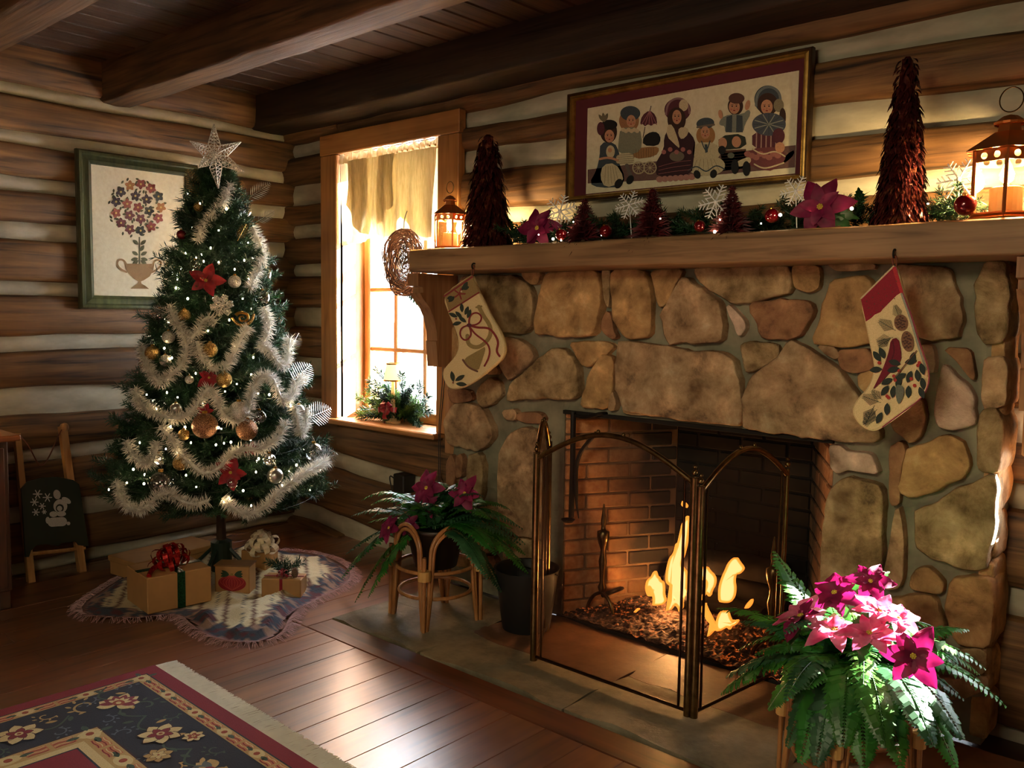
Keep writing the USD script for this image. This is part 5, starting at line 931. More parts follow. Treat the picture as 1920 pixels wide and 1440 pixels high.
# ================================================================== under the tree: throw and presents
BH = lambda X, Y: .010 + .075 * np.clip(1 - 3.2 * np.abs(meshkit.fbm(np.stack([X * 4.2 + Y * 1.5, Y * 3.0 - X, np.zeros_like(X)], -1), 2, 12) - .5), 0, 1) ** 2 * meshkit.noise(np.stack([X * 3, Y * 3, 0 * X], -1), 2) + .012 * meshkit.fbm(np.stack([X * 17, Y * 17, np.zeros_like(X)], -1), 2, 5)
bo = Polygon(chaikin([U(x, y, 2, .01)[:2] for x, y in ((128, 1150), (215, 1090), (290, 1050), (400, 1035), (520, 1030), (610, 1040), (660, 1068), (652, 1095), (588, 1124), (545, 1150), (528, 1192), (470, 1207), (400, 1196), (360, 1172), (338, 1148), (245, 1160))], 2))
x0, y0, x1, y1 = bo.bounds; st_ = .0125; nx, ny = int((x1 - x0) / st_), int((y1 - y0) / st_); X, Y = np.meshgrid(np.linspace(x0, x1, nx), np.linspace(y0, y1, ny), indexing='ij')
from shapely import contains_xy, distance as shp_dist, points as shp_points
ins = contains_xy(bo, X, Y); dist_ = shp_dist(shp_points(X, Y), bo.exterior); Z = BH(X, Y)
gifts_px = []
for q in ((-3.62, 1.86, .20), (-3.62, 2.10, .10), (-3.42, 2.20, .11)): Z -= .03 * np.exp(-((X - q[0]) ** 2 + (Y - q[1]) ** 2) / q[2] ** 2)
Z = np.maximum(Z, .006) + .0 * X; Z = Z * np.clip(dist_ / .05, .25, 1)
v, f = grid(np.stack([X, Y, Z], -1)); keep = ins.ravel()[f].all(1); f = f[keep]
u_ = (X * .55 + Y * .84).ravel(); w_ = (X * .84 - Y * .55).ravel(); dd_ = dist_.ravel(); nzz = meshkit.fbm(np.c_[X.ravel() * 34, Y.ravel() * 34, np.zeros(X.size)], 2, 6)
col = np.tile(np.array(s(206, 190, 152)), (X.size, 1)); str_ = (np.mod(u_, .115) < .016); col[str_] = s(104, 70, 58); col[np.mod(u_ + .04, .115) < .006] = s(80, 84, 92)
bd = dd_ < .085 + .05 * (nzz - .5); col[bd] = s(58, 64, 76); col[bd & (nzz > .58)] = s(146, 116, 100); col[bd & (nzz < .36)] = s(88, 46, 52); col[bd & (dd_ < .014)] = s(150, 112, 108)
used = np.unique(f); mpi = np.full(len(v), -1); mpi[used] = np.arange(len(used))
thr = Thing('tapestry_throw', 'fringed cream and blue tapestry throw crumpled on the floor around the foot of the tree', 'throw blanket', (-3.6, 1.95, 0)); thr.add('cloth', (v[used], mpi[f]), M['rugp'], col=col[used])
rg = np.random.default_rng(3); n_ = 900; L_ = bo.exterior.length; V = []; C = []
for k in range(n_):
    p = bo.exterior.interpolate(L_ * (k + rg.uniform(0, 1)) / n_); q = bo.exterior.interpolate((L_ * k / n_ + .01) % L_); t = np.array([q.x - p.x, q.y - p.y]); t /= np.linalg.norm(t) + 1e-9; o_ = np.array([t[1], -t[0]]) if bo.exterior.is_ccw else np.array([-t[1], t[0]]); o_ = o_ + t * rg.normal(0, .45); l = rg.uniform(.03, .06)
    a = np.array([p.x, p.y, .010]); b = a + np.array([*(o_ * l * .5), .006]); c = a + np.array([*(o_ * l), -.007]); V.append(tube([a, b, c], .0011, 3))
thr.add('fringe', cat(V), plain('throw_fringe', s(188, 150, 150), .9), kind='stuff')
def present(lb, lo_px, hi_px, z0, depth_, h, mat='kraft', name='gift_box'):
    """A box whose front bottom edge runs between two floor points seen at those pixels."""
    a, b = U(*lo_px, 2, z0), U(*hi_px, 2, z0); u = b - a; w = np.linalg.norm(u); u /= w; n = np.array([-u[1], u[0], 0]) 
    if n @ (a - EYE) < 0: n = -n
    T = Thing(name, lb, 'present', a + u * w / 2 + n * depth_ / 2); F = np.stack([u, n, [0, 0, 1.]], 1)
    def bx(x0, x1, y0, y1, za, zb_, b_=.002): vv, ff = hull(np.array([(x, y, z) for x in (x0, x1) for y in (y0, y1) for z in (za, zb_)]) if b_ <= 0 else box((x0, y0, za), (x1, y1, zb_), b_)[0]); return vv @ F.T + a, ff
    T.add('box', bx(0, w, 0, depth_, 0, h, .004), M[mat]); return T, bx, w, F, a
def ribbonwrap(T, bx, w, d, h, at, rw, mat, cross=True):
    e = .0015
    T.add('ribbon', cat([bx(at * w - rw / 2, at * w + rw / 2, -e, 0, 0, h + e, 0), bx(at * w - rw / 2, at * w + rw / 2, -e, d + e, h, h + e, 0)]), M[mat])
    if cross: T.add('ribbon', bx(-e, w + e, d * .5 - rw / 2, d * .5 + rw / 2, h, h + e * 1.4, 0), M[mat])
T, bx, w, F, a = present('large kraft paper present with green ribbon and a red foil bow at the front', (277, 1153), (397, 1127), .012, .25, .155); ribbonwrap(T, bx, w, .25, .155, .52, .034, 'green_rib')
bc = a + F @ np.array([w * .52, .10, .165]); T.add('bow', bow(bc, .095, (-.1, -.2, 1), 3, 26, .22), M['red_foil'], label='big red foil bow'); T.add('bow_tail', cat([tube(spline([bc, bc + F @ np.array([-.09, -.03, .01]), bc + F @ np.array([-.13, -.085, -.004])], 10), .011, 5)]), M['red_foil'])
T, bx, w, F, a = present('wide flat kraft present lying behind the red bowed one', (255, 1092), (408, 1052), .02, .22, .085); T.add('lid', bx(-.006, w + .006, -.006, .226, .065, .092, .003), M['kraft'])
T.add('ribbon_end', ball(a + F @ np.array([w + .012, .05, .085]), .014, 6, (1.3, 1, .7)), M['cream_rib'])
T, bx, w, F, a = present('upright kraft gift box with a red bauble printed on its front', (403, 1112), (468, 1114), .012, .085, .128)
fr0 = lambda x, z: a + F @ np.array([x, -.001, z]); q = Print(fr0, -F[:, 1], .0002); q.ell(w * .5, .048, w * .40, .036, s(150, 22, 34)); 
for k in range(9): q.line([(w * .5, .084), (w * (.16 + .085 * k), .04 + .02 * abs(k - 4) / 4), (w * .5, .014)], .0022, s(186, 70, 60))
q.poly([(w * .46, .083), (w * .54, .083), (w * .54, .094), (w * .46, .094)], s(150, 120, 60))
for sg in (-1, 1):
    for k in range(3): q.leaf(w * .5 + sg * .012, .088, (0 if sg > 0 else math.pi) + sg * (.5 - .35 * k), .04, .014, s(40, 66, 40))
v_, c_ = q.mesh(); T.add('printed_bauble', v_, M['print'], col=c_); T.add('lid_edge', bx(-.003, w + .003, -.003, .088, .124, .131, .001), M['kraft_d'])
T, bx, w, F, a = present('small kraft present tied with red ribbon and a sprig of greenery', (490, 1120), (564, 1122), .012, .10, .085); ribbonwrap(T, bx, w, .10, .085, .5, .014, 'red_rib')
bc = a + F @ np.array([w * .5, .03, .092]); T.add('bow', bow(bc, .035, (0, -.3, 1), 5, 7, .3), M['red_rib'])
T.add('greenery', cat([needles(spline([bc + F @ np.array([0, .02, .0]), bc + F @ np.array([.05 * c, .03 + .02 * sn, .04]), bc + F @ np.array([.085 * c, .03 + .04 * sn, .055])], 8), 90, .03, .0032, 50, seed=k) for k, (c, sn) in enumerate([(math.cos(t), math.sin(t)) for t in np.arange(8) * .785])]), M['fir'])
pc = bc + F @ np.array([.055, -.005, .02]); o = [ball(pc, .014, 8, (1, 1, 1.3))]
for k in range(40): aa = k * 2.4; h_ = -1 + 2 * k / 40; rr = math.sqrt(1 - h_ * h_); o.append(xf(leaf(.014, .011, .1, .3, 4, 3), frame_to((0, 0, 1)) @ rotz(aa) @ roty(.5 - h_), pc + np.array([math.cos(aa) * rr * .010, math.sin(aa) * rr * .010, h_ * .016])))
T.add('pine_cone', cat(o), plain('pine_cone_brown', s(120, 92, 72), .8))
T, bx, w, F, a = present('kraft present with a cream satin bow behind the printed box', (452, 1075), (498, 1082), .02, .10, .115); bc = a + F @ np.array([w * .75, .03, .128]); T.add('bow', bow(bc, .085, (.1, -.35, 1), 9, 22, .34), M['cream_rib'])

# ================================================================== left edge: cabinet, lamp, sled
cb = Thing('side_cabinet', 'dark reddish wooden cabinet with an overhanging top at the left edge', 'cabinet', (-4.24, .95, 0)); M['cab'] = woodm('cabinet_wood', s(40, 20, 12), s(62, 32, 18), s(80, 44, 24), 2, rough=.4, coat=.4, bump=.1)
M['cabtop'] = woodm('cabinet_top_wood', s(96, 48, 22), s(140, 80, 40), s(160, 98, 52), 1, rough=.4, coat=.4, bump=.1)
cb.add('top', box((-4.47, .38, .727), (-4.00, 1.357, .752), .005), M['cabtop']); cb.add('body', box((-4.46, .42, .08), (-4.035, 1.315, .7265), .004), M['cab'])
for y in (.45, 1.29):
    for x_ in (-4.43, -4.07): cb.add('leg', box((x_ - .022, y - .022, 0), (x_ + .022, y + .022, .082), .003), M['cab'])
for a_, b_ in ((.44, .86), (.875, 1.295)):
    d_ = cb.add('door', box((-4.034, a_, .10), (-4.018, b_, .70), .003), M['cab']); cb.add('door_panel', box((-4.017, a_ + .06, .16), (-4.012, b_ - .06, .64), .002), M['cab'], parent=d_); cb.add('knob', ball((-4.008, (a_ + .03 if a_ > .6 else b_ - .03), .38), .012, 7), M['brass_d'], parent=d_)
tl = Thing('table_lamp', 'lit table lamp standing on the dark cabinet', 'lamp', (-4.28, 1.02, .7525)); L0 = np.array([-4.28, 1.02, 0]); tl.add('base', lathe([(0, .7525), (.06, .753), (.06, .762), (.03, .782), (.045, .83), (.02, .88), (.008, .89), (.008, .96), (0, .96)], 20, t=L0), M['brass'])
tl.add('shade', lathe([(.11, .92), (.075, 1.08), (.073, 1.08), (.108, .92)], 28, t=L0), M['shade']); tl.add('lamp_bulb', ball(L0 + (0, 0, .98), .022, 8), glow('lamp_glow', (1.0, .62, .24), 300.))
sp0, sp1 = np.array([-4.36, 1.6, 0.]), np.array([-4.455, 1.6, .80]); sd_ = sp1 - sp0; sn_ = np.array([sd_[2], 0, -sd_[0]]); sn_ /= np.linalg.norm(sn_)
SP = lambda x, y, o_=0.: UP(x, y, sp0, sn_) + sn_ * o_
sled = Thing('wooden_sled', 'child-sized wooden sled with a dark green stencilled seat leaning on the left log wall', 'sled', (-4.37, 1.62, 0)); M['pine'] = woodm('sled_pine', s(176, 124, 70), s(208, 156, 96), s(220, 172, 112), 2, rough=.5, bump=.1); M['sledg'] = plain('dark_green_paint', s(36, 46, 34), .5)
def slat_(pts, d0, d1, mat, name): 
    P = np.array([SP(x, y) for x, y in pts]); c = P.mean(0); u = P[1] - P[0]; u /= np.linalg.norm(u); v = np.cross(sn_, u); q = [((p - c) @ u, (p - c) @ v) for p in P]; return sled.add(name, prism(q, c, u, v, sn_, d0, d1), mat)
slat_([(113, 800), (126, 798), (164, 1080), (151, 1082)], -.035, .0, M['pine'], 'runner'); slat_([(28, 812), (39, 812), (68, 1100), (55, 1102)], -.035, .0, M['pine'], 'runner')
sled.add('runner_knob', ball(SP(120, 801, .004), .022, 8), M['pine']); sled.add('foot_bar', tube([SP(52, 1040, -.015), SP(162, 1028, -.015)], .009, 8), M['pine'])
seat = slat_(np.array([(38, 916), (50, 903), (75, 896), (105, 894), (135, 900), (146, 908), (164, 1024), (146, 1022), (140, 1015), (112, 1018), (108, 1024), (96, 1022), (84, 1020), (66, 1022), (56, 1032), (52, 1044), (46, 1044)]), .001, .016, M['sledg'], 'seat')
q = Print(lambda x, y: SP(x / 4., 760 + y / 4., .0165), sn_, .0002); wht = s(206, 204, 196)
for x, y, r in ((272, 665, 32), (345, 690, 32), (248, 725, 28), (305, 755, 24), (258, 800, 26), (320, 798, 15)):
    for k in range(3): q.line([(x - r * math.cos(k * 1.047), y - r * math.sin(k * 1.047)), (x + r * math.cos(k * 1.047), y + r * math.sin(k * 1.047))], 8, wht, False)
q.ell(415, 668, 27, 36, wht, -15); q.ell(485, 712, 38, 20, wht, 30); q.poly(Point(440, 755).buffer(52).difference(Point(436, 770).buffer(30)), wht); q.ell(434, 772, 20, 20, wht); q.ell(388, 815, 30, 22, wht); q.ell(446, 812, 36, 20, wht); q.poly(LineString([(378, 875), (455, 870)]).buffer(34), wht); q.ell(345, 860, 16, 26, wht); q.ell(500, 884, 14, 14, wht)
v_, c_ = q.mesh(); sled.add('stencil', v_, M['print'], col=c_, parent=seat)
sled.add('pull_cord', tube(spline([SP(32, 815, .01), SP(50, 835, .02), SP(76, 872, .02), SP(92, 850, .02), SP(105, 820, .02), SP(114, 806, .012)], 30), .003, 6), M['loop'])

# ================================================================== rug
rug = Thing('oriental_rug', 'oriental wool rug with navy floral border, red edge and cream fringe in the foreground', 'rug', (-3.0, 1.43, 0)); A_ = math.radians(-1.2); ru = np.array([math.cos(A_), math.sin(A_), 0]); rv = np.array([math.sin(A_), -math.cos(A_), 0]); RO = np.array([-3.007, 1.44, 0])
rm = lambda a, b: RO + ru * a + rv * b; WID, LEN = 2.1, 2.6
rug.add('pile', prism([(0, 0), (WID, 0), (WID, LEN), (0, LEN)], RO, ru, rv, (0, 0, 1), .001, .008), plain('rug_back', s(120, 28, 38), .95))
q = Print(lambda a, b: rm(a, b) + (0, 0, .0082), (0, 0, 1), .00003); navy, redr, tanr, crmr, grn, rust = s(34, 36, 48), s(124, 26, 40), s(176, 144, 92), s(200, 178, 128), s(62, 76, 62), s(140, 64, 44)
def frame_rect(o, i, col): q.poly(Polygon([(o, o), (WID - o, o), (WID - o, LEN - o), (o, LEN - o)], [[(i, i), (WID - i, i), (WID - i, LEN - i), (i, LEN - i)]]), col)
q.poly([(0, 0), (WID, 0), (WID, LEN), (0, LEN)], redr); frame_rect(.055, .105, tanr); frame_rect(.052, .057, navy); frame_rect(.102, .108, navy); q.poly([(.108, .108), (WID - .108, .108), (WID - .108, LEN - .108), (.108, LEN - .108)], navy); frame_rect(.335, .40, tanr); frame_rect(.332, .337, s(60, 30, 30)); frame_rect(.40, .43, crmr); q.poly([(.43, .43), (WID - .43, .43), (WID - .43, LEN - .43), (.43, LEN - .43)], redr); frame_rect(.427, .433, navy)
rg = np.random.default_rng(9); RK = 0
def strip_motifs(c0, wd, step, k0, t0):          # small guard-border motifs, both along the fringe end and the left side
    for side in (0, 1):
        n = int((WID if side == 0 else LEN) / step)
        for k in range(n):
            t = t0 + step * k; q.k = 20 + 7 * side
            if t > (WID if side == 0 else LEN) - t0: break
            P = (lambda a, b: (a, b)) if side == 0 else (lambda a, b: (b, a)); x, y = P(t, c0)
            if k % 3 == 0: q.ell(x, y, wd * .62 if side == 0 else wd * .42, wd * .42 if side == 0 else wd * .62, crmr); q.ell(x, y, wd * .2, wd * .2, rust); [q.leaf(*P(t + sg * wd * .5, c0), (0 if side == 0 else 1.57) + (0 if sg > 0 else 3.14), wd * .7, wd * .34, grn) for sg in (-1, 1)]
            else:
                g_ = [(t - step * .42, c0 - wd * .36), (t + step * .42, c0 - wd * .36), (t + step * .42, c0 + wd * .36), (t - step * .42, c0 + wd * .36)]; q.poly([P(*p) for p in g_], s(178, 112, 76))
                for m_ in range(4): q.line([P(t - step * .36, c0 - wd * .28 + wd * .19 * m_), P(t - step * .1, c0 - wd * .24 + wd * .19 * m_), P(t + step * .12, c0 - wd * .30 + wd * .19 * m_), P(t + step * .36, c0 - wd * .25 + wd * .19 * m_)], .0035, (redr if m_ % 2 else crmr))
strip_motifs(.080, .048, .062, 0, .085); strip_motifs(.367, .058, .075, 1, .37)
def palmette(x, y, R, a, c1, c2, c3):
    q.k = 46 + int(rg.integers(9))
    for k in range(7): b = a - 1.9 + 3.8 * k / 6; q.leaf(x - .15 * R * math.cos(a), y - .15 * R * math.sin(a), b, R * (1.05 - .1 * abs(k - 3)), R * .52, c1)
    for k in range(7): b = a - 1.8 + 3.6 * k / 6; q.leaf(x, y, b, R * .74, R * .34, c2)
    for k in range(5): b = a - 1.2 + 2.4 * k / 4; q.leaf(x, y, b, R * .5, R * .2, c1)
    q.ell(x, y, R * .26, R * .22, c3); q.ell(x, y, R * .12, R * .10, c1)
def roset(x, y, R, c1, c2):
    global RK; RK = (RK + 1) % 6; q.k = 78 + RK * 3; a0 = rg.uniform(0, 6.28)
    for nn, r_, cc, w_ in ((7, 1.0, c1, .62), (5, .58, c2, .6)):
        for k in range(nn): b = a0 + 6.2832 * k / nn; q.leaf(x, y, b, R * r_ * 1.06, R * r_ * w_ * 1.14, s(66, 40, 38)); q.leaf(x, y, b, R * r_, R * r_ * w_, cc)
    q.ell(x, y, R * .18, R * .18, crmr); q.ell(x, y, R * .09, R * .09, rust)
def scroll(x, y, R, a, col):
    q.k = 24
    t = np.linspace(0, 4.2, 14); r = R * (1 - t / 5.2); q.line([(x + r_ * math.cos(a + b), y + r_ * math.sin(a + b)) for r_, b in zip(r, t)], R * .16, col)
    for k in range(5): b = a + k * .7; q.leaf(x + R * .9 * math.cos(b), y + R * .9 * math.sin(b), b + .7, R * .5, R * .22, col)
for side in (0, 1):
    P = (lambda a, b: (a, b)) if side == 0 else (lambda a, b: (b, a)); n = 9 if side == 0 else 11
    for k in range(n):
        t = .22 + .0 + k * .30
        if t > (WID if side == 0 else LEN) - .2: break
        x, y = P(t, .222)
        if k == 0 and side == 1: continue
        if k == 0: palmette(.22, .222, .082, .785 + 3.14, crmr, s(120, 40, 52), rust); scroll(.30, .17, .05, 2, grn); scroll(.165, .30, .05, .5, tanr)
        elif k % 2: roset(x, y, .066, crmr, s(120, 34, 46)); roset(*P(t + .12, .285), .042, tanr, crmr); roset(*P(t + .085, .16), .034, crmr, rust)
        else: palmette(x, y, .078, (1.57 if side == 0 else 0), tanr, s(84, 90, 88), redr)
        for d_, e_ in ((-.10, .15), (.09, .30), (-.085, .29)): scroll(*P(t + d_, e_), .032, rg.uniform(0, 6), (grn, tanr, s(84, 90, 100))[int(rg.integers(3))])
        q.k = 34
        q.line([P(t - .15, .20), P(t - .08, .25), P(t, .21), P(t + .08, .25), P(t + .15, .20)], .007, grn)
        for m_ in range(5): q.leaf(*P(t - .14 + .06 * m_, .24 - .04 * (m_ % 2)), rg.uniform(0, 6.28), .036, .016, (grn, tanr)[m_ % 2])
for k in range(26): x, y = rg.uniform(.47, 1.5), rg.uniform(.47, 1.2); roset(x, y, rg.uniform(.03, .05), (crmr, tanr, navy)[k % 3], rust)
v_, c_ = q.mesh(); rug.add('woven_pattern', v_, M['rugp'], col=c_)
V = []; rg = np.random.default_rng(15); n_ = 1500; xs_ = np.linspace(.002, WID - .002, n_)
for x in xs_:
    l = .078 * rg.uniform(.9, 1.06); dx = rg.normal(0, .004); a, b, c = rm(x, 0), rm(x + dx * .5, -l * .5), rm(x + dx, -l); V.append(tube([a + (0, 0, .006), b + (0, 0, .0045 + rg.uniform(0, .002)), c + (0, 0, .0028)], .0011, 3))
rug.add('fringe', cat(V), plain('rug_fringe', s(206, 200, 180), .95), kind='stuff', label='cream fringe along the end of the rug'); rug.add('fringe_web', prism([(.0, -.0), (WID, 0), (WID, -.018), (0, -.018)], RO, ru, rv, (0, 0, 1), .001, .006), plain('rug_web', s(190, 178, 148), .95))

# ================================================================== on the mantel
MT = MZ1 + .001
def lantern(name, lb, base, R, H, turn, power):
    T = Thing(name, lb, 'lantern', base); b = np.asarray(base, float); a6 = [turn + k * math.pi / 3 for k in range(6)]; h0, h1, h2, h3 = .045 * H, .60 * H, .72 * H, 1.0 * H
    ring = lambda r, z: [b + (r * math.cos(a), r * math.sin(a), z) for a in a6]
    T.add('base', hull(ring(R * 1.06, 0) + ring(R * 1.06, h0 * .5) + ring(R * .96, h0)), M['copper'])
    for k in range(6):
        p = b + (R * .93 * math.cos(a6[k]), R * .93 * math.sin(a6[k]), 0); T.add('corner_post', tube([p + (0, 0, h0), p + (0, 0, h2)], R * .055, 6), M['copper'])
        p0, p1 = ring(R * .93, 0)[k], ring(R * .93, 0)[(k + 1) % 6]; u = (p1 - p0); w = np.linalg.norm(u); u /= w; n_ = np.cross(u, (0, 0, 1.))
        T.add('glass_pane', (np.array([p0 + u * w * .05 + (0, 0, h0 + .2 * h0), p0 + u * w * .95 + (0, 0, h0 + .2 * h0), p0 + u * w * .95 + (0, 0, h1), p0 + u * w * .05 + (0, 0, h1)]), np.array([[0, 1, 2], [0, 2, 3]])), M['pane'])
        band = Polygon([(0, h1), (w, h1), (w, h2), (0, h2)]).difference(Point(w * .30, (h1 + h2) / 2).buffer(w * .10, 6)).difference(Point(w * .70, (h1 + h2) / 2).buffer(w * .10, 6)); T.add('pierced_band', prism(band, p0, u, (0, 0, 1), n_, -.0008, .0008), M['copper'])
        T.add('lower_rail', tube([p0 + (0, 0, h0 + .004), p1 + (0, 0, h0 + .004)], R * .05, 5), M['copper'])
    T.add('roof', hull(ring(R * 1.18, h2) + ring(R * 1.14, h2 + .012 * H) + ring(R * .40, h2 + .20 * H) ), M['copper']); T.add('vent', hull(ring(R * .34, h2 + .20 * H) + ring(R * .30, h3)), M['copper'])
    v, f = lathe([(R * .40, 0), (R * .42, .006), (R * .20, .022), (0, .028)], 14, t=b + (0, 0, h3)); T.add('cap', (v, f), M['copper']); a = np.linspace(0, 6.283, 24, endpoint=False); T.add('carry_ring', tube(b + np.stack([np.cos(a) * R * .30, 0 * a, h3 + .04 + R * .28 + np.sin(a) * R * .34], 1), .0018, 6, True), M['brass'])
    T.add('candle', lathe([(0, h0), (R * .42, h0), (R * .42, h0 + .30 * H), (R * .36, h0 + .31 * H), (0, h0 + .30 * H)], 20, t=b), M['candle'])
    fl_ = lathe([(0, 0), (R * .16, .014), (R * .19, .030), (R * .09, .056), (0, .074)], 12, t=b + (0, 0, h0 + .33 * H)); T.add('candle_flame', fl_, glow(name + '_glow' + str(int(base[0] * 100) % 97), (1.0, .66, .28), power))
lL = U(843, 462, 1, 2.74); lR = U(1884, 404, 1, 2.735)
lantern('copper_lantern', 'lit copper candle lantern at the left end of the mantel beside the window', (lL[0], 2.74, MT), .074, .215, .45, 2200.)
lantern('copper_lantern', 'larger lit copper candle lantern at the right end of the mantel', (lR[0], 2.735, MT), .098, .262, .72, 2600.)
cs = U(886, 455, 1, 2.82); cst = Thing('candle_holder', 'slim gilt candle holder with a flared cup half hidden by the left red cone tree', 'candle holder', (cs[0], 2.82, MT)); b0 = np.array([cs[0], 2.82, MT])
cst.add('stem', lathe([(0, 0), (.028, .0), (.03, .006), (.012, .014), (.008, .03), (.013, .045), (.009, .06), (.006, .075), (.006, .15), (.009, .155), (0, .155)], 16, t=b0), M['gold']); cst.add('cup', lathe([(.006, .15), (.012, .165), (.026, .195), (.025, .195), (.010, .163)], 18, t=b0), M['gold'])
cst.add('vine_wrap', needles(spline([b0 + (.012, 0, .04), b0 + (-.012, -.01, .06), b0 + (.012, 0, .08), b0 + (-.01, -.01, .11)], 20), 60, .02, .006, 70, seed=4), M['leaf'])
M['foil'] = tex('dark_red_foil', [(.3, s(52, 16, 18)), (.55, s(86, 32, 30)), (.75, s(142, 88, 60))], (40, 40, 40), 3, .3, .2, .003, metal=.55, var=.0); M['foil_s'] = M['foil']
def cone_tree(lb, base, R, H, seed, n=900):
    T = Thing('foil_cone_tree', lb, 'cone tree', base); rg = np.random.default_rng(seed); b = np.asarray(base, float); T.add('cone', lathe([(0, 0), (R * .84, 0), (R * .20, H * .96), (R * .10, H * .985), (0, H * .99)], 24, t=b), M['foil']); o = []
    for k in range(n):
        h = 1 - math.sqrt(rg.uniform(0, 1)); h = h * .985; a = rg.uniform(0, 6.283); r = R * .84 * (1 - h) + R * .20 * h; v, f = leaf(R * .54 * rg.uniform(.8, 1.25) * (1 - .35 * h), R * .20, .35, .3, 4, 3); v = v @ (rotz(a) @ roty(.72 + rg.normal(0, .16)) ).T; o.append((v + b + np.array([r * math.cos(a) * .96, r * math.sin(a) * .96, h * H + R * .2]), f))
    T.add('foil_leaves', cat(o), M['foil'], kind='stuff')
cb1 = U(913, 457, 1, 2.76); d1_ = depth_px(cb1); cone_tree('tall dark red foil cone tree at the left end of the mantel', (cb1[0], 2.76, MT), 46 * d1_, U(913, 250, 1, 2.76)[2] - MT, 1)
cb2 = U(1687, 416, 1, 2.75); d2_ = depth_px(cb2); cone_tree('tallest dark red foil cone tree at the right of the mantel beside the bigger lantern', (cb2[0], 2.75, MT), 47 * d2_, U(1690, 104, 1, 2.75)[2] - MT, 2, 1300)
M['brist'] = tex('red_bristle', [(.3, s(56, 8, 14)), (.7, s(92, 20, 26))], (30, 30, 30), 3, .6, 0, 0)
for k, (px, top_, w, lb) in enumerate(((1095, 372, 33, 'small dark red bristle tree on the mantel, left one of three'), (1222, 352, 36, 'small dark red bristle tree on the mantel, middle one of three'), (1370, 348, 34, 'small dark red bristle tree on the mantel, right one of three'))):
    p = U(px, 446 - k * 4, 1, 2.675); p = np.array([p[0], 2.675, MT]); R = w * 1.3 * depth_px(p); H = U(px, top_, 1, 2.675)[2] - MT; T = Thing('bristle_tree', lb, 'bristle tree', p); o = []
    for j in range(7):
        z = H * (.06 + .86 * j / 6); r = R * (1 - .82 * j / 6.4); a = np.linspace(0, 6.283, 20); o.append(needles(p + np.stack([np.cos(a) * r * .18, np.sin(a) * r * .18, np.full(20, z)], 1), 330 - 30 * j, r * .86, .0035, 84, 9, seed=k * 10 + j, bend=.18))
        o.append(lathe([(0, z + H * .07), (r * .62, z - H * .005), (r * .5, z - H * .02), (0, z + H * .02)], 14, t=p))
    T.add('bristles', cat(o), M['brist'], kind='stuff'); T.add('stem', tube([p, p + (0, 0, H)], .004, 6), M['twig']); T.add('foot', lathe([(0, 0), (R * .4, 0), (R * .34, .012), (0, .012)], 14, t=p), M['twig'])
# greenery along the mantel
gm = Thing('mantel_garland', 'dark green fir garland lying along the mantel behind the ornaments', 'garland', (-1.9, 2.80, MT)); rg = np.random.default_rng(44)
def sprigs(T, xa, xb, n, ymid=2.80, hmax=.11):
    for k in range(n):
        x = xa + (xb - xa) * (k + rg.uniform(0, 1)) / n; p = np.array([x, ymid + rg.uniform(-.05, .06), MT + .02]); a = rg.uniform(0, 6.283); L_ = rg.uniform(.08, .15); d = np.array([math.cos(a), .5 * math.sin(a), rg.uniform(.05, .9)]); d /= np.linalg.norm(d); q1 = p + d * L_; q1[2] = min(q1[2], MT + hmax); q1[1] = min(q1[1], YB - .085)
        P = spline([p, (p + q1) / 2 + (0, 0, .012), q1], 8); T.add('fir_sprig', cat([needles(P, 130, .026, .0032, 50, seed=int(rg.integers(1e6))), tube(P, .0015, 4)]), M['fir'])
gl = [U(945, 440, 1, 2.8)[0], U(1640, 400, 1, 2.8)[0]]; sprigs(gm, gl[0], gl[1], 125, 2.79, .125)
gr_ = Thing('mantel_garland', 'dark green fir garland on the mantel between the tallest cone tree and the bigger lantern', 'garland', (-.95, 2.80, MT)); sprigs(gr_, U(1738, 390, 1, 2.8)[0], U(1832, 380, 1, 2.8)[0], 20)
# broad dark green leaves standing behind the flowers
for k, (px, py, top_) in enumerate(((1612, 398, 338), (960, 440, 405))):
    p = U(px, py, 1, 2.84); T = gm
    for j in range(4): v, f = serrated(.075, .04); T.add('holly_leaf', xf((v @ (rotz(j * 1.5 + .4) @ roty(-1.0)).T, f), None, (p[0] + .012 * math.cos(j * 1.6), 2.84, MT + .03 + .016 * j)), M['leaf'], True)
def wall_flower(name, px, py, y, r, lb, sd, facing, green=2):
    p = U(px, py, 1, y); T = Thing(name, lb, 'flower', p); poinsettia(T, p, facing, r * depth_px(p), sd, [M['bract'], M['bract']], 'flower', green=green, droop=.35); return T
wall_flower('mantel_poinsettia', 1538, 388, 2.655, 62, 'large magenta poinsettia drooping over the mantel edge right of the doll picture', 4, (.15, -1, .12)); wall_flower('mantel_poinsettia', 1008, 428, 2.68, 46, 'magenta poinsettia on the mantel right of the left cone tree', 5, (.1, -1, .25))
for k, (px, py, r, y, lb) in enumerate(((1050, 396, 32, 2.72, 'white glitter snowflake pick left of the left bristle tree'), (1180, 384, 28, 2.72, 'white glitter snowflake pick between the left and middle bristle trees'), (1342, 378, 34, 2.66, 'white glitter snowflake pick leaning on the right bristle tree'), (1492, 358, 30, 2.72, 'white glitter snowflake pick behind the large mantel poinsettia'), (1798, 336, 40, 2.74, 'large pale snowflake pick beside the bigger lantern'))):
    p = U(px, py, 1, y); T = Thing('snowflake_pick', lb, 'snowflake', p); snowflake(T, p, r * depth_px(p), (.35 - .1 * k, -1, .25), 'snow', .3 + k, .075); T.add('stem', tube([p, np.array([p[0], p[1] + .02, MT + .01])], .002, 5), M['snow'])
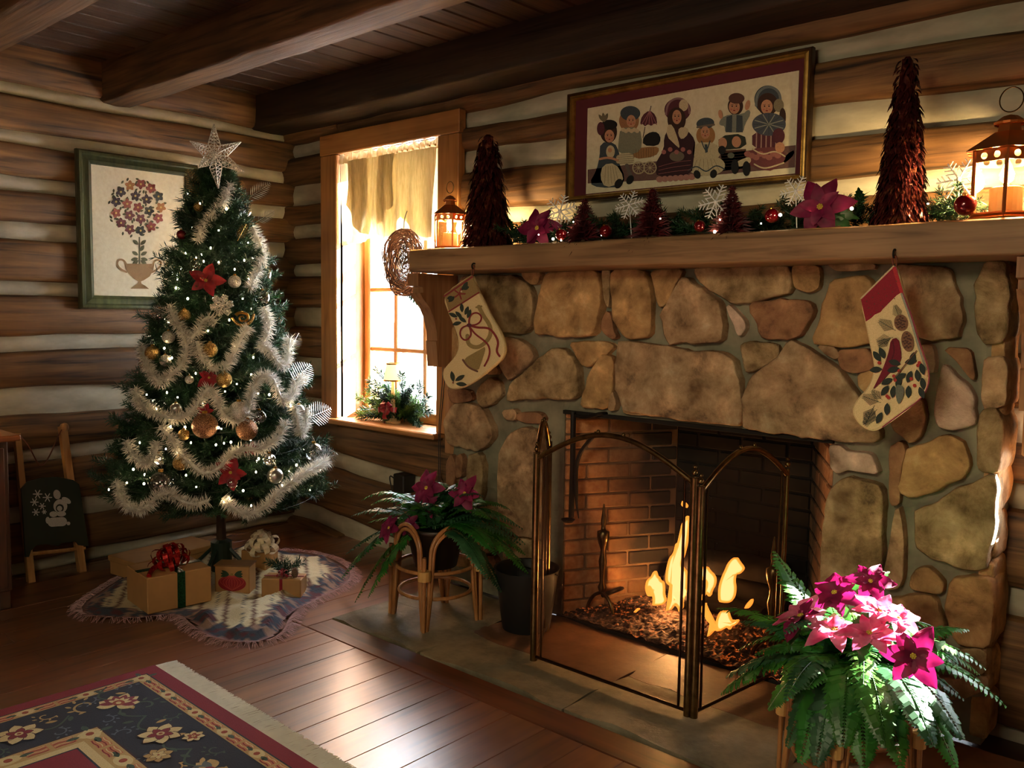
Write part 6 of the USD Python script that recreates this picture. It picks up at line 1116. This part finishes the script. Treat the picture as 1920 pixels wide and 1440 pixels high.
for px, py, r, y, lb in ((1810, 384, 20, 2.66, 'glossy red glass ball beside the bigger lantern'), (1136, 433, 12, 2.65, 'small red glass ball between left and middle bristle trees'), (1052, 440, 11, 2.65, 'small red glass ball left of the left bristle tree'), (1448, 404, 14, 2.67, 'red glass ball left of the large mantel poinsettia'), (1312, 424, 11, 2.65, 'small red glass ball left of the right bristle tree')):
    p = U(px, py, 1, y); R = r * depth_px(p); p[2] = max(p[2], MT + R); T = Thing('red_bauble', lb, 'ornament', p); T.add('ball', ball(p, R, 14), M['redball'], True); T.add('cap', lathe([(0, R * .97), (R * .2, R * .97), (R * .2, R * 1.15), (0, R * 1.15)], 10, R=rotx(.5), t=p), M['gold'])
ms = Thing('mantel_lights', 'string of small warm lights threaded through the mantel greenery', 'string lights', (-1.8, 2.7, MT)); mp_ = []
for px, py in ((1037, 448), (1010, 440), (1052, 451), (1071, 431), (1066, 436), (1132, 436), (1128, 441), (1340, 437), (1463, 403), (1597, 391), (1427, 419), (1740, 382), (1075, 416), (1238, 410), (1350, 412)):
    p = U(px, py, 1, 2.64); p[2] = max(p[2], MT + .006); mp_.append(p); ms.add('bulb', ball(p, .0055 if (px, py) in ((1037, 448), (1340, 437), (1463, 403), (1597, 391)) else .003, 6), M['bulb'])
mp_ = sorted(mp_, key=lambda p: p[0]); ms.add('cord', tube(spline(np.array([[p[0], 2.70, MT + .006] for p in mp_]) + np.c_[np.zeros(len(mp_)), .02 * np.sin(np.arange(len(mp_)) * 2.), np.zeros(len(mp_))], 80), .0016, 4), M['wire'])

# ================================================================== potted ferns on rattan stands
def rattan_stand(name, lb, c, ang, half, H, cr_=.0085):
    T = Thing(name, lb, 'plant stand', c); c = np.asarray(c, float); L = [c + np.array([math.cos(ang + k * math.pi / 2), math.sin(ang + k * math.pi / 2), 0]) * half for k in range(4)]
    for k in range(4):
        a, b = L[k], L[(k + 1) % 4]; u = (b - a); w = np.linalg.norm(u); u /= w; o_ = (a - c) / half
        for e in (0, 1):
            i0, i1 = .03 + e * .012, w - .03 - e * .012; hz = H - .02 * e; r = (i1 - i0) / 2; t = np.linspace(0, math.pi, 13)
            P = np.vstack([[a + u * .012 + (0, 0, .0)], [a + u * i0 * .8 + (0, 0, hz * .45)], [a + u * (i0 + r - r * math.cos(x)) + (0, 0, hz - r + r * math.sin(x)) for x in t], [b - u * (w - i1) * .8 + (0, 0, hz * .45)], [b - u * .012]])
            T.add('cane_hoop', tube(spline(P, 46), cr_, 8), M['rattan'], True)
        T.add('leg_cane', tube([a + o_ * .006, a + o_ * .004 + (0, 0, H * .74)], cr_ * 1.05, 8), M['rattan'], True)
        T.add('cane_wrap', lathe([(.0, -.02), (.026 * cr_ / .0085, -.02), (.027 * cr_ / .0085, 0), (.026 * cr_ / .0085, .02), (0, .02)], 12, t=a + (0, 0, H * .56)), M['wrap'])
    a = np.linspace(0, 2 * math.pi, 40, endpoint=False)
    for z, r in ((H * .56, half * .86), (H * .30, half * .80)): T.add('ring', tube(c + np.stack([np.cos(a) * r, np.sin(a) * r, np.full(40, z)], 1), .008, 8, True), M['rattan'], True)
    return T
def pot(T, c, R, z0, z1): T.add('pot', lathe([(0, z0), (R * .72, z0), (R * .98, z1 - .02), (R * 1.06, z1 - .02), (R * 1.06, z1), (R * .96, z1), (R * .92, z1 - .03), (0, z1 - .035)], 28, t=np.array([c[0], c[1], 0])), M['pot'], True)
def fern_plant(lb, c, zr, R, tips, n, seed, Lr, flowers, dark=.3, up_=.75, front=True):
    T = Thing('potted_fern', lb, 'fern', (c[0], c[1], zr - .16)); pot(T, c, R, zr - .17, zr); rg = np.random.default_rng(seed); b0 = np.array([c[0], c[1], zr - .01])
    for k, (tip, rise, L_, nn) in enumerate(tips): d = np.asarray(tip) - b0; T.add('frond', frond(b0 + np.array([d[0], d[1], 0]) * .12, tip, rise, nn, L_, seed * 50 + k), M['fern'] if k % 3 else M['fern_d'])
    for k in range(n):
        a = rg.uniform(0, 6.283); el = rg.uniform(.1, 1.25); L_ = rg.uniform(*Lr)
        if not front and -.95 < (a - 5.0 + math.pi) % (2 * math.pi) - math.pi < .95: el = max(el, .95); L_ *= .7
        tip = b0 + np.array([math.cos(a) * math.cos(el), math.sin(a) * math.cos(el), 0]) * L_ + (0, 0, L_ * (math.sin(el) * up_ - .28)); tip[2] = max(tip[2], .03)
        if tip[1] > YF - .05: tip[1] = YF - .05
        T.add('frond', frond(b0 + rg.uniform(-.03, .03, 3) * (1, 1, 0), tip, L_ * rg.uniform(.25, .45), 20, .042, seed * 99 + k), M['fern'] if rg.uniform() > dark else M['fern_d'])
    for k, (px, py, y, r, face_, pal) in enumerate(flowers):
        p = U(px, py, 1, y); d = np.asarray(face_, float); poinsettia(T, p, d, r * depth_px(p), seed * 7 + k, [M[m] for m in pal], 'poinsettia', green=2, droop=.3); T.add('flower_stem', tube(spline([b0 + (p - b0) * (.1, .1, 0), (b0 + p) / 2 + (0, 0, .02), p - d / np.linalg.norm(d) * .01], 10), .0025, 5), M['leaf'])
    return T
C1 = np.array([-2.66, 2.50, .004]); rattan_stand('rattan_plant_stand', 'rattan plant stand with looped cane hoops on the hearth left of the fire screen', C1, -.99, .19, .415)
u1 = lambda x, y, Y: U(x, y, 1, Y)
fern_plant('bushy fern with magenta poinsettias in a dark pot on the left rattan stand', C1, .40, .125,
           [(u1(648, 1040, 2.35), .10, .042, 24), (u1(665, 1130, 2.30), .16, .045, 26), (u1(985, 1040, 2.66), .12, .045, 26), (u1(940, 1110, 2.55), .14, .045, 26), (u1(690, 980, 2.45), .06, .040, 22), (u1(900, 940, 2.66), .05, .042, 22), (u1(780, 935, 2.6), .02, .042, 22), (u1(640, 1085, 2.42), .14, .042, 24), (u1(960, 990, 2.7), .09, .042, 24), (u1(655, 1070, 2.3), .16, .05, 26), (u1(690, 1120, 2.26), .15, .05, 26), (u1(930, 1040, 2.45), .13, .05, 26), (u1(915, 1085, 2.40), .13, .05, 26), (u1(990, 1075, 2.6), .14, .05, 26)], 58, 3, (.24, .44),
           [(800, 915, 2.47, 38, (.2, -1, .5), ('bract',)), (872, 925, 2.5, 36, (.3, -1, .4), ('bract',)), (730, 990, 2.36, 30, (-.1, -1, .5), ('bract',)), (768, 985, 2.40, 24, (.2, -1, .6), ('bract',)), (803, 950, 2.44, 24, (.1, -1, .2), ('bract',))], .5, .88, False)
C2 = np.array([-.85, 2.345, .004]); rattan_stand('rattan_plant_stand', 'rattan plant stand half hidden under the bright fern at the right of the hearth', C2, -2.95, .175, .34, .0065)
fern_plant('large sunlit fern with pink and magenta poinsettias on the right rattan stand', C2, .36, .13,
           [(u1(1362, 1268, 2.24), .10, .055, 26), (u1(1352, 1300, 2.20), .12, .055, 24), (u1(1452, 1034, 2.36), .02, .062, 22), (u1(1805, 1385, 2.20), .16, .055, 30), (u1(1795, 1445, 2.16), .18, .055, 30), (u1(1620, 1440, 2.06), .19, .060, 30), (u1(1530, 1435, 2.10), .17, .055, 28), (u1(1815, 1180, 2.5), .08, .050, 24), (u1(1345, 1140, 2.42), .08, .048, 24), (u1(1390, 1165, 2.36), .07, .046, 22), (u1(1690, 1440, 2.10), .18, .055, 28), (u1(1560, 1140, 2.22), .02, .05, 20), (u1(1640, 1160, 2.2), .02, .05, 20), (u1(1500, 1290, 2.14), .10, .05, 24), (u1(1720, 1330, 2.16), .12, .05, 26), (u1(1475, 1400, 2.16), .16, .05, 26), (u1(1580, 1400, 2.05), .18, .06, 30), (u1(1660, 1400, 2.06), .18, .06, 30), (u1(1750, 1400, 2.12), .18, .056, 30), (u1(1500, 1430, 2.1), .17, .056, 28), (u1(1440, 1330, 2.16), .12, .052, 26)], 46, 8, (.22, .40),
           [(1502, 1156, 2.22, 62, (-.3, -.35, 1.), ('bract_sunlit', 'bract')), (1565, 1182, 2.18, 60, (0, -.3, 1.), ('bract_sunlit',)), (1630, 1188, 2.16, 58, (.1, -.35, 1.), ('bract_sunlit',)), (1650, 1146, 2.22, 56, (.2, -.2, 1.), ('bract_sunlit',)), (1712, 1230, 2.16, 60, (.35, -1, .35), ('bract',)), (1565, 1112, 2.34, 56, (-.2, -.8, 1.), ('bract',)), (1632, 1090, 2.36, 44, (.3, -.9, .8), ('bract',)), (1685, 1160, 2.2, 44, (.4, -.3, 1.), ('bract_sunlit',))], .3)
# black bucket
bk = U(950, 1182, 2, 0.006); bk = np.array([-2.30, 2.675, .005]); bu = Thing('coal_bucket', 'black metal bucket on the hearth between left fern and fire screen', 'bucket', bk); bu.add('body', lathe([(0, 0), (.098, 0), (.132, .245), (.137, .25), (.134, .252), (.127, .245), (.094, .008), (0, .008)], 32, t=bk), M['blackp'], True); a = np.linspace(0, math.pi, 20); bu.add('bail_handle', tube(bk + np.stack([np.cos(a) * .134, .08 * np.sin(a) + .02, .245 - .035 * np.sin(a)], 1), .003, 6), M['iron'])

# ================================================================== fire screen
SY = 2.43; PLz = (.775, .797); fs = Thing('fire_screen', 'folding brass fire screen with arched panels and fine dark mesh before the fireplace', 'fire screen', (-1.73, SY, .005))
M['mesh'] = usdkit.material(stage, LK + 'screen_mesh', {'t': ('transparent_bsdf', {'color': (1, 1, 1)}), 'd': ('principled_bsdf', {'base_color': s(64, 38, 26), 'roughness': .6, 'metallic': .4}), 'm': ('mix_closure', {'fac': .32})}, [('t.BSDF', 'm.closure1'), ('d.BSDF', 'm.closure2')], surface='m.closure')
pA, pC = np.array([-2.05, SY, 0]), np.array([-1.395, SY, 0]); pB = np.array([-2.215, 2.70, 0]); zc_ = .68; pD = U(1465, 1275, 2, 0); 
zt = .66; pD_t = UP(1475, 915, (-1.32, 2.62, 0), (1, 0, 0)); pD = np.array([-1.32, 2.62, 0.]); pD = np.array([pD_t[0], pD_t[1], 0]); 
def sc_panel(a, b, h, rise, seed):
    p = fs.group('panel'); u = b - a; t = np.linspace(0, 1, 30); P = a + u * t[:, None]; arch = np.stack([P[:, 0], P[:, 1], h - .10 + rise * np.sin(np.pi * t)], 1)
    add = lambda n, g, m, sm=True: fs.add(n, g, m, sm, parent=p)
    add('arch_tube', tube(arch, .0095, 10), M['brass']); add('bottom_rail', tube([a + (0, 0, .022), b + (0, 0, .022)], .006, 8), M['brass_d'])
    for q_ in (a, b): add('post', tube([q_ + (0, 0, .004), q_ + (0, 0, h - .08)], .008 if q_ is b and seed == 3 else .0135, 12), M['brass']); add('post_inner', tube([q_ + u * .035 * (1 if q_ is a else -1) / np.linalg.norm(u) + (0, 0, .02), q_ + u * .035 * (1 if q_ is a else -1) / np.linalg.norm(u) + (0, 0, h - .075)], .0045, 6), M['brass_d']); add('finial', cat([ball(q_ + (0, 0, h - .064), .0105, 8), ball(q_ + (0, 0, h - .046), .0065, 8)]), M['brass'])
    V = np.vstack([np.stack([P[:, 0], P[:, 1], np.full(30, .024)], 1), arch]); i = np.arange(29); add('mesh', (V, quads(np.stack([i, i + 1, 30 + i + 1, 30 + i], 1))), M['mesh'], False)
    for k in (.42, .58): m_ = a + u * k + (0, 0, h - .10 + rise * math.sin(math.pi * k)); add('knob', ball(m_ + (0, 0, .012), .007, 8), M['brass'])
sc_panel(pA, pC, .865, .12, 1); sc_panel(pB, pA + (-.012, .014, 0), .865, .115, 2); sc_panel(pC + (.02, .004, 0), pD, .84, .115, 3)

# ================================================================== in the firebox
em = Thing('ember_bed', 'bed of glowing cinders spread over the firebox floor', 'embers', (-1.72, 3.1, .006)); X, Y = np.meshgrid(np.linspace(OX0 + .03, OX1 - .03, 150), np.linspace(YF + .002, BY - .03, 84), indexing='ij')
def inbox(X, Y): t = (Y - YF - .03) / (BY - YF - .03); return (X > OX0 + (BX0 - OX0) * t + .015) & (X < OX1 + (BX1 - OX1) * t - .015)
Zm = .02 + .07 * np.clip((Y - YF) / .26, 0, 1) * np.exp(-((X + 1.72) / .42) ** 2) + .03 * (meshkit.fbm(np.stack([X * 42, Y * 42, 0 * X], -1), 3, 7) - .45)
Zm = np.maximum(Zm, .008); v, f = grid(np.stack([X, Y, Zm], -1)); f = f[inbox(X, Y).ravel()[f].all(1)]; used = np.unique(f); mpi = np.full(len(v), -1); mpi[used] = np.arange(len(used))
M['ember'] = usdkit.material(stage, LK + 'cinders', {'tc': ('texture_coordinate', {}), 'n': ('noise_texture', {'scale': 60., 'detail': 5}), 'n2': ('noise_texture', {'scale': 7., 'detail': 2}), 'r': ('rgb_ramp', {'ramp': [(.56, (0, 0, 0)), (.68, (1.0, .16, .02)), (.8, (1., .5, .12))]}), 'r2': ('rgb_ramp', {'ramp': [(.42, (0, 0, 0)), (.62, (1, 1, 1))]}), 'm': ('mix', {'mix_type': 'multiply', 'fac': 1.}), 'c': ('rgb_ramp', {'ramp': [(.35, s(36, 24, 20)), (.7, s(104, 74, 60))]}),
   'p': ('principled_bsdf', {'roughness': .95, 'emission_strength': .8}), 'b': ('bump', {'strength': .6, 'distance': .01})}, [('tc.object', 'n.vector'), ('tc.object', 'n2.vector'), ('n.fac', 'r.fac'), ('n2.fac', 'r2.fac'), ('r.color', 'm.color1'), ('r2.color', 'm.color2'), ('m.color', 'p.emission_color'), ('n.fac', 'c.fac'), ('c.color', 'p.base_color'), ('n.fac', 'b.height'), ('b.normal', 'p.normal')], surface='p.BSDF')
em.add('cinders', (v[used], mpi[f]), M['ember'], kind='stuff')
rg = np.random.default_rng(2); o = []
for k in range(420):
    x, y = rg.uniform(OX0 + .1, OX1 - .1), rg.uniform(YF + .08, BY - .06)
    if inbox(np.array(x), np.array(y)): m_ = trimesh.creation.icosphere(0); vv = np.array(m_.vertices) * rg.uniform(.006, .015) * rg.uniform(.6, 1.3, 3); o.append((vv + np.array([x, y, .02 + .07 * min(max((y - YF - .05) / .22, 0), 1) * math.exp(-((x + 1.72) / .42) ** 2)]), np.array(m_.faces)))
em.add('coal_lumps', cat(o), M['ember'], kind='stuff')
M['charlog'] = tex('charred_log', [(.3, s(20, 16, 14)), (.7, s(52, 38, 30))], (14, 14, 14), 5, .95, .6, .01)
for k, (a, b, r, lb) in enumerate((((-1.98, 3.27, .15), (-1.42, 3.25, .15), .062, 'charred log lying at the back of the fire'), ((-1.92, 3.20, .26), (-1.46, 3.28, .27), .050, 'charred log resting on top of the back log'), ((-1.86, 3.12, .13), (-1.50, 3.17, .12), .036, 'thin charred log at the front of the fire'))):
    a, b = np.array(a), np.array(b); P = spline([a, (a + b) / 2 + (0, .01, .008), b], 16); v, f = tube(P, r, 16); nn = meshkit.fbm(v * 24, 3, k) - .5; c = P[np.argmin(((v[:, None] - P[None]) ** 2).sum(-1), 1)]; single('fire_log', (v + (v - c) * nn[:, None] * .35, f), M['charlog'], lb, 'log', smooth=40)
# andirons
def andiron(lb, b, h):
    T = Thing('andiron', lb, 'andiron', b); b = np.asarray(b, float); k = h / .30
    T.add('column', lathe([(r_ * 1.1, z_ * 1.3) for r_, z_ in [(0, .08), (.012, .08), (.018, .095), (.010, .11), (.012, .15), (.017, .18), (.011, .205), (.010, .22), (.020, .245), (.024, .262), (.024, .28), (.010, .285), (.008, .30), (.011, .315), (.006, .345), (.003, .37), (0, .372)]], 18, t=b), M['brass'], True)
    for sg in (-1, 1): T.add('scroll_leg', tube(spline([b + (0, 0, .10), b + (sg * .03, -.005, .085), b + (sg * .062, -.01, .04), b + (sg * .07, -.012, .005)], 14), .008, 8), M['brass'], True)
    T.add('log_bar', tube([b + (0, .005, .085), b + (0, .22, .085), b + (0, .24, .03)], .010, 8), M['iron'])
andiron('turned brass andiron with a pointed tip at the left side of the fire', U(1128, 1143, 1, 2.99) * (1, 1, 0) + (0, 0, .012), .3)
andiron('brass andiron mostly hidden behind the right fern', (-1.38, 2.99, .012), .3)
# pot crane and trammel hanging at the left of the opening
cr = Thing('fireplace_crane', 'black wrought iron crane with hanging trammel at the left of the firebox opening', 'crane', (-2.18, 2.87, .3)); cA = lambda x, y, Y=2.862: U(x, y, 1, Y)
cr.add('hanger_bar', tube([cA(1075, 772), cA(1074, 860), cA(1071, 970)], .0115, 8), M['iron']); cr.add('top_arm', tube(spline([cA(1078, 779), cA(1095, 782), cA(1125, 776), cA(1150, 776, 2.93)], 14), .0075, 8), M['iron']); cr.add('brace', tube(spline([cA(1118, 812), cA(1102, 830), cA(1088, 850), cA(1081, 875), cA(1080, 910), cA(1081, 940), cA(1085, 972)], 24), [.009] * 18 + [.007, .006, .005, .004, .003, .002], 8), M['iron'])
p = cA(1065, 974); cr.add('ladle_cup', lathe([(0, -.012), (.020, -.010), (.030, 0), (.028, .002), (.018, -.007), (0, -.008)], 18, t=p), M['iron'])
# flames
def flame(T, pts, y, th, core=False, name='flame', m='fl_o'):
    g = Polygon(chaikin(pts, 1) if len(pts) < 60 else pts).buffer(0); g = max(g.geoms, key=lambda a_: a_.area) if isinstance(g, MultiPolygon) else g
    V = []; cc = np.array(g.representative_point().coords[0]); L_ = g.exterior.length; n = 110; P = np.array([g.exterior.interpolate(L_ * i / n).coords[0] for i in range(n)])
    sk = [g.buffer(-d) for d in (1.4, 3.2)]; rings = [P]
    def near(q_): 
        q_ = max(q_.geoms, key=lambda a_: a_.area) if isinstance(q_, MultiPolygon) else q_
        if q_.is_empty: return None
        return np.array([q_.exterior.interpolate(q_.exterior.project(Point(p))).coords[0] for p in P])
    for q_ in sk:
        r_ = near(q_) 
        rings.append(r_ if r_ is not None else rings[-1] * .5 + cc * .5)
    W = lambda R_, d: np.array([U(x, yy, 1, y) for x, yy in R_]) + np.array([0, d, 0]); k = np.arange(n); k2 = (k + 1) % n
    layers = [W(rings[2], -th), W(rings[1], -th * .7), W(rings[0], 0), W(rings[1], th * .7), W(rings[2], th)]; F = [quads(np.stack([i * n + k, i * n + k2, (i + 1) * n + k2, (i + 1) * n + k], 1)) for i in range(4)]
    V = np.vstack(layers + [W(cc[None], -th), W(cc[None], th)]); F += [np.stack([k2, k, np.full(n, 5 * n)], 1), np.stack([4 * n + k, 4 * n + k2, np.full(n, 5 * n + 1)], 1)]
    T.add(name, (V, np.vstack(F)), M[m])
def flame_mat(name, hot, cool, st, fac):
    return usdkit.material(stage, LK + name, {'lw': ('layer_weight', {'blend': .35}), 'r': ('rgb_ramp', {'ramp': [(.15, hot), (.75, cool)]}), 'e': ('emission', {'strength': st}), 't': ('transparent_bsdf', {}), 'm': ('mix_closure', {'fac': fac})}, [('lw.facing', 'r.fac'), ('r.color', 'e.color'), ('e.emission', 'm.closure1'), ('t.BSDF', 'm.closure2')], surface='m.closure')
M['fl_o'] = flame_mat('flame_outer', (1., .36, .045), (1., .22, .02), 1.9, .22); M['fl_c'] = flame_mat('flame_core', (1., .80, .42), (1., .60, .18), 4., .08)
fire = Thing('fire', 'bright orange and yellow flames burning in the fireplace', 'fire', (-1.75, 3.1, .08))
fl_light = UsdLux.SphereLight.Define(stage, fire.path + '/fire_light'); fl_light.CreateRadiusAttr(.03); fl_light.CreateIntensityAttr(1000.); fl_light.CreateColorAttr((1., .46, .14)); fl_light.AddTranslateOp().Set(Gf.Vec3d(*(U(1272, 1110, 1, 3.10) - fire.loc).tolist()))
_c = lambda L, y: ([(1120 + a / 4.236, 920 + b / 4.236) for a, b in L], y)
fls = [_c([(390, 740), (400, 700), (430, 680), (445, 650), (455, 632), (468, 650), (475, 680), (492, 690), (497, 712), (525, 725), (532, 780), (530, 830), (545, 870), (530, 905), (480, 915), (440, 910), (450, 870), (445, 830), (430, 790), (415, 760), (410, 790), (425, 830), (420, 845), (400, 820), (388, 780)], 3.07),
       _c([(545, 960), (575, 890), (590, 830), (600, 760), (575, 750), (548, 720), (550, 650), (560, 590), (580, 520), (610, 490), (622, 440), (632, 405), (645, 420), (650, 460), (660, 400), (668, 320), (672, 265), (700, 225), (712, 190), (728, 220), (732, 270), (722, 350), (712, 430), (700, 480), (690, 520), (672, 560), (668, 600), (690, 620), (712, 650), (712, 760), (700, 860), (680, 930), (655, 975), (650, 930), (620, 900), (590, 950), (570, 965)], 3.10),
       _c([(805, 590), (830, 610), (870, 600), (895, 640), (920, 660), (942, 700), (935, 760), (910, 800), (900, 845), (885, 830), (870, 810), (845, 850), (825, 880), (835, 830), (865, 770), (870, 720), (840, 690), (800, 680)], 3.11),
       _c([(970, 880), (965, 800), (975, 730), (1000, 660), (1020, 620), (1040, 570), (1075, 530), (1110, 530), (1125, 560), (1165, 610), (1160, 640), (1130, 665), (1100, 665), (1090, 720), (1100, 780), (1090, 850), (1060, 890), (1010, 890)], 3.09),
       _c([(800, 935), (830, 920), (860, 880), (865, 930), (890, 970), (910, 1010), (935, 1060), (950, 1080), (975, 1110), (930, 1110), (910, 1140), (870, 1170), (895, 1120), (920, 1080), (900, 1050), (870, 1020), (860, 970), (835, 945)], 3.0),
       _c([(945, 1040), (960, 990), (980, 950), (1010, 955), (1040, 950), (1050, 1000), (1070, 1040), (1090, 1030), (1110, 1020), (1125, 1040), (1100, 1070), (1065, 1080), (1060, 1110), (1040, 1080), (990, 1110), (950, 1120)], 3.02),
       _c([(1170, 935), (1190, 890), (1230, 850), (1235, 890), (1210, 935)], 3.05), _c([(668, 75), (690, 95), (722, 138), (700, 135), (680, 110)], 3.10), _c([(300, 975), (310, 935), (328, 930), (325, 955)], 3.0)]
for k, (pts, y) in enumerate(fls):
    c = np.mean(pts, 0); flame(fire, [tuple(c + (np.array(p) - c) * 1.0) for p in pts], y, .022, name='flame'); 
    g = Polygon(chaikin(pts, 1)).buffer(0).buffer(-3.2)
    g = max(g.geoms, key=lambda a_: a_.area) if isinstance(g, MultiPolygon) else g
    if not g.is_empty and g.area > 60: flame(fire, np.array(g.exterior.coords)[:-1], y, .012, name='flame_core', m='fl_c')

# ================================================================== unseen lamp housing and window frame added around the fill lights
hl = Thing('hanging_lamp', 'hanging lamp with a tilted rectangular metal reflector behind the viewpoint', 'lamp', (-.7, -.45, 2.0)); lc = np.array([-.7, -.45, 2.02]); ld = np.array([-1.9, 2.9, .9]) - lc; ld /= np.linalg.norm(ld); LF = frame_to(ld)
def lb_(lo, hi): v, f = box(lo, hi); return v @ LF.T + lc, f
hl.add('reflector', cat([lb_((-.3, -.22, -.03), (.3, .22, -.02)), lb_((-.3, -.225, -.03), (.3, -.215, .02)), lb_((-.3, .215, -.03), (.3, .225, .62)), lb_((-.305, -.22, -.03), (-.295, .22, .02)), lb_((.295, -.22, -.03), (.305, .22, .40))]), M['brass_d'])  # long top and left flaps added to darken ceiling and left wall
hl.add('rod', tube([lc - ld * .03, lc - ld * .03 + (0, 0, .2), (lc[0] - ld[0] * .03, lc[1] - ld[1] * .03, ZC)], .008, 8), M['brass_d'])
w3 = setting('window_3')  # added frame on the closed wall, set around the front fill light
for lo, hi in (((-2.45, -2.5, .70), (-2.31, -2.44, 2.0)), ((-.89, -2.5, .70), (-.75, -2.44, 2.0)), ((-2.45, -2.5, 1.91), (-.75, -2.44, 2.05)), ((-2.45, -2.5, .66), (-.75, -2.40, .79))): w3.add('casing', box(lo, hi, .004), M['trim'])
for x in (-1.85, -1.35): w3.add('muntin', box((x - .012, -2.34, .79), (x + .012, -2.31, 1.91), .003), M['trim'])
for nm, gp in {'tinsel_garland': 'white tinsel swags on the tree', 'bauble': 'balls hung on the tree', 'leaf_pick': 'leaf picks in the tree', 'silk_flower': 'red silk flowers on the tree', 'gift_box': 'presents under the tree', 'bristle_tree': 'red bristle trees on the mantel', 'snowflake_pick': 'snowflake picks on the mantel',
               'red_bauble': 'red balls on the mantel', 'foil_cone_tree': 'red foil cone trees on the mantel', 'copper_lantern': 'copper lanterns on the mantel', 'potted_fern': 'potted ferns on the hearth', 'rattan_plant_stand': 'rattan plant stands on the hearth', 'mantel_poinsettia': 'poinsettias on the mantel', 'mantel_garland': 'fir garlands on the mantel',
               'mantel_bracket': 'brackets under the mantel', 'fire_log': 'logs in the fire', 'andiron': 'andirons in the firebox', 'stocking_hook': 'stocking hooks in the mantel', 'power_cable': 'cords beside the fireplace'}.items():
    for p in stage.GetPrimAtPath('/World').GetChildren():
        b = p.GetName(); b = b[:-4] if b[-4:-3] == '_' and b[-3:].isdigit() else b
        if b == nm: p.SetCustomDataByKey('group', gp)
